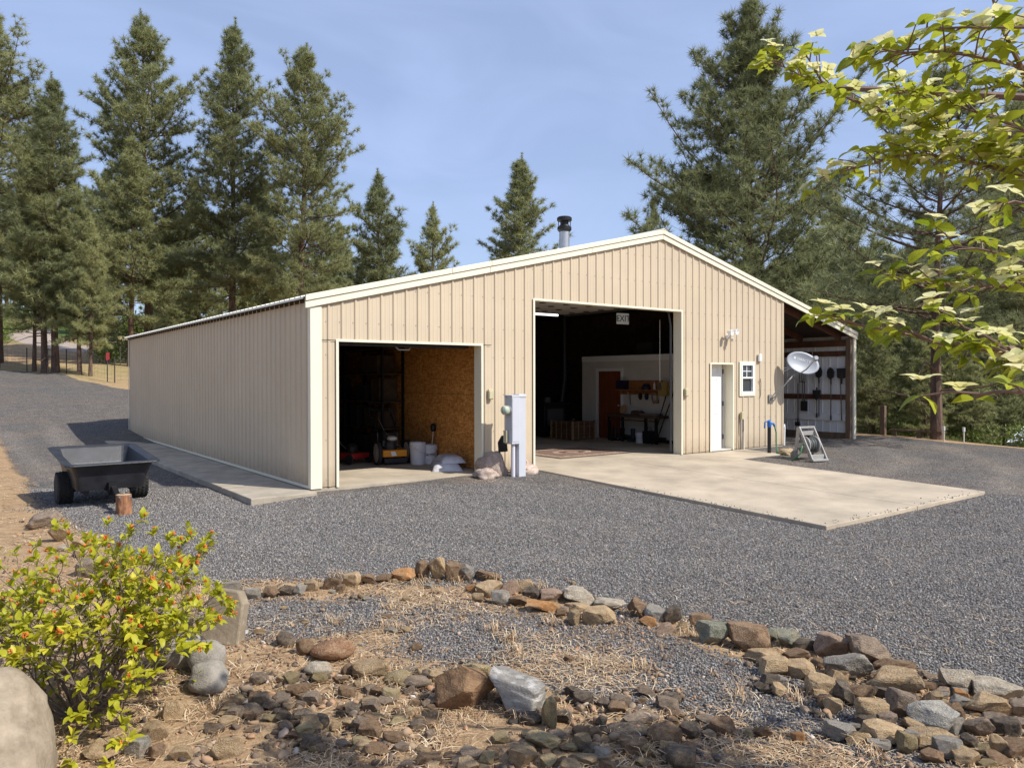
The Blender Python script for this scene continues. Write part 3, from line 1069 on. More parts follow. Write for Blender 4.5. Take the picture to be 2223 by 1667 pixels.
# grey wall outlet on a conduit
ob = thing("outlet_box", "slim beige outlet box on its conduit under the small window", "outlet box", (10.84, -.03, 0))
MB().box(-.05, -.06, .72, .05, 0, .90).build("housing", M_beige, ob, bevel=.008)
MB().tube([(.035, -.04, -.06), (.035, -.04, .86)], .022, 8).build("conduit", M_offw, ob)
MB().tube([(-.05, -.03, .70), (-.06, -.03, .3), (-.03, -.03, .02)], .012, 6).build("conduit", M_galv, ob)
MB().tube([(0, -.05, .72), (-.01, -.06, .5), (.0, -.05, .42)], .01, 6).build("cable", M_black, ob)
tag(MB().tube([(0, 0, 1.62), (-.03, -.02, 1.70), (-.06, -.01, 1.66), (0, -.01, 1.60), (0, 0, 1.30), (-.03, 0, 1.22)], .006, 5).build("loose_wire", M_wood, loc=(11.62, -.03, 0)),
    "thin loose wire hanging on the tan wall between window and dish", "wire")
tag(MB().tube([(0, 0, -.1), (.02, 0, .45), (.03, .02, .52)], .028, 8).build("vent_pipe", M_white, loc=(12.72, .04, 0)), "short white pipe leaning at the wall corner by the open lean-to", "pipe")

# satellite dish
dz0 = Vector((12.72, -.50, 2.10))
dish = thing("satellite_dish", "pale grey oval satellite dish with white lettering mounted at the wall corner", "satellite dish", dz0)
nrm = Vector((-.52, -.80, .30)).normalized()
xa = Vector((0, 0, 1)).cross(nrm).normalized()
xa = (xa - nrm.cross(xa) * .30).normalized()
ya = nrm.cross(xa)
MD = Matrix((xa, ya, nrm)).transposed().to_4x4()
mb = MB()
n, rings = 40, 7
A_, B_ = .42, .285
for side in (0, 1):
    o = len(mb.v)
    for r in range(rings + 1):
        t = r / rings
        for k in range(n):
            a = 2 * math.pi * k / n
            mb.v.append(tuple(MD @ Vector((A_ * t * math.cos(a), B_ * t * math.sin(a), .085 * t * t - .085 - side * .012))))
    for r in range(rings):
        for k in range(n):
            k2 = (k + 1) % n
            q = (o + r * n + k, o + r * n + k2, o + (r + 1) * n + k2, o + (r + 1) * n + k)
            mb.f.append(q if side == 0 else q[::-1])
o2 = (rings + 1) * n
for k in range(n):
    k2 = (k + 1) % n
    mb.f.append((rings * n + k, rings * n + k2, o2 + rings * n + k2, o2 + rings * n + k))
M_dish = mat("dish_grey", (.34, .36, .39), .45, var=.05, vscale=5)
mb.build("reflector", M_dish, dish, smooth=True)
# lettering follows the hollow of the reflector
tm = text_mesh("DIRECTV", .085, .001)
for v in tm.vertices:
    x, y = v.co.x + .035, v.co.y + .10
    t2 = (x / A_) ** 2 + (y / B_) ** 2
    v.co = MD @ Vector((x, y, .085 * t2 - .085 + .004 + v.co.z))
link("lettering", tm, mat("white_print", (.92, .92, .92), .5), dish)
mb = MB()
for k in range(16):
    a0, a1 = 2 * math.pi * k / 16, 2 * math.pi * (k + 1) / 16
    for rr in ((.0, .020), (.026, .034)):
        if rr[0] > 0 and k % 4 == 3:
            continue
        q = []
        for a, r in ((a0, rr[0]), (a0, rr[1]), (a1, rr[1]), (a1, rr[0])):
            x, y = -.205 + r * math.cos(a), .10 + r * math.sin(a)
            t2 = (x / A_) ** 2 + (y / B_) ** 2
            q.append(MD @ Vector((x, y, .085 * t2 - .085 + .005)))
        mb.add(q, [(0, 1, 2, 3)])
mb.build("emblem", MATS["white_print"], dish)
feed = MD @ Vector((.14, .02, .42))
foot = MD @ Vector((.0, -.27, -.02))
MB().tube([foot, MD @ Vector((.05, -.22, .16)), feed], .020, 8).build("feed_arm", M_galv, dish)
mb = MB().tube([feed - MD.to_3x3() @ Vector((0, 0, .05)), feed + MD.to_3x3() @ Vector((.0, 0, .03))], [.075, .05], 12)
mb.build("feed_horn", M_dish, dish)
back = MD @ Vector((0, 0, -.11))
wallp = Vector((12.02, -.03, 1.20)) - dz0
bend = Vector((12.30, -.34, 1.62)) - dz0
mb = MB().tube([wallp, wallp + Vector((.02, -.10, .03)), bend, back + Vector((.0, .06, -.10)), back], .019, 8)
mast = mb.build("mast", mat("mast_grey", (.22, .21, .20), .6), dish)
MB().box(wallp.x - .06, -.006, wallp.z - .10, wallp.x + .06, .012, wallp.z + .10, Matrix.Translation((0, wallp.y, 0))).build("wall_plate", MATS["mast_grey"], mast)
MB().beam(back + Vector((-.03, .02, -.02)), back + Vector((-.24, .42, -.20)), .02, .02).build("strut", M_galv, dish)
MB().beam(back + Vector((.06, .02, -.04)), back + Vector((-.16, .44, -.10)), .02, .02).build("strut", M_galv, dish)

# electric meter pedestal
mp = thing("meter_pedestal", "grey electric meter pedestal with a round glass meter between the two bays", "meter pedestal", (3.58, -.60, 0), R_(4))
mp.scale = (.93, .95, 1)
M_grey = mat("grey_enamel", (.50, .51, .545), .45, var=.04, vscale=3)
MB().box(-.02, -.06, -.3, .155, .10, 1.44).build("post", M_grey, mp, bevel=.006)
bx = MB().box(-.20, -.065, .56, .0, .14, 1.40); bx.box(-.207, -.072, 1.385, .16, .147, 1.425)
box = bx.build("meter_box", M_grey, mp, bevel=.006)
MB().box(-.19, -.071, .60, -.012, -.0655, 1.37).build("box_cover", M_grey, box, bevel=.002)
Mx = Matrix.Translation((-.20, .03, 1.16)) @ Matrix.Rotation(R_(-90), 4, 'Y')
MB().lathe([(.095, 0), (.10, .015), (.088, .03)], 20, Mx).build("meter_ring", M_galv, mp)
MB().lathe([(.082, .0305), (.082, .12), (.06, .15), (.0, .155)], 20, Mx).build("meter_glass", mat("meter_glass", (.42, .46, .36), .12, spec=.8), mp, smooth=True)
MB().tube([(-.10, .02, -.3), (-.10, .02, .56)], .040, 12).build("conduit", mat("pale_pvc", (.64, .62, .66), .5), mp)
MB().box(-.26, .03, .58, -.2075, .12, .80).build("disconnect_box", M_beige, mp, bevel=.01)

# pale boulders and a small black piece behind the pedestal
def boulder_mesh(seed, sub=4, amp=.22, flat=.75, rough=.05):
    bm = bmesh.new()
    bmesh.ops.create_icosphere(bm, subdivisions=sub, radius=1)
    off = Vector((seed * 7.3, seed * 1.7, seed * 3.1))
    for v in bm.verts:
        d = v.co.normalized()
        h = noise.noise(d * 1.1 + off) * amp * 1.6 + noise.noise(d * 2.6 + off) * amp * .6 + noise.noise(d * 9 + off) * rough + noise.noise(d * 22 + off) * rough * .4
        # flattened faces
        v.co = d * (1 + h)
        v.co.z *= flat
    me = bpy.data.meshes.new("boulder")
    bm.to_mesh(me); bm.free()
    me.polygons.foreach_set("use_smooth", [True] * len(me.polygons))
    return me
def rockmat(name, c1, c2, c3, scale=5):
    m = mat(name, c1, .92, col2=c2, vscale=scale, bump=.8, bscale=scale * 5, rnd=.16, spec=.15)
    # dust and soil clinging in blotches, with fine mineral speckle
    N, L = m.node_tree.nodes, m.node_tree.links
    p = N["Principled BSDF"]
    old = p.inputs["Base Color"].links[0].from_socket
    tc = N.new("ShaderNodeTexCoord"); oi = N.new("ShaderNodeObjectInfo")
    ad = N.new("ShaderNodeVectorMath"); L.new(tc.outputs["Object"], ad.inputs[0]); L.new(oi.outputs["Location"], ad.inputs[1])
    nz = N.new("ShaderNodeTexNoise"); nz.inputs["Scale"].default_value = 2.4; nz.inputs["Detail"].default_value = 7; nz.inputs["Roughness"].default_value = .7
    L.new(ad.outputs[0], nz.inputs["Vector"])
    rp = N.new("ShaderNodeValToRGB"); rp.color_ramp.elements[0].position = .50; rp.color_ramp.elements[0].color = (0, 0, 0, 1)
    rp.color_ramp.elements[1].position = .68; rp.color_ramp.elements[1].color = (.7, .7, .7, 1); L.new(nz.outputs["Fac"], rp.inputs[0])
    mx = N.new("ShaderNodeMixRGB"); mx.inputs[2].default_value = (.36, .265, .17, 1)
    L.new(rp.outputs[0], mx.inputs[0]); L.new(old, mx.inputs[1])
    n2 = N.new("ShaderNodeTexNoise"); n2.inputs["Scale"].default_value = 34; n2.inputs["Detail"].default_value = 4
    L.new(ad.outputs[0], n2.inputs["Vector"])
    r2 = N.new("ShaderNodeValToRGB"); r2.color_ramp.elements[0].position = .3; r2.color_ramp.elements[0].color = (.62, .62, .62, 1)
    r2.color_ramp.elements[1].position = .7; r2.color_ramp.elements[1].color = (1.25, 1.25, 1.22, 1); L.new(n2.outputs["Fac"], r2.inputs[0])
    m2 = N.new("ShaderNodeMixRGB"); m2.blend_type = 'MULTIPLY'; m2.inputs[0].default_value = 1
    L.new(mx.outputs[0], m2.inputs[1]); L.new(r2.outputs[0], m2.inputs[2]); L.new(m2.outputs[0], p.inputs["Base Color"])
    return m
M_pinkrock = rockmat("pinkish_granite", (.40, .30, .25), (.62, .50, .43), None, 4)
for x, y, sx, sy, sz, s, lab in ((3.02, -.42, .24, .20, .17, 1, "dark fronted mauve boulder left of the meter pedestal"),
                                 (3.32, -.18, .30, .15, .42, 2, "large pinkish boulder behind the meter pedestal"),
                                 (3.98, -.30, .26, .20, .16, 3, "low pale boulder right of the meter pedestal"),
                                 (4.10, -.14, .12, .10, .22, 4, "small pinkish boulder leaning on the wall right of the meter pedestal")):
    o = link("boulder", boulder_mesh(s), M_pinkrock, None, (x, y, zg(x, y) + sz * .25), (0, 0, s))
    o.scale = (sx, sy, sz)
    tag(o, lab, "boulder", "boulders round the meter pedestal")
mb = MB()
mb.prism([(-.06, 0), (.12, 0), (.13, .24), (.05, .30), (-.05, .18)], -.03, .03)
tag(mb.build("black_piece", M_black_pl, loc=(3.42, -.34, .40), rot=(R_(-12), 0, 0), bevel=.012), "small black piece between the meter pedestal and boulder", "cover")

# yard hydrant
hy = thing("yard_hydrant", "yard hydrant with a black standpipe and blue head near the wall corner", "hydrant", (10.80, -.83, -.05))
MB().tube([(0, 0, -.2), (0, 0, .62)], .042, 12).build("standpipe", M_black_pl, hy)
M_blue = mat("blue_enamel", (.03, .14, .42), .35)
mb = MB().lathe([(.045, .62), (.05, .66), (.05, .74), (.03, .78)], 12); mb.tube([(0, 0, .70), (.12, -.03, .70), (.15, -.035, .64)], .026, 8)
mb.build("head", M_blue, hy)
mb = MB().beam((.04, 0, .79), (-.14, .02, .74), .035, .014); mb.beam((-.14, .02, .74), (-.15, .02, .60), .035, .014); mb.build("lever", M_blue, hy)
M_hose = mat("green_hose", (.035, .16, .06), .4)
tag(MB().tube([(10.96, -.865, .58), (11.01, -.87, .45), (11.0, -.88, .2), (10.93, -.95, -.02), (10.75, -1.15, -.06), (10.5, -1.5, -.075), (10.28, -1.72, -.08),
               (10.12, -1.90, -.06), (10.24, -1.98, .08), (10.36, -1.96, .25), (10.52, -1.94, .30)], .016, 8).build("garden_hose", M_hose, smooth=True),
    "green garden hose from the hydrant to the hose reel", "hose")
o = link("boulder", boulder_mesh(9), rockmat("tan_boulder", (.36, .26, .15), (.52, .42, .27), None, 5), None, (11.05, -1.12, -.01), (0, 0, .5))
o.scale = (.26, .18, .13)
tag(o, "tan boulder on the ground between hydrant and hose reel", "boulder")

# hose reel cart
rl = thing("hose_reel", "grey plastic hose reel cart standing on the gravel by the doorstep", "hose reel", (10.62, -1.95, -.085), R_(-14))
rl.scale = (.93, .93, .93)
M_reel = mat("reel_plastic", (.33, .315, .29), .5, var=.04)
M_reel2 = mat("reel_dark_plastic", (.20, .19, .18), .55)  # darker grey plastic of the drum, wheels and crank
for sx in (-.22, .22):
    mb = MB()
    pts = [(.0, .05, .78), (-.0, -.02, .60), (-.0, -.16, .34), (-.0, -.28, .10), (0, -.33, .0)]
    mb.beam((sx, .10, .78), (sx, -.05, .52), .035, .07); mb.beam((sx, -.05, .52), (sx, -.22, .22), .035, .07); mb.beam((sx, -.22, .22), (sx, -.34, .0), .035, .07)
    mb.beam((sx, .10, .76), (sx, .16, .30), .034, .10); mb.beam((sx, .16, .30), (sx, .20, .10), .034, .08)
    mb.beam((sx, -.12, .36), (sx, .17, .34), .030, .12)
    mb.build("side_frame", M_reel, rl, bevel=.008)
MB().box(-.21, .06, .74, .21, .12, .79).build("handle", M_reel, rl, bevel=.01)
MB().box(-.20, .04, .58, .20, .075, .68).build("cross_panel", M_reel, rl, bevel=.008)
MB().box(-.24, -.38, -.0, .24, -.27, .05).build("foot_bar", M_reel, rl, bevel=.012)
MB().box(-.20, -.28, .03, .20, -.22, .15).build("front_panel", M_reel, rl, bevel=.008)
RX = Matrix.Translation((0, .0, .36)) @ Matrix.Rotation(R_(90), 4, 'Y')
for sx in (-.15, .15):
    MB().lathe([(.05, sx - .012), (.205, sx - .012), (.205, sx + .012), (.05, sx + .012)], 24, RX).build("reel_flange", M_reel, rl)
MB().lathe([(.07, -.135), (.07, .135)], 16, RX).build("drum", M_reel2, rl)
mb = MB()
for k in range(7):
    for lay in range(2):
        pts = []
        rr = .10 + lay * .042 + (k % 2) * .012
        for q in range(17):
            a = 2 * math.pi * q / 16
            pts.append(RX @ Vector((rr * math.cos(a), rr * math.sin(a), -.12 + k * .04)))
        mb.tube(pts, .017, 6, caps=False)
mb.build("coiled_hose", mat("grey_hose", (.11, .12, .11), .5), rl, smooth=True)
for sx in (-.28, .25):
    MB().lathe([(.03, sx), (.10, sx + .0), (.11, sx + .015), (.11, sx + .035), (.03, sx + .05)], 18, Matrix.Translation((0, .20, .11)) @ Matrix.Rotation(R_(90), 4, 'Y')).build("wheel", M_reel2, rl)
MB().tube([(.235, -.0, .36), (.30, -.0, .36), (.30, -.10, .28), (.34, -.10, .28)], .014, 6).build("crank", M_reel2, rl)

# tools on the lean-to wall
def tool(name, label, y, ztop, zbot, head, hgrip=True, lean=0.0):
    t = thing(name, label, name.replace("_", " "), (15.93, y, zbot), 0, "hand tools hung on the lean-to wall")
    H = ztop - zbot
    M_hnd = mat("grey_handle", (.14, .115, .09), .7, rnd=.3)
    M_blade = mat("dark_steel", (.035, .033, .033), .5, metal=.4)
    MB().tube([(0, 0, 0), (0, lean, H * .84)], .016, 8).build("handle", M_hnd, t)
    if hgrip:
        MB().tube([(0, 0, -.01), (0, 0, .12)], .021, 8).build("grip", M_black_pl, t)
    mb = MB()
    z = H * .80
    if head == "round":
        ol = [(-.03, 0), (-.10, .06), (-.115, .20), (-.08, .29), (0, .34), (.08, .29), (.115, .20), (.10, .06), (.03, 0)]
    elif head == "square":
        ol = [(-.03, 0), (-.13, .03), (-.15, .30), (.15, .30), (.13, .03), (.03, 0)]
    elif head == "spade_down":
        ol = [(-.13, -.02), (-.10, -.24), (0, -.32), (.10, -.24), (.13, -.02)]; z = H
    elif head == "box":
        ol = [(-.11, 0), (-.11, -.30), (.11, -.30), (.11, 0)]; z = .0
    elif head == "fork":
        ol = None
    if head == "fork":
        mb.beam((0, -.09, z), (0, .09, z), .02, .02, up=(1, 0, 0))
        for k in range(4):
            mb.tube([(0, -.09 + k * .06, z), (.01, -.09 + k * .06, z + .26)], .008, 5)
    elif head == "hoe":
        mb.box(-.06, -.07, -.12, .0, .07, .0)
    else:
        vs = []
        n = len(ol)
        for d in (-.008, .008):
            for yy, zz in ol:
                vs.append((d - .03 * (1 - (yy / .15) ** 2), yy, z + zz))
        mb.add(vs, [tuple(range(n)), tuple(range(2 * n - 1, n - 1, -1))] + [(i, (i + 1) % n, n + (i + 1) % n, n + i) for i in range(n)])
        mb.tube([(0, 0, z - .15), (0, 0, z + .06)], .022, 8)
    mb.build("head", M_blade, t)
    return t
tool("round_shovel", "round point shovel hung blade up, leftmost of three shovels", .98, 2.00, .58, "round", False)
tool("round_shovel", "round point shovel with a black handle end, middle of three shovels", .61, 1.98, .50, "round")
tool("square_shovel", "square blade shovel hung blade up next to the lean-to post", .28, 1.99, .50, "square", False, .04)
tool("spade", "spade hung blade high left of the three shovels in the lean-to", 1.05, 1.38, .56, "spade_down", True)
tool("garden_fork", "garden fork hung on the lean-to wall behind the dish", 1.52, 1.80, .80, "fork", False)
tool("garden_hoe", "long hoe hung from the upper girt left of the spade", 1.66, 1.78, .40, "hoe")
tool("flat_scraper", "dark square scraper hanging low on the lean-to wall", 1.45, 1.70, 1.03, "box", False)
tag(MB().tube([(15.94, 1.20, 1.55), (15.94, 1.20, 2.56)], .011, 6).build("thin_rod", M_galv), "thin steel rod hanging from the lean-to's top rail", "rod")

# ------------------------------------------------------------------ things in the small bay
# string trimmer mower
mw = thing("trimmer_mower", "walk behind yellow trimmer mower with big spoked wheels and black handle", "mower", (2.62, 2.30, 0), R_(-10))
mw.scale = (1.16, 1.16, 1.16)
M_yel = mat("yellow_paint", (.72, .27, .012), .4, var=.06)
M_tyre = mat("tyre_rubber", (.02, .02, .02), .85)
def spoked_wheel(parent, x, y, z, r, w):
    Mw = Matrix.Translation((x, y, z)) @ Matrix.Rotation(R_(90), 4, 'Y')
    t = MB().lathe([(r * .82, -w / 2), (r * .97, -w / 2), (r, -w * .2), (r, w * .2), (r * .97, w / 2), (r * .82, w / 2)], 28, Mw, caps=False)
    t.lathe([(r * .82, w / 2), (r * .82, -w / 2)], 28, Mw, caps=False)
    wh = t.build("wheel", M_tyre, parent, smooth=False)
    mb = MB()
    for k in range(6):
        a = k * math.pi / 3
        p0 = Mw @ Vector((.03 * math.cos(a), .03 * math.sin(a), 0)); p1 = Mw @ Vector((r * .83 * math.cos(a), r * .83 * math.sin(a), 0))
        mb.beam(p0, p1, .035, .03, up=(1, 0, 0))
    mb.lathe([(.05, -w * .5), (.05, w * .5)], 12, Mw)
    mb.lathe([(r * .76, -w * .35), (r * .83, -w * .35), (r * .83, w * .35), (r * .76, w * .35)], 28, Mw)
    mb.build("rim", mat("wheel_grey", (.45, .42, .38), .5), wh)
spoked_wheel(mw, -.27, -.02, .205, .205, .06)
spoked_wheel(mw, .30, .06, .205, .205, .06)
MB().box(-.20, -.10, .13, .24, .34, .25).build("deck", M_yel, mw, bevel=.015)
MB().box(-.19, -.16, .03, .22, .0, .115).build("skirt", M_black_pl, mw, bevel=.01)
MB().prism([(-.04, .150), (.05, .150), (.02, .225), (-.06, .225)], -.1035, -.1005).build("decal", M_white, mw)
mb = MB(); mb.lathe([(.12, .25), (.12, .36), (.10, .40)], 14, Matrix.Translation((.0, .14, 0))); mb.box(-.14, .10, .30, .14, .26, .40)
mb.build("engine", mat("engine_dark", (.05, .045, .042), .5, metal=.4), mw)
MB().lathe([(.06, .40), (.09, .42), (.09, .46), (.04, .48)], 14, Matrix.Translation((.03, .10, 0))).build("fuel_cap", M_offw, mw)
M_tubem = mat("handle_black", (.06, .06, .062), .3, metal=.6)
for sx in (-.17, .19):
    MB().tube([(sx, .30, .25), (sx, .30, .52), (sx + .02, .62, .76), (sx + .06, .98, .90)], .014, 8).build("handle_bar", M_tubem, mw)
MB().tube([(-.11, .98, .90), (.08, 1.0, .905), (.25, .98, .90)], .014, 8).build("handle_grip", M_tubem, mw)
MB().tube([(-.16, .84, .85), (-.16, .80, 1.04), (.22, .80, 1.04), (.22, .84, .85)], .008, 6).build("bail", M_tubem, mw)
MB().tube([(-.06, .62, .76), (-.02, .40, .55), (.10, .1, .34), (.2, -.08, .24)], .006, 5).build("cable", M_galv, mw)

M_bucket = mat("white_bucket", (.66, .64, .66), .5, var=.04, vscale=4)
def bucket(label, loc, h, r, rz=0, letters=None, lid=False, grp="white plastic buckets in the small bay"):
    b_ = thing("bucket", label, "bucket", loc, rz, grp)
    prof = [(r * .86, 0), (r * .955, h * .74), (r * 1.02, h * .745), (r * 1.02, h * .80), (r * .97, h * .81), (r * .975, h * .86), (r * 1.03, h * .865), (r * 1.03, h * .90), (r * .98, h * .91), (r, h)]
    mb = MB().lathe(prof + [(r * .93, h), (r * .80, h * .06)], 28, caps=False)
    mb.lathe([(r * .8, h * .06), (.001, h * .06)], 28, caps=False)
    mb.build("body", M_bucket, b_)
    pts = []
    for k in range(13):
        a = math.pi * k / 12
        pts.append((r * 1.04 * math.cos(a), -r * 1.04 * math.sin(a) * .98, h * .80 - math.sin(a) * h * .28))
    MB().tube(pts, .004, 5).build("bail", M_galv, b_)
    if letters:
        me = text_mesh(letters, h * .20, .0008, wrap=r * .93)
        me.materials.append(M_black)
        o = link("lettering", me, None, b_, (0, -r * .935, h * .48), (R_(90), 0, 0))
    return b_
bucket("tall white bucket beside the yellow mower", (3.02, 1.98, .001), .44, .165, R_(30))
bk2 = bucket("shorter white bucket with black lettering, behind the sacks", (3.28, 1.94, .001), .38, .155, R_(-38), "NORTHO")
br = thing("hand_brush", "pale handled brush standing in the lettered bucket against strand board", "brush", (3.31, 1.98, .04))
MB().tube([(0, -.02, 0), (.075, .0, .62)], .013, 8).build("handle", mat("pale_handle", (.55, .42, .32), .6), br)
MB().lathe([(.03, .60), (.055, .64), (.06, .72), (.03, .76)], 10, Matrix.Translation((.075, .0, 0))).build("bristles", M_black, br)
def sack(label, loc, dims, rz, seed):
    bm = bmesh.new()
    bmesh.ops.create_cube(bm, size=2)
    bmesh.ops.subdivide_edges(bm, edges=bm.edges[:], cuts=9, use_grid_fill=True)
    for v in bm.verts:
        x, y, z = v.co
        e = max(abs(x), abs(y))
        puff = (1 - abs(x) ** 4) * (1 - abs(y) ** 4)
        zz = (z * (.12 + .88 * puff ** .5))
        nn = noise.noise(Vector((x * 1.7 + seed, y * 1.7, z))) * .22 + noise.noise(Vector((x * 5 + seed, y * 5, z))) * .07
        v.co = Vector((x * dims[0], y * dims[1] * (1 - .08 * math.cos(x * 3)), max(0, (zz + nn * puff + 1 * puff ** .4)) * dims[2] * .5))
    me = bpy.data.meshes.new("sack"); bm.to_mesh(me); bm.free()
    me.polygons.foreach_set("use_smooth", [True] * len(me.polygons))
    o = link("sack", me, mat("sack_plastic", (.55, .53, .54), .38, var=.14, vscale=6, bump=.3, bscale=14), None, loc, (0, 0, rz))
    return tag(o, label, "sack", "plastic sacks by the strand board wall")
sack("lower grey white plastic sack lying on the slab in the small bay", (3.08, 1.02, .001), (.50, .27, .15), R_(62), 1)
sack("upper plastic sack lying on top of the other sack", (3.17, 1.02, .13), (.38, .22, .13), R_(70), 5)
# red machine in the shade
rm = thing("red_mower", "red push mower standing in the dark left of the yellow mower", "mower", (2.05, 2.95, 0), R_(20))
M_red = mat("red_paint", (.30, .020, .015), .45)
MB().box(-.25, -.25, .10, .25, .30, .22).build("deck", M_red, rm, bevel=.03)
MB().lathe([(.12, .22), (.13, .34), (.08, .40)], 12).build("engine", M_black, rm)
for sx in (-.28, .28):
    for sy in (-.2, .26):
        MB().lathe([(.02, -.02), (.10, -.02), (.10, .02), (.02, .02)], 14, Matrix.Translation((sx, sy, .10)) @ Matrix.Rotation(R_(90), 4, 'Y')).build("wheel", M_tyre, rm)
MB().tube([(-.2, .3, .2), (-.2, .9, .62), (.2, .9, .62), (.2, .3, .2)], .014, 8).build("handle", M_galv, rm)
hb = thing("log_splitter", "low dark machine with a silver bar deep in the small bay", "machine", (1.35, 3.3, 0))
MB().box(-.5, -.25, .12, .45, .25, .34).build("frame", M_black, hb, bevel=.02)
MB().tube([(-.55, -.1, .42), (.35, -.1, .40)], .02, 8).build("bar", M_galv, hb)
for sx in (-.35, .3):
    MB().lathe([(.03, -.04), (.14, -.04), (.14, .04), (.03, .04)], 14, Matrix.Translation((sx, -.22, .14)) @ Matrix.Rotation(R_(90), 4, 'X')).build("wheel", M_tyre, hb)
# dark shelving added by the left wall so the bay renders near black
rack = thing("dark_fill_shelf", "dark shelving added along the left wall to keep the small bay black", "shelf", (.45, 6.0, 0))
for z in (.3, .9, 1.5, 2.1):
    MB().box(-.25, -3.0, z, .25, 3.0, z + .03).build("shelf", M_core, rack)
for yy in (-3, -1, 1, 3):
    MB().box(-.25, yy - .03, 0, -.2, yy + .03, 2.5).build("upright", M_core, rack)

rk2 = thing("dark_fill_rack", "guessed dark rack of boxes added to darken the deep strand board", "rack", (3.16, 6.2, 0))  # guessed rack with boxes, added so the deep strand board reads dark
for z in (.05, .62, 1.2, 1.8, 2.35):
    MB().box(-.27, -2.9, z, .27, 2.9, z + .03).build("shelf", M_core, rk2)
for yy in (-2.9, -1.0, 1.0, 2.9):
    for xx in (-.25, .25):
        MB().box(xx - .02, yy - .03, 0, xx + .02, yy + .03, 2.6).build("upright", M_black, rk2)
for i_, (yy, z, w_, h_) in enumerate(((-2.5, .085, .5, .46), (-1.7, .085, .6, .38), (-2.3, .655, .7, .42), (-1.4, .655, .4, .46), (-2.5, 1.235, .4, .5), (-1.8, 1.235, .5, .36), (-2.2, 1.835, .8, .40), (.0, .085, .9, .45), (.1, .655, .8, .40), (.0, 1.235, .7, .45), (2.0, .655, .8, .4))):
    tag(MB().box(-.22, -w_ / 2, 0, .22, w_ / 2, h_).build("dark_fill_box", M_dark if i_ % 2 else M_core, loc=(3.16, 6.2 + yy, z), bevel=.012), "dark box on the added rack that darkens the small bay", "box", "boxes on the added dark rack")

# ------------------------------------------------------------------ things in the big bay
sg = thing("exit_sign", "white exit sign with black letters hung high in the taller bay", "sign", (9.87, 3.0, 3.30), R_(-6))
MB().box(-.20, -.012, -.145, .20, .03, .145).build("panel", mat("sign_face", (.75, .74, .72), .5, emit=((.9, .9, .86), .10)), sg, bevel=.008)
ex = text_mesh("EXIT", .23, .002)
ex.materials.append(M_black)
link("lettering", ex, None, sg, (-.0, -.0145, -.002), (R_(90), 0, 0))
mb = MB(); mb.prism([(-.193, 0), (-.165, .03), (-.165, -.03)], -.0165, -.0125); mb.prism([(.193, 0), (.165, .03), (.165, -.03)], -.0165, -.0125); mb.build("arrow", M_black, sg)
MB().beam((0, .01, .14), (0, .01, 1.05), .012, .012).build("hanger", M_black, sg)

tl = thing("tube_light", "lit fluorescent tube fixture near the ceiling at the left of the taller bay", "light", (8.72, 5.0, 3.50), 0)
MB().box(-.62, -.06, .03, .62, .06, .09).build("housing", M_white, tl)
MB().tube([(-.58, 0, 0), (.58, 0, 0)], .03, 10).build("tube", mat("lit_tube", (.9, .9, .9), .5, emit=((1, .98, .95), 1.6)), tl)
for sx in (-.5, .5):
    MB().beam((sx, 0, .09), (sx, 0, .9), .01, .01).build("hanger", M_black, tl)

# rug: field, border bands, medallion
rug = thing("rug", "maroon rug with cream borders and a round medallion on the shop floor", "rug", (7.06, 1.86, .001), R_(0))
def rugmat(name, a, b_, sc):
    m = mat(name, a, .95, col2=b_, vscale=sc)
    return m
M_r1 = rugmat("rug_maroon", (.10, .040, .034), (.16, .085, .07), 30)
M_r2 = rugmat("rug_cream", (.16, .07, .05), (.62, .50, .36), 22)
M_r3 = rugmat("rug_brown", (.16, .10, .075), (.24, .16, .12), 26)
M_r4 = rugmat("rug_dark", (.020, .016, .016), (.05, .035, .03), 20)
MB().box(-1.15, -.92, 0, 1.15, .92, .008).build("backing", M_r4, rug)
def ring_rect(hx, hy, w, z, m, name):
    mb = MB()
    for (x0, y0, x1, y1) in ((-hx, -hy, hx, -hy + w), (-hx, hy - w, hx, hy), (-hx, -hy + w, -hx + w, hy - w), (hx - w, -hy + w, hx, hy - w)):
        mb.box(x0, y0, z, x1, y1, z + .003)
    mb.build(name, m, rug)
MB().box(-.84, -.61, .0082, .84, .61, .0102).build("field", M_r3, rug)
ring_rect(1.12, .89, .08, .0083, M_r3, "border")
ring_rect(1.03, .80, .15, .0083, M_r2, "border")
ring_rect(.875, .645, .03, .0105, M_r1, "border")
def ell(rx, ry, r2, z, m, name):
    mb = MB()
    n = 36
    for k in range(n):
        a = 2 * math.pi * k / n
        s = 1 + .05 * math.cos(8 * a)
        mb.v.append((rx * math.cos(a) * s, ry * math.sin(a) * s, z)); mb.v.append((rx * r2 * math.cos(a), ry * r2 * math.sin(a), z))
    for k in range(n):
        q = (k + 1) % n
        mb.f.append((2 * k, 2 * q, 2 * q + 1, 2 * k + 1))
    mb.build(name, m, rug)
ell(.52, .36, .72, .0125, M_r2, "medallion"); ell(.36, .25, .5, .0125, M_r1, "medallion"); ell(.17, .12, .05, .0125, M_r2, "medallion")
for sx in (-1, 1):
    for sy in (-1, 1):
        mb = MB(); mb.prism([(0, 0), (.26, 0), (.06, .06), (0, .22)], 0, .0024)
        o = mb.build("corner_motif", M_r2, rug, loc=(sx * .835, sy * .605, .0125))
        o.rotation_euler = (R_(90), 0, 0); o.scale = (-sx, -sy, 1) if False else (-sx, -sy, 1)

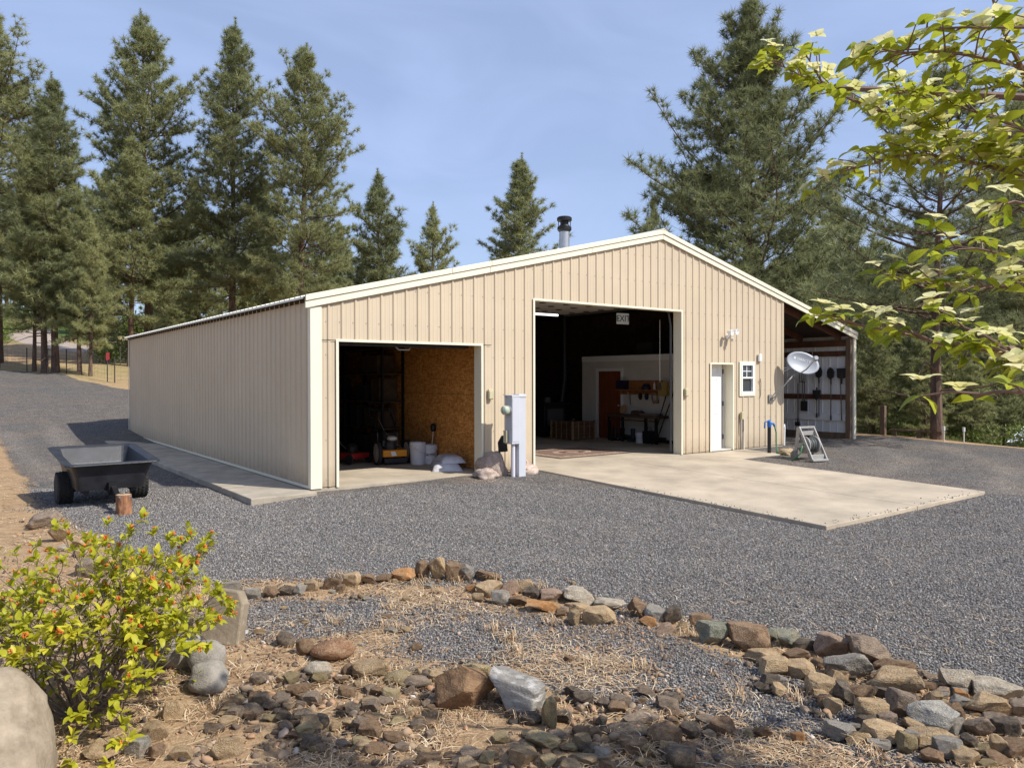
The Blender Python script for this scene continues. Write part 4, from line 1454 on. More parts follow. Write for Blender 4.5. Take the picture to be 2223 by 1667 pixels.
# crates, stove, pipe
M_crate = mat("crate_timber", (.13, .065, .030), .8, var=.35, vscale=5, rnd=.2)
M_crate2 = mat("crate_lath", (.30, .19, .10), .8, var=.2, vscale=6)
def crate(label, loc, w, d, h, rz):
    c = thing("crate", label, "crate", loc, rz)
    MB().box(-w / 2 + .02, -d / 2 + .02, .02, w / 2 - .02, d / 2 - .02, h - .04).build("load", M_core, c)
    for sx in (-1, 1):
        for sy in (-1, 1):
            MB().box(sx * w / 2 - .025, sy * d / 2 - .025, 0, sx * w / 2 + .025, sy * d / 2 + .025, h).build("corner_post", M_crate2, c)
    for k in range(5):
        z = .03 + k * (h - .08) / 4.4
        MB().box(-w / 2 + .026, -d / 2 - .012, z, w / 2 - .026, -d / 2 + .006, z + .075).build("slat", M_crate, c)
        MB().box(-w / 2 - .012, -d / 2 + .026, z, -w / 2 + .006, d / 2 - .026, z + .075).build("slat", M_crate, c)
    for k in range(1, 4):
        x = -w / 2 + w * k / 4
        MB().box(x - .012, -d / 2 - .024, .0, x + .012, -d / 2 - .013, h - .02).build("lath", M_crate2, c)
        y_ = -d / 2 + d * k / 4
        MB().box(-w / 2 - .024, y_ - .012, .0, -w / 2 - .013, y_ + .012, h - .02).build("lath", M_crate2, c)
    return c
crate("slatted brown crate with pale laths on the floor before the dark stove", (9.62, 4.72, .002), .86, .86, .54, R_(2))
st = thing("wood_stove", "black wood stove with a stack of dark things on top, behind the crates", "stove", (9.75, 6.0, 0))
MB().box(-.42, -.35, .18, .42, .35, .95).build("firebox", M_black, st, bevel=.02)
MB().box(-.30, -.37, .32, .30, -.352, .82).build("door", mat("stove_grey", (.07, .07, .07), .5), st)
MB().box(-.48, -.40, .955, .55, .40, 1.0).build("top_plate", M_black, st)
for sx in (-.36, .36):
    for sy in (-.3, .3):
        MB().box(sx - .04, sy - .04, 0, sx + .04, sy + .04, .18).build("leg", M_black, st)
MB().tube([(.55, .0, 1.0), (.60, 0, 1.3), (CX - 9.75, CY - 6.0, 1.7), (CX - 9.75, CY - 6.0, 4.2)], .11, 14).build("flue", M_black, st)
MB().tube([(-.1, -.1, 1.01), (-.1, -.1, 1.16)], [.12, .10], 12).build("kettle", mat("stove_grey", (.07, .07, .07), .5), st)
# ---- on and under the bench along the office wall
sh = thing("wall_shelf", "varnished wooden shelf with pegs on the white office wall", "shelf", (10.55, 3.02, 0))
M_shelf = mat("shelf_timber", (.34, .14, .045), .6, var=.25, vscale=4)
MB().box(.02, -.78, 1.28, .045, .78, 1.66).build("back_board", M_shelf, sh)
MB().box(-.18, -.78, 1.385, .019, .78, 1.41).build("shelf", M_shelf, sh)
MB().box(.0, -.78, 1.27, .019, .78, 1.38).build("peg_rail", M_shelf, sh)
for k in range(6):
    MB().tube([(.0, -.65 + k * .25, 1.33), (-.06, -.65 + k * .25, 1.35)], .010, 6).build("peg", M_core, sh)
tag(MB().box(-.13, -.14, 0, .10, .14, .24).build("blue_bin", mat("navy_plastic", (.015, .018, .04), .5), loc=(10.47, 3.60, 1.412), bevel=.01), "dark blue bin on the left end of the wooden wall shelf", "bin")
tag(MB().lathe([(.0, 0), (.11, 0), (.12, .06), (.08, .14), (.0, .17)], 12).build("cap", mat("navy_plastic", (.015, .018, .04)), loc=(10.46, 2.72, 1.412)), "dark cap lying in the middle of the wooden wall shelf", "cap")
tag(MB().lathe([(.0, 0), (.035, 0), (.035, .15), (.012, .18), (.012, .21), (.0, .212)], 10).build("bottle", M_offw, loc=(10.46, 2.42, 1.412)), "pale bottle near the right end of the wooden wall shelf", "bottle")
cb = thing("wall_cupboard", "small ochre cupboard on the white office wall right of the shelf", "cupboard", (10.50, 2.06, 1.27))
MB().box(-.14, -.15, 0, .095, .15, .36).build("body", mat("ochre_board", (.36, .24, .07), .6), cb)
MB().box(-.152, -.14, .01, -.141, .14, .35).build("door", MATS["ochre_board"], cb)
for y_, lab, l_ in ((3.42, "pale work strap hanging from the wall shelf's left peg", .36), (3.34, "thin cord hanging beside the pale work strap", .34)):
    tag(MB().tube([(0, 0, 0), (.02, .02, -l_ * .5), (0, .0 - .02, -l_)], .010, 6).build("strap", M_offw if l_ > .35 else M_wood, loc=(10.49, y_, 1.33)), lab, "strap")
for y_, lab, m_ in ((2.95, "dark glove hanging from the wall shelf, left one of the pair", M_black), (2.72, "dark glove hanging from the wall shelf, right one of the pair", mat("navy_plastic", (0, 0, 0)))):
    mb = MB().lathe([(.03, 0), (.05, -.04), (.055, -.12)], 8); 
    for k in range(4):
        mb.tube([(0, -.04 + k * .026, -.115), (0, -.045 + k * .03, -.19 + abs(k - 1.5) * .012)], .012, 6)
    mb.tube([(0, .05, -.06), (0, .08, -.11)], .012, 6)
    tag(mb.build("glove", m_, loc=(10.48, y_, 1.32)), lab, "glove", "gloves on the wall shelf pegs")
mb = MB().tube([(0, 0, 0), (.01, -.10, -.02), (0, -.16, -.12), (0, -.12, -.24), (0, -.03, -.28), (0, .03, -.12), (0, 0, 0)], .022, 8)
mb.lathe([(.0, -.03), (.06, -.02), (.06, .05), (.0, .06)], 10, Matrix.Translation((0, -.14, -.25)))
tag(mb.build("ear_defenders", mat("tan_cloth", (.28, .19, .11), .8), loc=(10.48, 2.50, 1.33)), "tan and black ear defenders hanging from the wall shelf", "ear defenders")
bn = thing("work_bench", "long dark workbench against the white office wall", "workbench", (10.33, 2.95, 0))
MB().box(-.22, -.92, .66, .25, .92, .73).build("bench_top", M_core, bn)
MB().box(-.20, -.9, .575, -.17, .9, .60).build("rail", M_core, bn)
for yy in (-.86, -.5, .35, .86):
    MB().box(-.20, yy - .03, 0, -.14, yy + .03, .66).build("leg", M_black, bn)
MB().box(.14, -.9, .1, .18, .9, .16).build("rail", M_core, bn)
tag(MB().lathe([(.0, 0), (.12, .0), (.13, .02), (.0, .035)], 16, Matrix.Rotation(R_(-70), 4, 'Y')).build("straw_disc", mat("straw_tan", (.42, .24, .12), .8), loc=(10.40, 3.50, .86)), "round tan disc leaning above the workbench", "disc")
tag(MB().prism([(-.12, 0), (.12, 0), (.14, .05), (.05, .12), (-.1, .11)], -.16, .16).build("bundled_cloth", M_core, loc=(10.32, 2.90, .732), bevel=.02), "dark bundle lying in the middle of the workbench", "bundle")
tag(MB().box(-.14, -.28, 0, .14, .28, .05).build("flat_box", mat("card_grey", (.20, .15, .12), .8), loc=(10.33, 2.42, .732)), "flat brownish box on the right half of the workbench", "box")
def boot(label, loc, rz, m):
    b_ = thing("boot", label, "boot", loc, rz, "rubber boots under the workbench")
    MB().lathe([(.06, .06), (.055, .16), (.065, .34), (.068, .35)], 12).build("shaft", m, b_)
    mb = MB().tube([(.02, 0, .05), (-.08, 0, .055), (-.16, 0, .04), (-.20, 0, .03)], [.055, .055, .048, .025], 10)
    mb.build("foot", m, b_)
boot("tall black boot under the left end of the workbench", (10.20, 3.62, .002), R_(10), M_black)
boot("black boot close behind another at the left end of the bench", (10.36, 3.50, .002), R_(-10), M_black)
boot("dark blue boot standing alone under the middle of the workbench", (10.30, 3.05, .002), 0, mat("navy_rubber", (.02, .03, .045), .5))
bucket("small white bucket on the floor under the workbench", (10.15, 2.66, .002), .27, .115, R_(-60), None, False, None)
bg = thing("tote_bag", "black tote bag standing on the floor right of the small white bucket", "bag", (10.22, 2.38, .002))
MB().prism([(-.14, 0), (.14, 0), (.16, .33), (-.16, .33)], -.12, .12).build("body", M_black, bg, bevel=.02)
MB().tube([(0, -.08, .32), (0, -.06, .42), (0, .06, .42), (0, .08, .32)], .01, 6).build("handle", M_black, bg)
for y_, lab, top in ((2.02, "dark pole leaning on the office wall by the bay opening", 1.75), (1.90, "second dark pole leaning at the right edge of the bay", 1.45)):
    tag(MB().tube([(10.05, y_ + .12, .004), (10.56, y_ - .10, top)], .016, 6).build("leaning_pole", M_black, None), lab, "pole")
cd = thing("pull_cord", "pull cord with a dark bulb handle hanging in the taller bay", "cord", (8.53, .5, 3.05))
MB().tube([(0, 0, 0), (0, 0, -1.42)], .006, 5).build("cord", M_offw, cd)
MB().lathe([(.0, -1.62), (.028, -1.60), (.034, -1.52), (.014, -1.42), (.0, -1.41)], 10).build("handle", M_black, cd)
tag(MB().box(-.5, -.3, 0, .5, .3, .35).build("loft_box", M_dark, loc=(11.4, 3.2, 2.365), bevel=.02), "dark box stored on the roof of the white office", "box")
tag(MB().box(-.3, -.5, 0, .3, .5, .22).build("loft_case", mat("grey_case", (.09, .09, .09), .6), loc=(11.2, 1.6, 2.365), bevel=.03), "grey case stored on the office roof near the bay opening", "case")

# ------------------------------------------------------------------ dump cart and log
ct = thing("dump_cart", "black plastic dump cart with two knobbly tyres parked by the walkway", "cart", (-2.68, 1.46, -.11), 0)
ct.scale = (1.09, 1.09, 1.10)
cdir = Vector((-1.04 * .7988 + 1.30 * .6016, 1.04 * .6016 + 1.30 * .7988, 0)).normalized()   # front to back
ct.rotation_euler = (R_(2.5), 0, math.atan2(cdir.y, cdir.x) - math.pi / 2)
def tub():
    mb = MB()
    def ring(hx, y0, y1, z0, z1, rr, n=5):
        out = []
        for (cx, cy, a0) in ((hx - rr, y1 - rr, 0), (-hx + rr, y1 - rr, 90), (-hx + rr, y0 + rr, 180), (hx - rr, y0 + rr, 270)):
            for k in range(n):
                a = R_(a0 + 90 * k / (n - 1))
                y = cy + rr * math.sin(a)
                out.append((cx + rr * math.cos(a), y, z0 + (z1 - z0) * (y - y0) / (y1 - y0)))
        return out
    rs = [ring(.40, -.58, .52, .26, .26, .06), ring(.43, -.64, .62, .44, .46, .07), ring(.50, -.70, .78, .60, .66, .09), ring(.56, -.76, .84, .615, .675, .10),
          ring(.565, -.765, .845, .60, .66, .10), ring(.565, -.765, .845, .59, .65, .10), ring(.55, -.75, .83, .595, .655, .10), ring(.495, -.69, .765, .60, .66, .09), ring(.47, -.665, .74, .60, .65, .08), ring(.405, -.60, .58, .30, .30, .06)]
    rs = rs[:6] 
    inner = [ring(.485, -.685, .765, .60, .66, .08), ring(.40, -.60, .58, .44, .46, .06), ring(.37, -.55, .49, .285, .285, .05)]
    n = len(rs[0])
    # outer wall up to the rim, over the rim, down the inside
    seq = [rs[0], rs[1], ring(.485, -.69, .755, .59, .645, .08), ring(.555, -.755, .835, .595, .655, .10), ring(.565, -.765, .845, .605, .665, .10), ring(.56, -.76, .84, .62, .68, .10), ring(.49, -.695, .77, .625, .685, .09)] + [ring(.455, -.66, .735, .60, .655, .08), inner[1], inner[2]]
    for r in seq:
        mb.v += r
    for i in range(len(seq) - 1):
        for k in range(n):
            k2 = (k + 1) % n
            mb.f.append((i * n + k, i * n + k2, (i + 1) * n + k2, (i + 1) * n + k))
    mb.f.append(tuple(range(n))[::-1])
    e = (len(seq) - 1) * n
    mb.f.append(tuple(e + k for k in range(n)))
    return mb
M_cart = mat("cart_plastic", (.024, .025, .030), .45, var=.45, vscale=5, bump=.15, bscale=60, spec=.45)
tub().build("tub", M_cart, ct, smooth=False, bevel=0)
for sx in (-.28, 0, .28):
    MB().box(sx - .03, -.50, .20, sx + .03, .45, .258).build("floor_rib", M_cart, ct)
MB().box(-.36, .02, .16, .36, .08, .20).build("axle", M_black, ct)
M_tread = mat("cart_tyre", (.028, .027, .026), .85, var=.3, vscale=20)
for sx in (-1, 1):
    Mw = Matrix.Translation((sx * .46, .05, .215)) @ Matrix.Rotation(R_(90), 4, 'Y')
    w_ = .19
    t = MB().lathe([(.10, -w_ / 2), (.17, -w_ / 2), (.205, -w_ * .38), (.212, -w_ * .2), (.212, w_ * .2), (.205, w_ * .38), (.17, w_ / 2), (.10, w_ / 2)], 30, Mw)
    tyre = t.build("wheel", M_tread, ct, smooth=False)
    kn = MB()
    for k in range(30):
        for j in range(4):
            a = 2 * math.pi * (k + .5 * (j % 2)) / 30
            zc = (-.0675 + j * .045)
            r0 = .205 if j in (0, 3) else .211
            M2 = Mw @ Matrix.Rotation(a, 4, 'Z') @ Matrix.Translation((r0, 0, zc)) @ Matrix.Rotation(R_(25 if j % 2 else -25), 4, 'X')
            kn.box(-.004, -.014, -.018, .011, .014, .018, M2)
    struct(kn.build("tread_blocks", M_tread, tyre), "stuff")
    MB().lathe([(.02, -.075), (.095, -.085), (.10, -.02), (.10, .02), (.095, .085), (.02, .075)], 18, Mw).build("rim", M_black, tyre)
tg = MB().tube([(0, .0, .21), (0, -.62, .215), (0, -1.0, .22), (0, -1.28, .27)], .026, 8).build("tongue", M_black, ct)
mb = MB(); mb.box(-.055, -.70, .20, .055, -.60, .36); mb.beam((0, -.68, .30), (0, -1.02, .20), .06, .05); mb.build("latch_bracket", M_black, ct)
mb = MB(); mb.box(-.07, -1.36, .275, .07, -1.20, .295); mb.box(-.05, -1.36, .255, .05, -1.22, .268); mb.tube([(0, -1.29, .25), (0, -1.29, .36)], .012, 8); mb.build("hitch", M_galv, ct)
lp = ct.matrix_basis @ Vector((0, -1.30, 0))
lx, ly = -2.69, .09
# log below the hitch
M_bark = mat("pine_bark", (.13, .055, .028), .9, col2=(.42, .20, .10), vscale=16, bump=.9, bscale=30, stretch=(1, 1, .45))
lg = thing("log", "short upright log of reddish bark under the cart hitch", "log", (lp.x, lp.y, zg(lp.x, lp.y) - .01))
mb = MB().lathe([(.105, 0), (.10, .03), (.094, .14), (.097, .27)], 22)
for i, v in enumerate(mb.v):
    k = 1 + .07 * noise.noise(Vector((v[0] * 30, v[1] * 30, v[2] * 8)))
    mb.v[i] = (v[0] * k, v[1] * k, v[2])
mb.build("bark", M_bark, lg)
MB().lathe([(.0, 0), (.088, 0), (.088, .004), (.0, .005)], 20, Matrix.Translation((0, 0, .27))).build("cut_face", mat("cut_wood", (.48, .33, .19), .8, var=.15), lg)
ROCKS = [
(-2.54, -4.5, 0.161, 0.117, 'G', 'grey stone at the left end of the stone border, behind the leafy shrub'),
(-2.441, -4.691, 0.13, 0.087, 'G', 'small grey stone second from the left end of the stone border'),
(-2.299, -4.721, 0.131, 0.08, 'B', 'low brown stone third from the left end of the stone border'),
(-2.174, -4.772, 0.124, 0.088, 'D', 'dark charcoal stone in the left part of the stone border'),
(-2.075, -4.828, 0.117, 0.097, 'G', 'pale grey stone between a charcoal stone and a pointed tan one'),
(-1.944, -4.793, 0.127, 0.104, 'T', 'pointed tan stone in the left part of the stone border'),
(-1.789, -4.861, 0.142, 0.12, 'B', 'brown wedge stone left of a small dark one in the border'),
(-1.762, -4.97, 0.104, 0.074, 'B', "small dull brown stone tucked in front of the border's left half"),
(-1.598, -4.851, 0.168, 0.137, 'T', 'tan block with one lit face, left of the low brown border stones'),
(-1.444, -4.894, 0.146, 0.099, 'B', 'flat brown stone between the tan block and the orange stone'),
(-1.295, -4.92, 0.148, 0.084, 'B', 'low reddish brown stone directly left of the orange stone'),
(-1.113, -4.972, 0.22, 0.122, 'O', 'orange rounded stone on the border next to the upright ones'),
(-0.953, -5.047, 0.136, 0.177, 'B', 'dark brown stone leaning on the tallest upright stone'),
(-0.864, -5.14, 0.17, 0.239, 'T', 'tallest tan stone standing upright at the crest of the border'),
(-0.73, -5.222, 0.167, 0.177, 'B', 'square brown stone right of the tallest upright stone'),
(-0.619, -5.31, 0.136, 0.161, 'G', 'pale grey upright stone at the crest of the border'),
(-0.482, -5.425, 0.236, 0.101, 'B', 'long low brown stone right of the pale grey upright one'),
(-0.712, -5.796, 0.222, 0.13, 'T', 'wide tan stone in front of the long low brown one'),
(-0.503, -5.845, 0.18, 0.132, 'P', 'reddish stone between the wide tan stone and the gravel'),
(-0.384, -5.904, 0.126, 0.126, 'T', 'tan stone with a shaded left face at the bend of the border'),
(-0.775, -5.599, 0.09, 0.066, 'O', 'small orange stone in front of the border crest'),
(-0.88, -5.874, 0.101, 0.081, 'T', 'small tan cube of stone in front of the border bend'),
(-0.75, -6.031, 0.157, 0.117, 'G', 'grey brown stone at the left end of the two flat slabs'),
(-0.65, -6.148, 0.185, 0.091, 'B', 'brown flat slab left of the orange slab'),
(-0.582, -6.377, 0.262, 0.105, 'O', 'long orange slab lying along the inside of the border'),
(-0.44, -6.061, 0.154, 0.103, 'D', 'dark bluish stone at the bend behind the flat slabs'),
(-0.344, -6.245, 0.215, 0.114, 'P', 'dark reddish lumpy stone left of the white topped stone'),
(-0.199, -6.423, 0.251, 0.143, 'W', 'grey stone with a bleached white top on the border'),
(-0.09, -6.677, 0.258, 0.103, 'W', 'long bleached stone right of the white topped one'),
(-0.36, -6.556, 0.231, 0.08, 'T', 'tan slab in front of the white topped stone'),
(-0.525, -6.553, 0.096, 0.067, 'B', 'small brown stone at the right end of the orange slab'),
(-0.424, -6.895, 0.254, 0.155, 'T', 'large rounded tan stone lying inside the border bend'),
(-0.568, -6.763, 0.104, 0.111, 'T', 'tan crumbly stone left of the large rounded tan one'),
(-0.042, -6.941, 0.173, 0.158, 'B', 'brown block left of the slate grey stone'),
(0.025, -7.067, 0.166, 0.123, 'S', 'slate grey stone with a flat face amid brown blocks'),
(-0.11, -7.124, 0.127, 0.081, 'O', 'dark orange stone under the slate grey one'),
(0.104, -7.186, 0.141, 0.141, 'D', 'dark stone right of the slate grey one'),
(0.057, -7.341, 0.071, 0.075, 'T', 'small round tan stone under the dark ones'),
(-0.127, -7.313, 0.169, 0.086, 'P', 'flat pinkish stone in front of the slate grey one'),
(0.182, -7.4, 0.172, 0.133, 'B', 'brown stone left of the mossy grey green block'),
(0.018, -7.667, 0.223, 0.17, 'E', 'grey green block with a pale top on the border'),
(0.271, -7.639, 0.067, 0.092, 'T', 'narrow tan stone between the green block and the big brown one'),
(0.14, -7.878, 0.278, 0.187, 'B', 'big brown angular stone with a shaded left face'),
(0.442, -7.88, 0.099, 0.102, 'E', 'small pale green stone behind the big brown angular one'),
(0.41, -8.032, 0.184, 0.149, 'E', 'grey green rock behind the flat tan slabs'),
(0.448, -8.142, 0.165, 0.101, 'D', 'charcoal rock left of the tall pinkish one'),
(0.499, -8.317, 0.221, 0.189, 'P', 'tall pinkish rock peaking above the stone bank'),
(0.556, -8.564, 0.267, 0.225, 'M', 'tall mauve brown rock at the gravel side of the bank'),
(0.263, -8.192, 0.182, 0.079, 'B', 'low dark brown rock at the foot of the charcoal one'),
(0.032, -8.074, 0.228, 0.087, 'T', 'flat tan slab below the big brown angular stone'),
(-0.117, -8.276, 0.207, 0.135, 'T', 'cracked tan slab at the lower left of the bank'),
(-0.026, -8.399, 0.2, 0.136, 'T', 'tan brown rock with a dark hollow on its left'),
(0.234, -8.377, 0.093, 0.077, 'B', 'fist sized brown rock under the pinkish one'),
(0.188, -8.622, 0.288, 0.203, 'G', 'large speckled grey rock in the middle of the bank'),
(-0.147, -8.622, 0.186, 0.137, 'T', 'brownish tan rock curved like a bean below the grey one'),
(0.58, -8.737, 0.265, 0.11, 'B', 'long brown rock behind the large tan boulder block'),
(0.253, -8.887, 0.321, 0.174, 'T', 'large tan block with a flat sunlit top on the bank'),
(0.068, -8.803, 0.114, 0.104, 'D', 'dark rock put in for the black hollow between the grey and tan blocks'),  # dark stone stands in for a shaded hollow between the rocks
(-0.095, -8.752, 0.169, 0.127, 'D', 'dark grey rock with a white edge below the speckled one'),
(-0.264, -8.714, 0.092, 0.083, 'B', 'shaded brown rock at the lower left edge of the bank'),
(0.003, -9.045, 0.158, 0.153, 'M', 'purplish grey rock under the large tan block'),
(-0.23, -8.983, 0.172, 0.138, 'T', 'squat khaki rock left of the purplish grey one'),
(0.512, -8.975, 0.09, 0.062, 'B', 'small brown rock in the hollow beside the large tan block'),
(0.527, -9.068, 0.092, 0.063, 'P', 'small pinkish rock under the wide weathered one'),
(0.651, -9.102, 0.257, 0.167, 'W', 'wide weathered pale rock on the right of the bank'),
(0.554, -9.155, 0.086, 0.067, 'O', 'small orange rock under the wide weathered pale one'),
(0.726, -9.304, 0.317, 0.133, 'W', "long pale rock at the right end of the bank's top row"),
(0.327, -9.083, 0.105, 0.088, 'T', 'olive tan rock with a lit front face'),
(0.32, -9.149, 0.143, 0.061, 'T', 'narrow tan rock above the light grey one'),
(0.44, -9.352, 0.249, 0.131, 'T', 'rough tan rock below the long pale one'),
(0.596, -9.458, 0.122, 0.103, 'M', 'dark mauve rock at the right edge of the picture'),
(0.245, -9.266, 0.082, 0.099, 'B', 'upright brown rock between light grey and rough tan rocks'),
(-0.043, -9.259, 0.263, 0.16, 'S', 'broad light grey rock with a shadowed notch'),
(0.103, -9.443, 0.149, 0.122, 'M', 'grey brown rock right of the broad light grey one'),
(0.255, -9.523, 0.137, 0.116, 'D', 'dark rock with a pale rim near the right edge'),
(-0.076, -9.462, 0.083, 0.091, 'D', 'dark pointed rock below the grey brown one'),
(-0.585, -9.006, 0.188, 0.106, 'G', 'low grey rock at the left end of the front slabs'),
(-0.541, -9.06, 0.138, 0.087, 'T', 'tan rock leaning on the low grey front rock'),
(-0.402, -9.157, 0.259, 0.125, 'T', 'biggest tan slab along the foot of the bank'),
(-0.235, -9.315, 0.228, 0.103, 'T', 'wide tan slab right of the biggest one'),
(-0.41, -9.272, 0.102, 0.109, 'K', 'upright khaki rock between the two wide tan slabs'),
(-0.497, -9.168, 0.115, 0.062, 'G', 'small grey rock below the biggest tan slab'),
(-0.27, -9.433, 0.141, 0.11, 'G', 'grey rock with a tan front at the foot of the bank'),
(-0.402, -9.405, 0.115, 0.083, 'B', 'brown rock half buried below the wide tan slab'),
(-0.095, -9.542, 0.068, 0.076, 'K', 'small khaki rock near the lower right corner'),
(0.015, -9.565, 0.086, 0.102, 'T', 'tan upright rock near the lower right corner'),
(-0.265, -9.527, 0.131, 0.09, 'T', 'round topped tan rock at the bottom edge of the picture'),
(-0.129, -9.626, 0.123, 0.073, 'B', 'brown rock at the bottom edge near the right corner'),
(-0.207, -9.597, 0.095, 0.05, 'K', 'khaki rock cut by the bottom edge of the picture'),
(0.046, -9.641, 0.097, 0.076, 'B', 'dull brown rock in the lower right corner'),
(0.388, -9.537, 0.096, 0.078, 'M', 'mauve rock below the right end of the bank'),
(-1.067, -8.563, 0.145, 0.105, 'B', 'lone brown block in the gravel before the stone bank'),
(-0.976, -8.687, 0.044, 0.054, 'K', 'khaki stone right of the lone brown block'),
(-0.904, -8.729, 0.094, 0.071, 'B', 'reddish brown stone among gravel right of the lone block'),
(-0.786, -8.865, 0.07, 0.062, 'O', 'bright orange stone alone in the garden gravel'),
(-1.164, -8.555, 0.076, 0.054, 'M', 'pale mauve stone left of the lone brown block'),
(-2.604, -5.929, 0.135, 0.113, 'D', 'round dark cobble left of the brown boulders'),
(-2.533, -6.133, 0.122, 0.115, 'B', 'brown stone between the dark cobble and the reddish boulder'),
(-2.424, -6.35, 0.282, 0.143, 'R', 'reddish brown boulder lying behind the pale cobble'),
(-2.605, -6.527, 0.178, 0.092, 'W', 'smooth pale grey cobble on the dry needles'),
(-2.443, -6.634, 0.092, 0.081, 'B', 'small brown stone right of the smooth pale cobble'),
(-2.347, -6.791, 0.222, 0.128, 'T', 'tan boulder with a tuft of dry grass on it'),
(-2.245, -6.963, 0.176, 0.098, 'K', 'smooth khaki cobble left of a flat grey brown one'),
(-2.176, -7.076, 0.174, 0.089, 'M', 'flat grey brown cobble before the big mottled boulder'),
(-2.069, -6.977, 0.1, 0.07, 'D', 'dark stone behind the flat grey brown cobble'),
(-2.013, -7.052, 0.119, 0.069, 'T', 'flat tan stone behind the big mottled boulder'),
(-1.867, -7.282, 0.196, 0.164, 'K', 'olive tan boulder behind the big mottled one'),
(-1.62, -7.294, 0.196, 0.07, 'T', 'flat tan slab behind the white streaked boulder'),
(-1.673, -7.712, 0.131, 0.085, 'T', 'pale flat stone right of the white streaked boulder'),
(-1.822, -7.941, 0.087, 0.166, 'K', 'upright yellowish stone beside the white streaked boulder'),
(-1.696, -7.926, 0.095, 0.063, 'D', 'dark flat stone right of the upright yellowish one'),
(-1.877, -7.854, 0.109, 0.075, 'D', 'shaded stone left of the upright yellowish one'),
(-1.441, -8.488, 0.178, 0.123, 'B', 'brown block in the dappled shade of the front'),
(-1.511, -8.272, 0.245, 0.049, 'D', 'long flat dark stone in the dappled shade'),
(-1.616, -8.407, 0.149, 0.086, 'B', 'dark brown stone left of the brown block in the shade'),
(-2.011, -8.123, 0.18, 0.102, 'K', 'khaki slab below the upright yellowish stone'),
(-2.192, -8.202, 0.15, 0.112, 'T', 'tan wedge stone at the bottom edge of the picture'),
(-2.091, -8.269, 0.09, 0.067, 'K', 'pale khaki stone beside the tan wedge at the bottom edge'),
(-2.033, -8.304, 0.09, 0.06, 'B', 'small brown stone at the bottom edge right of two pale ones'),
(-1.918, -8.344, 0.144, 0.053, 'T', 'flat tan stone at the bottom centre edge'),
(-1.815, -8.378, 0.084, 0.069, 'S', 'bluish grey stone at the bottom centre'),
(-1.545, -8.677, 0.15, 0.112, 'D', 'dark leaning stone at the bottom edge of the picture'),
(-1.734, -8.131, 0.097, 0.065, 'B', 'brown stone in the middle of the shaded rubble'),
(-1.353, -8.222, 0.194, 0.076, 'M', 'long mauve stone in the shaded rubble'),
(-1.549, -8.089, 0.067, 0.059, 'D', 'small dark stone at the edge of the shade'),
(-3.538, -6.657, 0.112, 0.127, 'T', 'tan block right of the shaded shrub base'),
(-3.66, -6.835, 0.13, 0.102, 'T', 'tan triangular stone right of the shrub base'),
(-3.778, -6.952, 0.124, 0.107, 'S', 'blue grey pointed stone below the shrub'),
(-3.921, -6.904, 0.193, 0.097, 'T', 'low tan slab between the big boulder and the blue grey stone'),
(-3.694, -7.021, 0.089, 0.071, 'B', 'brown stone right of the blue grey pointed one'),
(-3.591, -7.114, 0.106, 0.071, 'T', 'tan stone near the bottom edge left of the dark rubble'),
(-3.399, -7.227, 0.143, 0.116, 'T', 'pale tan stone at the left of the dark rubble'),
(-3.617, -0.475, 0.397, 0.188, 'M', 'flat mauve stone behind the shrub at the gravel edge'),
(-3.536, -1.421, 0.212, 0.212, 'T', "tan stone behind the shrub's upper twigs"),
(-3.46, -3.212, 0.226, 0.177, 'M', "mauve stone seen through the shrub's middle"),
(-3.423, -3.902, 0.164, 0.149, 'T', 'tan stone seen through the shrub near the gravel'),
(-3.244, -3.884, 0.137, 0.137, 'T', 'small tan stone seen through the right twigs of the shrub'),
(-3.15, -4.725, 0.11, 0.083, 'Q', 'white quartz stone seen through the shrub'),
(-3.15, -5.247, 0.193, 0.141, 'M', 'grey mauve stone left of the standing slab'),
(-2.799, -5.544, 0.09, 0.051, 'Q', 'small pale quartz stone right of the standing slab'),
]
# ------------------------------------------------------------------ rocks of the border and the bank
rng = np.random.default_rng(11)
random.seed(5)
def hull_rock(seed, npts=15, subd=4):
    """a lump cut by random planes, so that it has broad broken faces and worn edges"""
    rr = random.Random(seed)
    bm = bmesh.new()
    bmesh.ops.create_icosphere(bm, subdivisions=subd, radius=1)
    planes = []
    for k in range(npts):
        d = Vector((rr.gauss(0, 1), rr.gauss(0, 1), rr.gauss(0, .8))).normalized()
        planes.append((d, rr.uniform(.48, .86)))
    planes.append((Vector((rr.gauss(0, .2), rr.gauss(0, .2), 1)).normalized(), rr.uniform(.45, .7)))
    off = Vector((seed * 1.7, seed * .3, 0))
    for v in bm.verts:
        c = v.co.copy()
        for d, h in planes:
            q = c.dot(d) - h
            if q > 0:
                c -= d * q * .97
        n_ = noise.noise(c * 1.6 + off) * .10 + noise.noise(c * 4.5 + off) * .040 + noise.noise(c * 13 + off) * .016
        v.co = c * (1 + n_)
    xs = [v.co.x for v in bm.verts]; ys = [v.co.y for v in bm.verts]; zs = [v.co.z for v in bm.verts]
    for v in bm.verts:
        v.co.x = (v.co.x - (max(xs) + min(xs)) / 2) / (max(xs) - min(xs))
        v.co.y = (v.co.y - (max(ys) + min(ys)) / 2) / (max(ys) - min(ys))
        v.co.z = (v.co.z - min(zs)) / (max(zs) - min(zs))
    me = bpy.data.meshes.new("rock")
    bm.to_mesh(me); bm.free()
    return me
VAR = [hull_rock(s, 8 + s % 6) for s in range(20)]
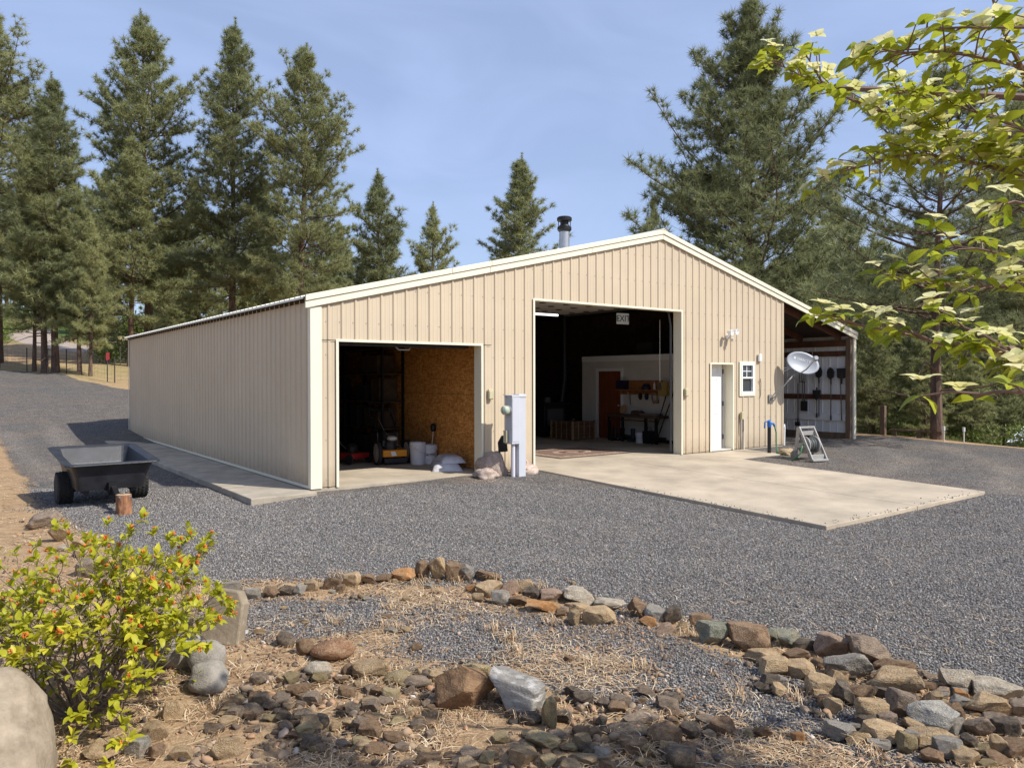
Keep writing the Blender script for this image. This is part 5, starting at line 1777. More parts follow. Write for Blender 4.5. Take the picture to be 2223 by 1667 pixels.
def round_rock(seed):
    me = boulder_mesh(seed, 3, .16, 1.0, .03)
    co = np.zeros(len(me.vertices) * 3); me.vertices.foreach_get("co", co); co = co.reshape(-1, 3)
    lo, hi = co.min(0), co.max(0)
    co = (co - (lo + hi) / 2) / (hi - lo); co[:, 2] += .5
    me.vertices.foreach_set("co", co.ravel()); me.name = "rock"
    return me
VARR = [round_rock(s) for s in range(4)]
RM = {
    'T': rockmat("tan_stone", (.30, .195, .105), (.50, .37, .225), None, 5),
    'B': rockmat("brown_stone", (.15, .088, .052), (.31, .205, .125), None, 6),
    'G': rockmat("grey_stone", (.21, .185, .155), (.39, .35, .295), None, 6),
    'D': rockmat("dark_stone", (.070, .054, .042), (.185, .145, .11), None, 6),
    'O': rockmat("orange_stone", (.34, .15, .055), (.52, .29, .13), None, 6),
    'E': rockmat("green_grey_stone", (.17, .165, .12), (.34, .33, .25), None, 5),
    'W': rockmat("bleached_stone", (.27, .225, .17), (.50, .43, .33), None, 5),
    'P': rockmat("pinkish_stone", (.25, .155, .105), (.44, .32, .235), None, 6),
    'M': rockmat("mauve_stone", (.165, .118, .086), (.33, .255, .19), None, 6),
    'S': rockmat("slate_grey_stone", (.23, .21, .18), (.39, .36, .31), None, 5),
    'K': rockmat("khaki_stone", (.26, .19, .095), (.45, .36, .21), None, 6),
    'R': rockmat("reddish_stone", (.22, .105, .055), (.40, .25, .15), None, 4),
    'Q': rockmat("white_quartz", (.62, .58, .52), (.80, .78, .74), None, 8),
}
CAMP = Vector((-4.5523, -11.2337, 1.7219))
YAW = -.6455
def put_rock(x, y, w, h, col, label, seed, name="rock", grp=None, cat="rock"):
    me = VARR[seed % 4] if ("cobble" in label or "smooth" in label) else VAR[(seed * 7 + 3) % len(VAR)]
    o = bpy.data.objects.new(name, me)
    COL.objects.link(o)
    if not me.materials:
        me.materials.append(None)
    o.material_slots[0].link = 'OBJECT'
    o.material_slots[0].material = RM[col]
    rr = random.Random(seed * 13 + 1)
    dist = math.hypot(x - CAMP.x, y - CAMP.y)
    s = 1.95 / math.hypot(dist, 1.95)
    c = math.sqrt(1 - s * s)
    dep = w * rr.uniform(.62, .9) if h > w * .45 else w * rr.uniform(.5, .7)
    H = max((h - dep * .55 * s) / c, h * .58)
    back = Vector((x - CAMP.x, y - CAMP.y, 0)).normalized()
    flip = rr.choice((0, math.pi))
    o.rotation_euler = (rr.uniform(-.12, .12), rr.uniform(-.12, .12), YAW - (x + 4.55) * .03 + rr.uniform(-.22, .22) + flip)
    px, py = x + back.x * dep * .38, y + back.y * dep * .38
    o.scale = (w * 1.10, dep * 1.12, H * 1.27)
    o.location = (px, py, zg(px, py) - H * .20)
    return tag(o, label, cat, grp)
for i, (x, y, w, h, col, lab) in enumerate(ROCKS):
    put_rock(x, y, w, h, col, lab, i)

def big(name, label, cat, me, m, loc, scale, rot):
    o = link(name, me, m, None, loc, rot)
    o.scale = scale
    return tag(o, label, cat)
def fr(F, R, z=None):
    """a spot on the ground F metres in front of the camera's place and R to its side"""
    f = Vector((cF.x, cF.y, 0)).normalized()
    p = CAMP + f * F + Vector((cR.x, cR.y, 0)).normalized() * R
    return Vector((p.x, p.y, zg(p.x, p.y) if z is None else z))
def weathered(name, c1, c2, c3, streak=False, sc=3):
    """two tone rock with lichen spots or pale streaks"""
    m = mat(name, c1, .92, col2=c2, vscale=sc, bump=.35, bscale=24, spec=.12)
    N, L = m.node_tree.nodes, m.node_tree.links
    p = N["Principled BSDF"]
    old = p.inputs["Base Color"].links[0].from_socket
    tc = N.new("ShaderNodeTexCoord")
    nz = N.new("ShaderNodeTexNoise"); nz.inputs["Scale"].default_value = 3.2 if streak else 16; nz.inputs["Detail"].default_value = 9; nz.inputs["Roughness"].default_value = .68
    if streak:
        mp = N.new("ShaderNodeMapping"); mp.inputs["Scale"].default_value = (.7, .7, 2.6); mp.inputs["Rotation"].default_value = (.5, .5, 0)
        L.new(tc.outputs["Object"], mp.inputs[0]); L.new(mp.outputs[0], nz.inputs["Vector"])
    else:
        L.new(tc.outputs["Object"], nz.inputs["Vector"])
    rp = N.new("ShaderNodeValToRGB")
    rp.color_ramp.elements[0].position = .50 if streak else .58; rp.color_ramp.elements[0].color = (0, 0, 0, 1)
    rp.color_ramp.elements[1].position = .64 if streak else .68; rp.color_ramp.elements[1].color = (1, 1, 1, 1)
    L.new(nz.outputs["Fac"], rp.inputs[0])
    mx = N.new("ShaderNodeMixRGB"); mx.inputs[2].default_value = (*c3, 1)
    L.new(rp.outputs[0], mx.inputs[0]); L.new(old, mx.inputs[1]); L.new(mx.outputs[0], p.inputs["Base Color"])
    return m
def angular_boulder(seed, n=9):
    return hull_rock(seed, n)
# mottled brown boulder, white streaked boulder (centre front)
p_ = fr(4.42, -.30); big("boulder", "big mottled brown boulder leaning beside the white streaked one", "boulder", angular_boulder(41), weathered("mottled_brown", (.11, .065, .04), (.30, .185, .10), (.38, .23, .11), False, 3), p_ + Vector((.03, .10, -.06)), (.36, .30, .30), (R_(-8), R_(24), YAW + .5))
p_ = fr(4.45, .02); big("boulder", "big white streaked grey boulder at the centre front", "boulder", angular_boulder(23), weathered("streaked_grey", (.16, .145, .125), (.28, .255, .22), (.50, .475, .435), True, 7), p_ + Vector((.05, .10, -.05)), (.38, .30, .25), (R_(6), R_(12), YAW - .2))
# large boulder at the lower left
p_ = fr(3.42, -2.60); big("boulder", "large smooth tan grey boulder in the lower left corner", "boulder", boulder_mesh(17, 5, .13, 1.05, .028), weathered("big_tan_grey", (.21, .165, .115), (.36, .295, .215), (.30, .24, .17), False, 5), p_ + Vector((0, 0, .06)), (.46, .44, .52), (0, .12, .4))
# standing slab and the two flat round stones right of the shrub
slab = MB()
slab.prism([(-.15, 0), (.155, -.0), (.15, .30), (.10, .39), (-.09, .40), (-.125, .36)], -.06, .06)
p_ = fr(5.50, -2.14); tag(slab.build("standing_slab", weathered("slab_brown_grey", (.21, .165, .115), (.32, .26, .185), (.42, .36, .28), False, 4), loc=p_ + Vector((0, 0, -.02)), rot=(R_(-14), R_(3), YAW - .1), bevel=.014), "rough grey brown slab standing upright right of the shrub", "stone slab")
M_cob = weathered("smooth_grey_cobble", (.22, .195, .165), (.33, .295, .245), (.40, .36, .30), False, 5)
for F_, Rr, sx, sy, sz, lab in ((5.05, -2.26, .24, .17, .15, "dark rounded stone half hidden by the shrub's right twigs"), (4.92, -2.02, .17, .15, .15, "grey flat topped stone between the shrub and the standing slab"), (4.72, -1.93, .19, .16, .12, "grey rounded stone cut flat on top, lowest of the shrub side group")):
    p_ = fr(F_, Rr); big("cobble", lab, "stone", VARR[int(F_ * 10) % 4], M_cob if False else None, p_ + Vector((0, 0, -.03)), (sx * 1.6, sy * 1.6, sz * 1.7), (.1, -.1, F_ * 3))
    o = COL.objects[-1] if False else bpy.data.objects[[k.name for k in bpy.data.objects if k.name.startswith("cobble")][-1]]
    if not o.data.materials: o.data.materials.append(None)
    o.material_slots[0].link = 'OBJECT'; o.material_slots[0].material = M_cob

# loose rubble: single stones in three patches, each its own object
PATCH = [
    ("small brown stone in the loose rubble left of the mottled boulder", "loose rubble left of the mottled boulder", 112, (3.95, 4.95), (-1.70, -.42), (.05, .12), "BBDMTKM"),
    ("small shaded stone in the rubble right of the white streaked boulder", "shaded rubble right of the streaked boulder", 42, (3.9, 4.75), (.02, 1.15), (.05, .13), "DDMBBDM"),
    ("small tan stone near the bottom edge of the picture", "tan stones along the bottom edge", 35, (3.78, 4.1), (-.55, .95), (.05, .11), "TKBTBM"),
    ("small dark stone wedged between the bank's big rocks", "small stones in the stone bank", 60, (4.0, 5.2), (1.55, 2.95), (.06, .15), "DBMTGD"),
    ("small stone scattered inside the garden border", "small stones inside the garden border", 28, (5.2, 7.1), (-1.9, 1.0), (.04, .085), "BTPGBT"),
    ("small stone at the left edge of the gravel yard", "stones along the yard's left edge", 9, (7.5, 14), (-6.6, -4.6), (.08, .2), "TTWMK"),
]
sd = 1000
for lab, grp, n, (f0, f1), (r0, r1), (s0, s1), cols in PATCH:
    k = 0
    tries = 0
    while k < n and tries < 4000:
        tries += 1
        F_ = random.uniform(f0, f1)
        if "left edge" in grp:
            Rr = -.505 * F_ - random.uniform(-.1, 1.2)
        else:
            Rr = random.uniform(r0, r1)
        if "bank" in grp and not (1.55 + (5.2 - F_) * .6 - .2 < Rr < F_ * .7):
            continue
        p_ = fr(F_, Rr)
        sd += 1
        w = random.uniform(s0, s1)
        if "left edge" in grp and poly_dist([(p_.x, p_.y)], YARD)[0] > -.05:
            continue
        put_rock(p_.x, p_.y, w, w * random.uniform(.5, .8), random.choice(cols), lab, sd, "small_rock", grp)
        k += 1

# the rest of the rubble, joined
LOW = [mesh_arrays(hull_rock(60 + s, 8, 2)) for s in range(6)]
rv, rf, ro = [], [], 0
for n, (f0, f1), (r0, r1), (s0, s1) in ((400, (3.85, 4.95), (-1.75, -.40), (.025, .07)), (200, (3.8, 4.8), (-.1, 1.3), (.025, .07)), (240, (4.0, 5.3), (1.4, 3.0), (.03, .08)), (420, (5.0, 7.0), (-2.2, 1.2), (.015, .05)), (90, (4.0, 4.6), (-2.2, -1.6), (.02, .06)), (420, (6.5, 19), (9, 9), (.02, .07))):
    for k in range(n):
        F_ = random.uniform(f0, f1); Rr = random.uniform(r0, r1) if r0 < 9 else -.50 * F_ - random.uniform(-.5, 1.6)
        p_ = fr(F_, Rr)
        if poly_dist([(p_.x, p_.y)], YARD)[0] > .02 or (1 < r0 < 9 and Rr < 1.55 + (5.2 - F_) * .6 - .2) or noise.noise(p_ * 1.3 + Vector((5, 5, 0))) < -.22:
            continue
        w = s0 + (s1 - s0) * random.random() ** 2
        V_, F2 = random.choice(LOW)
        M = np.array((Matrix.Translation(p_ + Vector((0, 0, -.12 * w))) @ Euler((random.gauss(0, .5), random.gauss(0, .5), random.uniform(0, 6.3))).to_matrix().to_4x4() @ Matrix.Diagonal((w, w * random.uniform(.6, 1), w * random.uniform(.45, .8), 1))))
        rv.append(V_ @ M[:3, :3].T + M[:3, 3]); rf.append(F2 + ro); ro += len(V_)
M_rub = island_mat("rubble_stone", [(0, (.055, .044, .036)), (.3, (.13, .092, .065)), (.55, (.22, .155, .105)), (.8, (.33, .24, .155)), (.93, (.36, .20, .11)), (1.0, (.44, .39, .33))])
struct(link("rubble", np_mesh("rubble", np.vstack(rv), np.vstack(rf)), M_rub), "stuff")

# ------------------------------------------------------------------ gravel stones that can be seen singly (stuff)
def stones(n, F0, F1, size, dens_pow, gmin, seed):
    r = np.random.default_rng(seed)
    F = F0 + (F1 - F0) * r.random(n) ** dens_pow
    Rr = (r.random(n) * 2 - 1) * (.70 * F + .1)
    f2 = np.array([cF.x, cF.y]); f2 /= np.linalg.norm(f2)
    r2 = np.array([cR.x, cR.y]); r2 /= np.linalg.norm(r2)
    P = np.array([CAMP.x, CAMP.y]) + F[:, None] * f2 + Rr[:, None] * r2
    return P, F
def inter(P, arr):
    ix = np.clip(np.searchsorted(gx, P[:, 0]) - 1, 0, nx - 2); iy = np.clip(np.searchsorted(gy, P[:, 1]) - 1, 0, ny - 2)
    tx = (P[:, 0] - gx[ix]) / (gx[ix + 1] - gx[ix]); ty = (P[:, 1] - gy[iy]) / (gy[iy + 1] - gy[iy])
    A = arr.reshape(ny, nx)
    return (A[iy, ix] * (1 - tx) * (1 - ty) + A[iy, ix + 1] * tx * (1 - ty) + A[iy + 1, ix] * (1 - tx) * ty + A[iy + 1, ix + 1] * tx * ty)
OCT_V = np.array([(1, 0, 0), (0, 1, 0), (-1, 0, 0), (0, -1, 0), (0, 0, 1), (0, 0, -1)], float)
OCT_F = np.array([(0, 1, 4), (1, 2, 4), (2, 3, 4), (3, 0, 4), (1, 0, 5), (2, 1, 5), (3, 2, 5), (0, 3, 5)])
def rotmats(n, r):
    q = r.normal(size=(n, 4)); q /= np.linalg.norm(q, axis=1)[:, None]
    w, x, y, z = q.T
    return np.stack([np.stack([1 - 2 * (y * y + z * z), 2 * (x * y - z * w), 2 * (x * z + y * w)], -1), np.stack([2 * (x * y + z * w), 1 - 2 * (x * x + z * z), 2 * (y * z - x * w)], -1), np.stack([2 * (x * z - y * w), 2 * (y * z + x * w), 1 - 2 * (x * x + y * y)], -1)], 1)
def stone_mesh(name, P, Z, size, seed):
    r = np.random.default_rng(seed)
    n = len(P)
    base = OCT_V[None] * (1 + r.uniform(-.35, .35, (n, 6, 1))) + r.uniform(-.22, .22, (n, 6, 3))
    base *= np.stack([np.ones(n), r.uniform(.6, 1, n), r.uniform(.5, .9, n)], 1)[:, None, :]
    V = np.einsum('nij,nkj->nki', rotmats(n, r), base) * size[:, None, None]
    V += np.column_stack([P, Z])[:, None, :]
    F = (OCT_F[None] + (np.arange(n) * 6)[:, None, None]).reshape(-1, 3)
    return np_mesh(name, V.reshape(-1, 3), F)
P, F_ = stones(230000, 3.9, 12.5, None, .8, .5, 3)
g_ = inter(P, gravel)
rg = np.random.default_rng(8)
sj = np.where(rg.random(len(P)) < .16, np.abs(rg.normal(0, .10, len(P))), -.05)
inap = (P[:, 0] > 4.36 + sj) & (P[:, 0] < 9.26 - sj) & (P[:, 1] > -6.03 + sj)
onap = (P[:, 0] > 4.40) & (P[:, 0] < 9.22) & (P[:, 1] > -6.0)
inwalk = (P[:, 0] > -1.1) & (P[:, 1] > -.35)
keep = (g_ > .5 + rg.uniform(-.35, .35, len(P))) & ~inap & ~inwalk
P, F_ = P[keep], F_[keep]
size = rg.uniform(.006, .0125, len(P)) * (1 + (F_ - 4) * .03)
Z = np.where(onap[keep], -.004 + .0268 * P[:, 1], inter(P, GZ)) + size * .25
M_grav = island_mat("crushed_basalt", [(0, (.088, .083, .079)), (.45, (.185, .172, .161)), (.8, (.265, .247, .23)), (.97, (.34, .31, .28)), (1.0, (.44, .40, .36))])
struct(link("gravel", stone_mesh("gravel", P, Z, size, 4), M_grav), "stuff")
# broken stone chips in the garden
P, F_ = stones(42000, 3.75, 8.0, None, 1.0, 0, 13)
d_ = poly_dist(P, YARD)
dens = np.array([noise.noise((x * 1.7, y * 1.7, 4)) for x, y in P])
keep = (d_ < .05) & (rg.random(len(P)) < np.clip(.30 + dens * .9, .04, .95))
P, F_ = P[keep], F_[keep]
size = rg.uniform(.005, .013, len(P)) * np.where(rg.random(len(P)) < .10, 2.2, 1)
Z = inter(P, GZ) + size * .2
M_chip = island_mat("stone_chips", [(0, (.06, .05, .048)), (.3, (.14, .105, .08)), (.55, (.26, .165, .10)), (.8, (.36, .25, .16)), (.93, (.40, .20, .10)), (1.0, (.55, .50, .44))])
struct(link("stone_chips", stone_mesh("stone_chips", P, Z, size, 14), M_chip), "stuff")

# dry pine needles and straw
P, F_ = stones(150000, 3.75, 20, None, 1.7, 0, 23)
d_ = poly_dist(P, YARD)
dens = np.array([noise.noise((x * 1.3 + 9, y * 1.3, 1)) + .5 * noise.noise((x * 4, y * 4, 8)) for x, y in P])
keep = np.where(d_ < .12, rg.random(len(P)) < np.clip(.26 + dens * 1.1, .03, 1), rg.random(len(P)) < .022)
keep &= ~((P[:, 0] > 4.3) & (P[:, 1] > -6.1)) & ~((P[:, 0] > -1.1) & (P[:, 1] > -.35))
P = P[keep]; n = len(P)
ang = rg.normal(.5, 1.0, n) + dens[keep] * 3
ln = rg.uniform(.05, .13, n); wd = rg.uniform(.0010, .0021, n) * (1 + .12 * (F_[keep] - 3.8))
dx, dy = np.cos(ang), np.sin(ang)
Z0 = inter(P, GZ) + rg.uniform(.004, .022, n)
tilt = rg.normal(0, .10, n)
bow = rg.uniform(-.25, .25, n)
V = np.zeros((n, 6, 3))
for k, t in enumerate((-.5, 0, .5)):
    cx = P[:, 0] + dx * ln * t - dy * bow * ln * (.25 - t * t); cy = P[:, 1] + dy * ln * t + dx * bow * ln * (.25 - t * t)
    cz = Z0 + tilt * ln * t + (.25 - t * t) * .02
    for j, s in enumerate((-1, 1)):
        V[:, k * 2 + j, 0] = cx - dy * wd * s; V[:, k * 2 + j, 1] = cy + dx * wd * s; V[:, k * 2 + j, 2] = cz
Fq = (np.array([(0, 1, 3, 2), (2, 3, 5, 4)])[None] + (np.arange(n) * 6)[:, None, None]).reshape(-1, 4)
M_straw = island_mat("dry_needles", [(0, (.26, .145, .07)), (.5, (.50, .335, .185)), (.85, (.70, .53, .33)), (1, (.78, .65, .45))], .7)
struct(link("needle_litter", np_mesh("needle_litter", V.reshape(-1, 3), Fq), M_straw), "stuff")
# tufts of dry grass against the stones
V, F = [], []
for k in range(34):
    F0 = random.uniform(4.0, 7.3)
    p_ = fr(F0, random.uniform(-1.8, 2.0))
    if poly_dist([(p_.x, p_.y)], YARD)[0] > .1:
        continue
    for b_ in range(46):
        a = random.uniform(0, 6.28); l_ = random.uniform(.05, .13); sp_ = random.uniform(.3, 1.2)
        q = p_ + Vector((random.gauss(0, .04), random.gauss(0, .04), 0))
        t1 = q + Vector((math.cos(a) * l_ * sp_ * .5, math.sin(a) * l_ * sp_ * .5, l_ * .6)); t2 = q + Vector((math.cos(a) * l_ * sp_ * 1.2, math.sin(a) * l_ * sp_ * 1.2, l_ * .55))
        s = Vector((-math.sin(a), math.cos(a), 0)) * .0018
        o = len(V); V += [q - s, q + s, t1 + s, t1 - s, t2]; F += [(o, o + 1, o + 2), (o, o + 2, o + 3), (o + 3, o + 2, o + 4)]
struct(link("dry_grass", np_mesh("dry_grass", np.array([tuple(v) for v in V]), np.array(F)), M_straw), "stuff")

# ------------------------------------------------------------------ leaf meshes
def leaf_mesh(name, ln, wd, fold=.25, droop=.3, nseg=5, tip=1.6):
    mb = MB()
    for i in range(nseg + 1):
        t = i / nseg
        w = wd * .5 * (math.sin(math.pi * min(1, t ** .85)) ** .8) * (1 - .25 * t ** tip)
        if i in (0, nseg):
            w = .0008
        z = -droop * ln * t * t + .05 * ln * math.sin(t * 3)
        mb.v += [(-w, t * ln, z + fold * w), (0, t * ln, z), (w, t * ln, z + fold * w)]
        if i:
            o = (i - 1) * 3
            mb.f += [(o, o + 1, o + 4, o + 3), (o + 1, o + 2, o + 5, o + 4)]
    me = bpy.data.meshes.new(name)
    me.from_pydata(mb.v, [], mb.f)
    me.polygons.foreach_set("use_smooth", [True] * len(me.polygons))
    return me
def scatter_join(name, me, Ms):
    V0, F0 = mesh_arrays(me)
    Vh = np.column_stack([V0, np.ones(len(V0))])
    V = np.einsum('nij,kj->nki', np.array([np.array(M) for M in Ms]), Vh)[:, :, :3]
    F = (F0[None] + (np.arange(len(Ms)) * len(V0))[:, None, None]).reshape(-1, 3)
    m2 = np_mesh(name, V.reshape(-1, 3), F)
    m2.polygons.foreach_set("use_smooth", [True] * len(m2.polygons))
    return m2
def place_leaves(root, name, meshes, m, Ms, limit=290, stuff_name=None, m_rest=None):
    """the leaves that show largest as single parts, the rest joined"""
    Ms = sorted(Ms, key=lambda M: (M.translation - CAMP).length)
    for i, M in enumerate(Ms[:limit]):
        o = link(name, meshes[i % len(meshes)], m, root)
        o.matrix_basis = root.matrix_basis.inverted() @ M
    rest = Ms[limit:]
    if rest:
        mj = scatter_join(name, meshes[0], [root.matrix_basis.inverted() @ M for M in rest])
        o = link(stuff_name or name, mj, m_rest or m, root)
        o["kind"] = "stuff"
def frame(pos, fwd, up, s=1.0):
    y = Vector(fwd).normalized()
    z = Vector(up) - y * Vector(up).dot(y)
    if z.length < 1e-4:
        z = y.orthogonal()
    z.normalize()
    x = y.cross(z)
    M = Matrix((x * s, y * s, z * s)).transposed().to_4x4()
    M.translation = pos
    return M

# ------------------------------------------------------------------ azalea shrub
rs = random.Random(77)
base = fr(4.35, -2.50)
az = thing("flowering_shrub", "open leafy shrub with lime green leaves and orange flower buds at the left", "shrub", base)
stems = MB()
leafM, budP = [], []
def grow(p, d, ln, depth, r):
    n = 4
    pts = [p]
    for k in range(n):
        d = (d + Vector((rs.gauss(0, .16), rs.gauss(0, .16), rs.gauss(.05, .10)))).normalized()
        p = p + d * ln / n
        pts.append(p)
    stems.tube([q - base for q in pts], [r * (1 - .12 * k) for k in range(n + 1)], 5, caps=False)
    if depth == 0:
        for k in range(rs.randint(6, 9)):
            a = k * 2.4 + rs.random()
            u = d.orthogonal().normalized(); v = d.cross(u)
            f = (u * math.cos(a) + v * math.sin(a)) * rs.uniform(.6, 1) + d * rs.uniform(.3, 1.1)
            leafM.append(frame(p - d * rs.uniform(0, .045), f, Vector((0, 0, 1)) + d * .3, rs.uniform(.75, 1.25)))
        if rs.random() < .60:
            budP.append((p + d * .012, d))
        return
    if depth < 3:
        for k in range(rs.randint(2, 5)):
            a = k * 2.4 + rs.random(); u = d.orthogonal().normalized(); v = d.cross(u)
            leafM.append(frame(pts[rs.choice((1, 2, 3, 4))], (u * math.cos(a) + v * math.sin(a)) + d * .5, Vector((0, 0, 1)), rs.uniform(.7, 1.15)))
    for k in range(rs.choice((2, 3, 3))):
        a = rs.uniform(0, 6.28)
        u = d.orthogonal().normalized(); v = d.cross(u)
        nd = (d + (u * math.cos(a) + v * math.sin(a)) * rs.uniform(.5, .95)).normalized()
        q = pts[rs.choice((3, 4, 4))]
        grow(q, nd, ln * rs.uniform(.62, .85), depth - 1, r * .65)
for k in range(24):
    a = k * 2 * math.pi / 24 + rs.uniform(-.2, .2)
    t = rs.uniform(.3, 1.5)
    d = Vector((math.cos(a) * t, math.sin(a) * t, 1.0 - .25 * t)).normalized()
    grow(base + Vector((math.cos(a) * .06, math.sin(a) * .06, 0)), d, rs.uniform(.30, .46), 3, .009)
for k in range(16):
    a = k * 2.4; t = rs.uniform(1.2, 2.4)
    d = Vector((math.cos(a) * t, math.sin(a) * t, 1.0)).normalized()
    grow(base + Vector((math.cos(a) * .10, math.sin(a) * .10, .02)), d, rs.uniform(.24, .34), 2, .006)
stems.build("stems", mat("grey_twig", (.16, .12, .095), .85, var=.3, vscale=20), az)
M_aleaf = leafmat("lime_leaf", (.44, .44, .03), (.72, .64, .07), .45, False, .4)
am = [leaf_mesh("leaf", .054, .032, .22, .12), leaf_mesh("leaf", .048, .030, .15, .25), leaf_mesh("leaf", .060, .033, .28, -.08)]
place_leaves(az, "leaf", am, M_aleaf, leafM, 290, "leaves")
bud = MB()
for k in range(7):
    a = k * 2.4; t = .5 + .5 * (k % 3)
    bud.tube([(0, 0, 0), (.008 * math.cos(a) * t, .008 * math.sin(a) * t, .014), (.014 * math.cos(a) * t, .014 * math.sin(a) * t, .026)], [.003, .0055, .0012], 5)
bme = bud.mesh("flower_bud", True)
M_bud = leafmat("orange_bud", (.56, .13, .025), (.70, .30, .06), .25, False, .5)
for i, (p, d) in enumerate(budP):
    if i >= 280:
        break
    o = link("flower_bud", bme, M_bud, az)
    o.matrix_basis = az.matrix_basis.inverted() @ frame(p, d.orthogonal(), d, rs.uniform(.6, 1.0))

# ------------------------------------------------------------------ dogwood over the upper right
DOG = {
'B1': [(-1.405, -10.215, 2.581), (-1.568, -10.216, 2.785), (-1.729, -10.219, 2.848), (-1.814, -10.217, 2.928), (-1.893, -10.22, 3.015)],
'B1b': [(-1.609, -10.21, 2.789), (-1.784, -10.179, 2.782), (-1.853, -10.126, 2.798), (-1.93, -10.068, 2.806), (-2.003, -10.014, 2.798), (-2.082, -9.954, 2.82)],
'B2': [(-1.59, -10.328, 2.41), (-1.569, -10.218, 2.477), (-1.56, -10.036, 2.577), (-1.579, -9.959, 2.625), (-1.593, -9.885, 2.68), (-1.575, -9.773, 2.748), (-1.576, -9.647, 2.826), (-1.556, -9.473, 2.957), (-1.59, -9.384, 3.026), (-1.665, -9.264, 3.121)],
'B2b': [(-1.556, -9.473, 2.957), (-1.599, -9.439, 3.053), (-1.619, -9.424, 3.094)],
'B3': [(-1.59, -10.328, 2.364), (-1.57, -10.218, 2.421), (-1.578, -10.086, 2.488), (-1.622, -9.99, 2.521), (-1.647, -9.909, 2.548), (-1.62, -9.804, 2.578), (-1.628, -9.735, 2.562), (-1.632, -9.544, 2.561)],
'B3b': [(-1.638, -10.291, 2.517), (-1.636, -10.167, 2.613), (-1.629, -10.046, 2.689), (-1.63, -9.919, 2.759), (-1.669, -9.827, 2.804)],
'B4': [(-1.829, -10.403, 1.981), (-1.859, -10.318, 2.01), (-1.887, -10.234, 2.012), (-1.914, -10.15, 2.018), (-1.948, -10.062, 2.034), (-1.979, -9.976, 2.054)],
'B4b': [(-1.829, -10.402, 2.031), (-1.884, -10.297, 2.095), (-1.91, -10.215, 2.133), (-1.927, -10.14, 2.149)],
'B5': [(-2.186, -10.512, 1.708), (-2.204, -10.436, 1.759), (-2.183, -10.388, 1.798), (-2.254, -10.272, 1.808), (-2.262, -10.14, 1.858), (-2.279, -10.002, 1.886), (-2.275, -9.942, 1.904)],
'B5b': [(-2.183, -10.388, 1.798), (-2.197, -10.315, 1.859), (-2.228, -10.228, 1.883)],
'B6': [(-2.816, -10.727, 1.668), (-2.834, -10.65, 1.694), (-2.832, -10.589, 1.693), (-2.804, -10.548, 1.677)],
'B7': [(-1.672, -10.39, 2.617), (-1.74, -10.275, 2.674), (-1.772, -10.189, 2.686), (-1.821, -10.152, 2.671)],
'B8': [(-2.034, -10.497, 2.184), (-2.086, -10.394, 2.221), (-2.097, -10.324, 2.236)],
'B9': [(-2.156, -10.534, 1.745), (-2.204, -10.436, 1.75), (-2.191, -10.383, 1.747)],
'B10': [(-1.791, -10.424, 2.791), (-1.854, -10.314, 2.815), (-1.882, -10.229, 2.838), (-1.934, -10.127, 2.862), (-2.006, -10.073, 2.847)],
}
troot = Vector((-.05, -10.80, zg(-.05, -10.80)))
dg = thing("dogwood_tree", "flowering dogwood whose cream and green boughs hang in from the upper right", "tree", troot)
wood = MB()
M_dbark = mat("dogwood_bark", (.19, .125, .10), .85, var=.3, vscale=18)
rd = random.Random(31)
dl, dfl = [], []
trunk_top = Vector((-.25, -10.72, 2.9))
tr = [troot, troot + Vector((.03, .02, .6)), Vector((-.1, -10.76, 1.3)), Vector((-.2, -10.74, 2.1)), trunk_top, Vector((-.2, -10.6, 3.9))]
wood.tube([p - troot for p in tr], [.075, .065, .058, .05, .04, .02], 9)
def leafy(pts, rad0, rad1, density, tips=True):
    pts = [Vector(p) for p in pts]
    # smoothing
    sm = []
    for i in range(len(pts) - 1):
        for k in range(3):
            sm.append(pts[i].lerp(pts[i + 1], k / 3))
    sm.append(pts[-1])
    for _ in range(2):
        sm = [sm[0]] + [(sm[i - 1] + sm[i] * 2 + sm[i + 1]) / 4 for i in range(1, len(sm) - 1)] + [sm[-1]]
    n = len(sm)
    wood.tube([p - troot for p in sm], [rad0 + (rad1 - rad0) * i / (n - 1) for i in range(n)], 6, caps=True)
    total = sum((sm[i + 1] - sm[i]).length for i in range(n - 1))
    cnt = max(2, int(total * density))
    for c in range(cnt):
        t = (c + rd.random()) / cnt * (n - 1.001)
        i = int(t); p = sm[i].lerp(sm[i + 1], t - i)
        d = (sm[i + 1] - sm[i]).normalized()
        side = d.cross(Vector((0, 0, 1)))
        side = side.normalized() if side.length > .01 else Vector((1, 0, 0))
        s = rd.choice((-1, 1))
        td = (side * s * rd.uniform(.3, 1) + d * rd.uniform(.1, .7) + Vector((0, 0, rd.uniform(-.30, .42)))).normalized()
        tl_ = rd.uniform(.03, .13)
        e = p + td * tl_
        wood.tube([p - troot, p + td * tl_ * .5 + Vector((0, 0, .008)) - troot, e - troot], [.0032, .0026, .002], 4, caps=False)
        twig_end(e, td)
    twig_end(sm[-1], (sm[-1] - sm[-2]).normalized())
def twig_end(e, td):
    a0 = rd.uniform(0, 6.28)
    for k in range(rd.choice((2, 2, 4))):
        a = a0 + k * math.pi / 1 + (k // 2) * 1.57
        u = Vector((math.cos(a), math.sin(a), 0))
        f = (u * .8 + td * .5 + Vector((0, 0, rd.uniform(-.5, .25)))).normalized()
        dl.append(frame(e, f, Vector((rd.gauss(0, .45), rd.gauss(0, .45), 1)), rd.uniform(.45, .88)))
    if rd.random() < .60:
        up = (Vector((0, 0, 1)) + Vector((rd.gauss(0, .55), rd.gauss(0, .55), 0)) + td * .3).normalized()
        dfl.append(frame(e + up * .035, Vector((math.cos(a0), math.sin(a0), 0)), up, rd.uniform(.70, 1.05)))
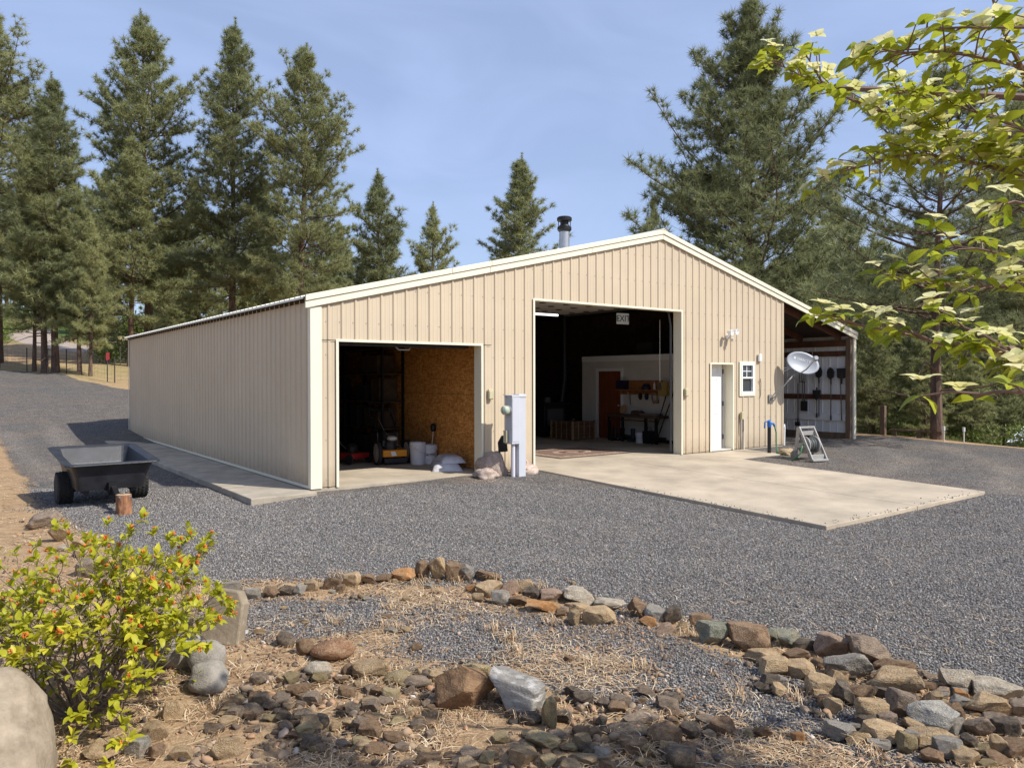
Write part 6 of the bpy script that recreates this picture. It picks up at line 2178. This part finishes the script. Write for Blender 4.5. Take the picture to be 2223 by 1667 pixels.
for k, pts in DOG.items():
    dens = {'B1': 18, 'B1b': 52, 'B2': 70, 'B2b': 26, 'B3': 78, 'B3b': 70, 'B6': 16, 'B5': 54, 'B4': 50}.get(k, 34)
    leafy(pts, .011 if k in ('B1', 'B2', 'B3', 'B5') else .006, .0025, dens)
    # run the bough on to the trunk outside the frame
    p0 = Vector(pts[0]); q = tr[3].lerp(tr[4], min(1, max(0, (p0.z - 1.7) / 1.2)))
    mid = p0.lerp(q, .5) + Vector((0, 0, -.06))
    wood.tube([q - troot, mid - troot, p0 - troot], [.022, .016, .011], 6)
nvis = len(dl), len(dfl)
# the part of the crown outside the picture, which shades the rocks
for k in range(40):
    a = rd.uniform(0, 6.28); rr = rd.uniform(.5, 1.75)
    e = Vector((.0 + math.cos(a) * rr, -10.72 + math.sin(a) * rr, rd.uniform(1.9, 3.5)))
    v = e - CAMP
    fx = v.dot(cF); rx = v.dot(cR)
    if rx < fx * 1.0 + .25 or fx < .2:
        continue
    q = tr[3].lerp(tr[4], rd.random())
    leafy([q, q.lerp(e, .5) + Vector((0, 0, .1)), e], .012, .003, 15)
wood.build("branches", M_dbark, dg)
M_dleaf = leafmat("dogwood_leaf", (.20, .265, .018), (.47, .50, .050), .52, False, .38)
M_dleafv = leafmat("dogwood_leaf_veined", (.20, .265, .018), (.47, .50, .050), .52, False, .38, None, True)
M_bract = leafmat("cream_bract", (.74, .71, .30), (.84, .81, .50), .48, False, .5)
dm = [leaf_mesh("leaf", .085, .050, .25, .28), leaf_mesh("leaf", .078, .048, .12, .42), leaf_mesh("leaf", .090, .052, .35, .12)]
place_leaves(dg, "leaf", dm, M_dleafv, dl, 290, "leaves", M_dleaf)
fm = MB()
one = leaf_mesh("bract", .046, .036, .22, .18, 4, 3)
V1, F1 = [tuple(v.co) for v in one.vertices], [tuple(p.vertices) for p in one.polygons]
for k in range(4):
    fm.add(V1, F1, Matrix.Rotation(k * math.pi / 2 + .1, 4, 'Z') @ Matrix.Rotation(R_(14 if k % 2 else 24), 4, 'X'))
fm.lathe([(.0, 0), (.006, .002), (.005, .008), (.0, .010)], 6)
fme = bpy.data.meshes.new("flower"); fme.from_pydata(fm.v, [], fm.f)
fme.polygons.foreach_set("use_smooth", [True] * len(fme.polygons))
place_leaves(dg, "flower", [fme], M_bract, dfl, 290, "flowers")
# ------------------------------------------------------------------ pines
M_pbark = mat("pine_trunk_bark", (.060, .040, .030), .95, col2=(.20, .125, .085), vscale=5, bump=.8, bscale=12, stretch=(2, 2, .5))
M_need = leafmat("pine_needles", (.115, .142, .070), (.41, .41, .18), .36, True, .45)
def pine(seed, H, cb, Rmax, r0, spacing=.42, limbs=5, tuft=.40, nneed=36, wide=.028, dens=1.0, top=.7, bare=.25, rise=0):
    r = random.Random(seed)
    tufts = []
    tk = MB()
    lean = (r.gauss(0, .010) * H, r.gauss(0, .010) * H)
    ph = r.random() * 6
    def axis(z):
        t = z / H
        return Vector((lean[0] * t * t + .05 * math.sin(z * .5 + ph), lean[1] * t * t + .05 * math.cos(z * .43 + ph), z))
    zs = [H * k / 14 for k in range(15)]
    tk.tube([axis(z) - Vector((0, 0, .5 if k == 0 else 0)) for k, z in enumerate(zs)], [r0 * (1 - .93 * (k / 14)) * (1.25 if k == 0 else 1) for k in range(15)], 9)
    # bare snags under the crown
    z = cb * bare
    while z < cb:
        a = r.uniform(0, 6.28); L = Rmax * r.uniform(.25, .7)
        p = axis(z)
        tk.tube([p, p + Vector((math.cos(a) * L * .5, math.sin(a) * L * .5, r.uniform(-.1, .2) * L)), p + Vector((math.cos(a) * L, math.sin(a) * L, r.uniform(-.3, .25) * L))], [.02 + .008 * L, .015 + .004 * L, .006], 4, caps=False)
        z += r.uniform(.35, .9)
    z = cb
    off = Vector((seed * 3.1, 0, 0))
    def tf(p, ax, s):
        tufts.append((p, ax.normalized(), tuft * s))
    while z < H * .975:
        t = (z - cb) / (H - cb)
        prof = (1 - t) ** top * min(1, (1 - t) / .30) ** .5 * (.60 + .40 * min(1, t / .2)) * (1 + .30 * noise.noise(Vector((0, seed * 2.2, z * .55))))
        nl = limbs if t < .8 else 4
        a0 = r.uniform(0, 6.28)
        for k in range(nl):
            a = a0 + k * 2 * math.pi / nl + r.gauss(0, .4)
            if r.random() < .14:
                continue
            zk = z + r.uniform(-.5, .5) * spacing
            bulge = 1 + .55 * noise.noise(Vector((math.cos(a) * 1.2, math.sin(a) * 1.2, zk * .42)) + off)
            L = Rmax * prof * r.uniform(.55, 1.12) * bulge + .12
            el = R_(rise + 2 + 52 * t + r.gauss(0, 13))
            p0 = axis(min(H, zk))
            h = Vector((math.cos(a), math.sin(a), 0))
            bend = r.gauss(0, .18)
            side = Vector((-h.y, h.x, 0))
            pts = []
            for q in range(6):
                s = q / 5
                pts.append(p0 + h * (L * s * math.cos(el)) + side * (bend * L * s * s) + Vector((0, 0, L * s * math.sin(el) + .30 * L * (s * s - .55 * s))))
            tk.tube(pts, [max(.006, (.010 * L + .012) * (1 - .85 * q / 5)) for q in range(6)], 4, caps=False)
            s = .22
            st = .44 / max(L, .3) / dens
            while s <= 1.0:
                i = min(4, int(s * 5)); p = pts[i].lerp(pts[i + 1], s * 5 - i)
                d = (pts[i + 1] - pts[i]).normalized()
                if s > .35:
                    tf(p + Vector((0, 0, .08)), d * .5 + Vector((0, 0, 1)), r.uniform(.7, 1.1))
                bl = .40 * L * (1.05 - s) + .18
                for sg in (-1, 1):
                    if r.random() < .88:
                        e = p + side * sg * bl * r.uniform(.5, 1.1) + d * bl * r.uniform(.2, .8) + Vector((0, 0, r.uniform(-.15, .45) * bl + .04))
                        tf(e, (e - p).normalized() + Vector((0, 0, .75)), r.uniform(.75, 1.2))
                        if bl > .42:
                            m_ = p.lerp(e, .55)
                            tf(m_ + Vector((0, 0, .06)), (e - p).normalized() + Vector((0, 0, 1)), r.uniform(.65, 1))
                        if bl > .3:
                            tk.tube([p, e], [.011, .005], 3, caps=False)
                s += st * r.uniform(.75, 1.25)
            tf(pts[-1], pts[-1] - pts[-2] + Vector((0, 0, .15)), r.uniform(.95, 1.2))
        z += spacing * r.uniform(.7, 1.3) * (1 if t < .75 else .7)
    for k in range(9):
        tf(axis(H + .25 - k * .16), Vector((r.gauss(0, .15), r.gauss(0, .15), 1)), .5 + .06 * k)
    C = np.array([tuple(x[0]) for x in tufts]); A = np.array([tuple(x[1]) for x in tufts]); S = np.array([x[2] for x in tufts])
    rn = np.random.default_rng(seed)
    n = len(C)
    D = rn.normal(size=(n, nneed, 3)); D /= np.linalg.norm(D, axis=2)[:, :, None]
    D = D + A[:, None, :] * .6; D /= np.linalg.norm(D, axis=2)[:, :, None]
    Pp = np.cross(D, rn.normal(size=(n, nneed, 3))); Pp /= np.linalg.norm(Pp, axis=2)[:, :, None]
    Ln = S[:, None, None] * rn.uniform(.7, 1.1, (n, nneed, 1))
    st = C[:, None, :] - A[:, None, :] * (S[:, None, None] * .35) * rn.uniform(0, 1, (n, nneed, 1))
    V = np.stack([st - Pp * wide * .5, st + Pp * wide * .5, st + D * Ln + Pp * .004, ], 2)
    F = np.arange(n * nneed * 3).reshape(-1, 3)
    print("pine", seed, n, len(F))
    return tk, V.reshape(-1, 3), F, n
KIND = {}
def kind(key, seed, H, *a, **k):
    tk, V, F, n = pine(seed, H, *a, **k)
    me = np_mesh("crown", V, F)
    me.materials.append(M_need)
    tm_ = tk.mesh("trunk", False)
    tm_.materials.append(M_pbark)
    KIND[key] = (tm_, me, H)
kind('A', 3, 21, 4.6, 4.1, .24, top=.62)
kind('B', 8, 22, 4.8, 4.9, .30, top=.50)
kind('C', 5, 21, 1.6, 7.4, .36, top=.70, limbs=7, spacing=.46, tuft=.40)
kind('D', 12, 8, .4, 2.9, .13, top=.62, limbs=6, spacing=.38, tuft=.32, nneed=28)
kind('E', 21, 14, 3.0, 3.4, .20, top=.60, spacing=.52)
kind('F', 33, 12, 3.4, 4.6, .165, top=.52, spacing=.55, tuft=.32, wide=.020, dens=1.1, bare=.35)
def tree(k, x, y, z, H, rz, label, grp=None, wide=1.0):
    tm_, cm, h0 = KIND[k]
    s = H / h0
    t = thing("pine_tree", label, "pine tree", (x, y, z), rz, grp)
    t.scale = (s * wide, s * wide, s)
    o = link("trunk", tm_, None, t)
    o = link("crown", cm, None, t)
    return t
G1 = "tall pines behind the yard"
NAMED = [
    ('B', -2.24, 39.60, 2.65, 19.9, 1.0, "tall pine cut by the left edge of the picture", 1.0),
    ('A', -0.08, 33.72, 2.08, 15.2, .3, "dark pine with a pointed top, second from the left", 1.05),
    ('B', 5.61, 39.95, 2.73, 21.5, 2.2, "broad twin topped pine left of the gable, third from the left", .95),
    ('A', 9.47, 35.79, 2.29, 21.1, 4.0, "tall pine with a slender spire above the building's eave", 1.0),
    ('B', 12.09, 31.32, 1.69, 19.5, 5.1, "pine with open upper branches over the low roof end", .95),
    ('E', 22.21, 41.22, 0.62, 16.9, .9, "thin sparse pine right of the tall left group", 1.0),
    ('E', 27.54, 42.21, -0.73, 16.6, 3.3, "small slim pine, last one left of the gap of sky", .85),
    ('A', 29.50, 33.22, -1.53, 19.7, 4.1, "lone pine standing in the sky left of the chimney", 1.15),
    ('E', 28.6, 19.0, -1.96, 14.2, 2.0, "small pine top peeping over the roof ridge", .72),
    ('C', 26.06, 10.78, -1.74, 21.8, .5, "huge broad pine behind the gable peak", 1.0),
    ('F', 18.41, -1.24, -0.12, 10.7, .6, "pine with a bare dark trunk at the right edge of the gravel", 1.15),
    ('B', 30.14, 0.20, -2.57, 16.2, .2, "pine at the right edge of the picture behind the dogwood boughs", 1.0),
    ('A', -0.88, 34.70, 2.13, 11.3, 2.9, "leaning thin pine, leftmost of the trunk cluster by the road", .8),
    ('E', -0.54, 33.95, 2.06, 12.9, 1.9, "thick trunked pine in the trunk cluster by the road", .9),
    ('E', 0.87, 32.38, 1.93, 9.2, .7, "short pine with a straight bare trunk right of the trunk cluster", .9),
    ('E', 1.27, 31.70, 1.86, 8.0, 4.4, "small pine with a slightly leaning thin trunk by the red sign", .8),
    ('E', 4.14, 37.30, 2.45, 13.4, 5.5, "pine whose trunk rises just behind the far eave corner", 1.0),
]
for (k, x, y, z, H, rz, lab, wd) in NAMED:
    tree(k, x, y, z, H, rz, lab, G1, wd)
LEFT = [('A', 10.85, 49.77, 3.64, 18.4), ('A', 15.79, 48.56, 2.71, 20.8), ('B', 23.15, 50.52, 0.79, 20.0), ('B', 7.36, 67.42, 5.80, 21.3), ('A', -1.5, 98.04, 5.87, 18.2),
        ('B', -8.5, 70.60, 5.16, 21.3), ('E', 13.35, 69.17, 5.23, 19.1), ('B', 18.85, 71.29, 3.80, 22.0), ('A', 25.50, 66.28, 1.07, 22.8), ('B', 6.58, 88.79, 9.08, 17.7), ('E', 3.27, 95.54, 11.30, 15.7),
        ('E', 36.95, 63.92, -0.70, 15.1), ('D', 17.86, 41.99, 1.88, 11.6), ('D', 13.36, 42.88, 2.63, 9.1), ('D', 9.39, 43.36, 3.08, 7.6), ('D', 23.29, 45.41, 0.49, 12.2),
        ('B', -3, 96, 11.5, 19), ('A', -8, 90, 10, 20), ('B', 12, 100, 11, 19), ('A', 20, 96, 8, 21), ('B', 28, 90, 5, 21), ('D', 6.5, 62, 4.9, 6), ('D', 10.2, 57, 4.6, 8), ('B', -10, 78, 7.2, 20), ('A', 2.5, 104, 13.5, 17), ('B', -6, 110, 15, 18), ('A', 10, 116, 16, 18), ('E', 16, 84, 7, 15), ('B', 0.5, 82, 8, 20), ('D', 8.5, 48.0, 3.9, 7), ('D', 12.5, 37.5, 2.4, 6.5), ('D', 16.5, 35.5, 1.6, 7)]
rt = random.Random(9)
for (k, x, y, z, H) in LEFT:
    tree(k, x, y, zg(x, y) - .1, H * (.74 if H > 15 else 1), rt.uniform(0, 6), "background pine in the wood beyond the dirt road, behind the tall front pines", "background pines beyond the road", rt.uniform(.9, 1.15))
RIGHT = [('D', 38.90, 11.13, -3.34, 13.1), ('E', 38.62, 13.84, -3.28, 17.4), ('D', 34.09, 7.24, -3.05, 10.8), ('E', 34.52, 4.41, -3.10, 11.4), ('B', 42.68, 5.78, -3.49, 15.5), ('D', 41.15, 16.94, -3.27, 14.2),
         ('D', 23.94, 3.61, -1.22, 6.1), ('D', 26.97, 3.83, -1.97, 6.2), ('D', 30.02, 2.79, -2.55, 6.6), ('D', 26.66, 0.31, -1.90, 5.0), ('D', 33.20, 1.64, -2.97, 8.3), ('D', 26.26, 5.62, -1.81, 7.4), ('D', 31.02, 4.54, -2.70, 9.0),
         ('B', 50.69, 9.75, -3.57, 15.7), ('A', 49.34, 13.27, -3.52, 17.0), ('D', 37.69, 2.02, -3.31, 12.1), ('D', 43.48, 20.19, -3.19, 13.5), ('D', 21.44, 2.2, -0.56, 3.6), ('D', 24.34, 0.18, -1.33, 3.6), ('D', 24.47, 1.96, -1.36, 4.6),
         ('E', 38.55, 3.88, -3.35, 11.1), ('E', 33.77, 9.98, -3.01, 13.1), ('D', 29.5, -2.2, -2.4, 5.6), ('D', 36, -2.5, -3, 9), ('D', 46, 2, -3.5, 12), ('D', 55, 6, -3.5, 14), ('D', 58, 0, -3.5, 14), ('D', 50, -4, -3.5, 12), ('D', 28, 8.2, -2, 7.5), ('D', 23.2, 5.8, -1.1, 6.6), ('D', 21.8, .6, 0, 3.4), ('D', 24.6, .9, 0, 4.6), ('D', 28.6, .6, 0, 5.4), ('B', 48, 26, -3, 16)]
for (k, x, y, z, H) in RIGHT:
    near_ = x < 28
    tree(k, x, y, zg(x, y) - .1, H, rt.uniform(0, 6), "bushy young pine below the gravel edge, right of the lean-to" if near_ else "background pine on the slope beyond the right edge of the gravel",
         "young pines below the gravel edge" if near_ else "background pines on the right slope", rt.uniform(.95, 1.25))
# more wood far behind, read as one mass
def wood_mass(spots, name):
    Vs, Fs, o = [], [], 0
    V0, F0 = mesh_arrays(KIND['D'][1])
    sel = np.random.default_rng(2).random(len(F0)) < .5
    F0 = F0[sel]
    V0 = V0[F0.ravel()] * np.array([1, 1, 1]); F0 = np.arange(len(V0)).reshape(-1, 3)
    for (x, y, H) in spots:
        s = H / 8
        a = rt.uniform(0, 6.28)
        Rm = np.array([[math.cos(a), -math.sin(a), 0], [math.sin(a), math.cos(a), 0], [0, 0, 1]])
        Vs.append((V0 * s) @ Rm.T + np.array([x, y, zg(x, y) - .3])); Fs.append(F0 + o); o += len(V0)
    return struct(link(name, np_mesh(name, np.vstack(Vs), np.vstack(Fs)), M_need), "stuff")
spots = [(x + rt.uniform(-3, 3), 125 + rt.uniform(-6, 12) - abs(x) * .1, rt.uniform(13, 19)) for x in range(-30, 60, 7)]
spots += [(66 + rt.uniform(-4, 6), y + rt.uniform(-2, 2), rt.uniform(13, 17)) for y in range(-14, 60, 7)]
wood_mass(spots, "distant_wood")

# ------------------------------------------------------------------ green shrubs on the hillside and by the fence
M_hleaf = leafmat("hill_leaf", (.075, .115, .026), (.20, .25, .060), .3, True, .5)
def shrub_mesh(seed, n, hgt, rad, size):
    r = np.random.default_rng(seed)
    d = r.normal(size=(n, 3)); d /= np.linalg.norm(d, axis=1)[:, None]
    rr = r.random(n) ** .4
    lump = np.array([1 + .5 * noise.noise(Vector(tuple(q * 1.7)) + Vector((seed, 0, 0))) for q in d])
    P = d * (rr * lump)[:, None] * np.array([rad, rad, hgt * .55]); P[:, 2] += hgt * .5
    P = P[P[:, 2] > 0.02]; n = len(P)
    a = r.normal(size=(n, 3)); a /= np.linalg.norm(a, axis=1)[:, None]
    b_ = np.cross(a, r.normal(size=(n, 3))); b_ /= np.linalg.norm(b_, axis=1)[:, None]
    s = r.uniform(.6, 1.2, (n, 1)) * size
    V = np.stack([P - a * s, P + b_ * s * .45, P + a * s, P - b_ * s * .45], 1)
    return np_mesh("foliage", V.reshape(-1, 3), np.arange(n * 4).reshape(-1, 4))
SH = [shrub_mesh(s, 1500, 1.0, .75, .055) for s in (1, 2, 3)]
for me in SH:
    me.materials.append(M_hleaf)
def shrub(x, y, s, label, grp):
    t = thing("shrub", label, "shrub", (x, y, zg(x, y) - .05), rt.uniform(0, 6), grp)
    t.scale = (s, s, s * rt.uniform(.8, 1.2))
    link("foliage", rt.choice(SH), None, t)
    mb = MB()
    for k in range(4):
        a = k * 1.6
        mb.tube([(0, 0, -.05), (math.cos(a) * .25, math.sin(a) * .25, .6)], [.02, .008], 4, caps=False)
    mb.build("stems", M_pbark, t)
for k in range(46):
    x = rt.uniform(-6, 16); y = 58 + x * 1.0 + rt.uniform(0, 22)
    if x < 4.5 and rt.random() < .45:
        x -= 3
    if -1.5 < x - 1.6 < 3.6 and y < 78:
        continue
    shrub(x, y, rt.uniform(1.0, 2.6), "green bush on the sunlit bank above the dirt road", "green bushes above the dirt road")
for k in range(13):
    y = rt.uniform(-7, 6); x = 19.6 + rt.uniform(0, 6)
    if -4.5 < y < -1.9 and x > 20.3:
        continue
    shrub(x, y, rt.uniform(.7, 1.3), "low green bush below the right edge of the gravel", "green bushes below the gravel edge")
for x, y in ((3.2, 39.5), (5.2, 41.5), (4.2, 44)):
    shrub(x, y, 1.5, "green bush beside the dirt road at the far eave corner", "green bushes by the far eave corner")

# ------------------------------------------------------------------ fence along the back of the yard
M_post = mat("steel_post", (.05, .045, .04), .7)
fpts = [(-9.5, 37.9), (-5.0, 36.2), (-2.30, 36.1), (-1.25, 34.2), (-.45, 33.0), (0.35, 32.9), (1.85, 28.6), (3.0, 27.6), (6, 26.4), (10, 25.2)]
fence = thing("wire_fence", "low wire fence on dark posts along the bare bank behind the yard", "fence", (0, 30, 0))
def on(x, y, h):
    return Vector((x, y - 30, zg(x, y) + h))
for x, y in fpts:
    MB().tube([on(x, y, -.2), on(x, y, 1.25)], .028, 6).build("post", M_post, fence)
wm = MB()
for (a, c) in zip(fpts, fpts[1:]):
    for h in (.15, .35, .55, .75, .95, 1.15):
        wm.tube([on(a[0], a[1], h), on(c[0], c[1], h)], .004, 3, caps=False)
    n = int(math.hypot(c[0] - a[0], c[1] - a[1]) / .3)
    for k in range(1, n):
        x, y = a[0] + (c[0] - a[0]) * k / n, a[1] + (c[1] - a[1]) * k / n
        wm.tube([on(x, y, .12), on(x, y, 1.15)], .003, 3, caps=False)
struct(wm.build("wire_mesh", mat("fence_wire", (.12, .11, .10), .6, metal=.3), fence), "stuff")
sgn = thing("red_sign", "small red sign on a dark post by the fence, left of the far eave corner", "sign", (1.60, 29.0, zg(1.60, 29.0)), YAW + .15)
MB().tube([(0, 0, -.2), (0, 0, 1.5)], .022, 6).build("post", M_post, sgn)
MB().prism([(-.05, 1.02), (.11, 1.06), (.11, 1.40), (-.05, 1.38)], -.03, -.022).build("panel", mat("sign_red", (.36, .04, .045), .6), sgn)
mb = MB(); mb.tube([(-2.05 + 0, 0, -.2), (-2.25, 0, .9), (-2.45, .0, 1.25)], .03, 6)
for (x, y, lab) in ((2.6, 40.2, "thin pale stake by the dirt road, left one of two"), (3.7, 38.2, "thin pale stake by the dirt road, right one of two")):
    tag(MB().tube([(0, 0, -.2), (0, 0, 1.1)], .03, 6).build("stake", mat("pale_stake", (.42, .38, .33), .8), loc=(x, y, zg(x, y))), lab, "stake")

# ------------------------------------------------------------------ right edge: bench rail, posts, shed roof
rb = thing("timber_rail", "low weathered timber rail left of the bare trunk at the gravel edge", "rail", (18.25, -.9, zg(18.25, -.9)))
MB().beam((.0, .95, .20), (.02, -.55, .20), .12, .05).build("board", M_wood, rb)
for yy in (.8, .1, -.4):
    MB().box(-.04, yy - .05, -.4, .04, yy + .05, .17).build("post", M_wood, rb)
tag(MB().box(-.07, -.07, -.5, .07, .07, .90).build("fence_post", M_wood, loc=(18.3, .28, zg(18.3, .28)), bevel=.01), "dark timber post at the gravel edge left of the bare trunk", "post")
tag(MB().box(-.07, -.07, -.5, .07, .07, .75).build("fence_post", M_wood, loc=(20.2, -3.2, zg(20.2, -3.2)), bevel=.01), "dark timber post between the bare trunk and the metal roof", "post")
for x, y, lab in ((18.4, 1.9, "white topped marker stake nearest the lean-to at the gravel edge"), (17.95, -1.62, "white topped marker stake in front of the bare trunk"), (18.3, -2.0, "white topped marker stake right of the bare trunk")):
    s_ = thing("marker_stake", lab, "stake", (x, y, zg(x, y)), 0, "marker stakes at the gravel edge")
    MB().tube([(0, 0, -.2), (0, 0, .30)], .02, 6).build("stake", M_offw, s_)
    MB().tube([(0, 0, .30), (0, 0, .42)], .035, 8).build("cap", M_white, s_)
shd = thing("shed", "shed below the gravel edge showing only its pale ribbed metal roof", "shed", (24.45, -3.85, -1.62), 0)
zs = lambda x: 0
M_shroof = mat("galv_roof", (.62, .66, .72), .35, metal=.2, var=.06, vscale=2)
roofp = MB()
pr = rib_profile(0, 5.2, .1)
for u, h in pr:
    roofp.v.append((-1.1, -2.6 + u, 1.20 + h)); roofp.v.append((1.6, -2.6 + u, 2.05 + h)); roofp.v.append((4.3, -2.6 + u, 1.20 + h))
for i in range(len(pr) - 1):
    for j in (0, 1):
        roofp.f.append((i * 3 + j, i * 3 + j + 1, i * 3 + 4 + j, i * 3 + 3 + j))
roofp.build("roof", M_shroof, shd)
MB().box(-.9, -2.4, -1.5, 4.1, 2.4, 1.18).build("wall", M_wood, shd)
MB().box(-1.12, -2.62, 1.10, -1.09, 2.62, 1.215).build("eave_trim", mat("shed_trim", (.15, .15, .16), .6), shd)
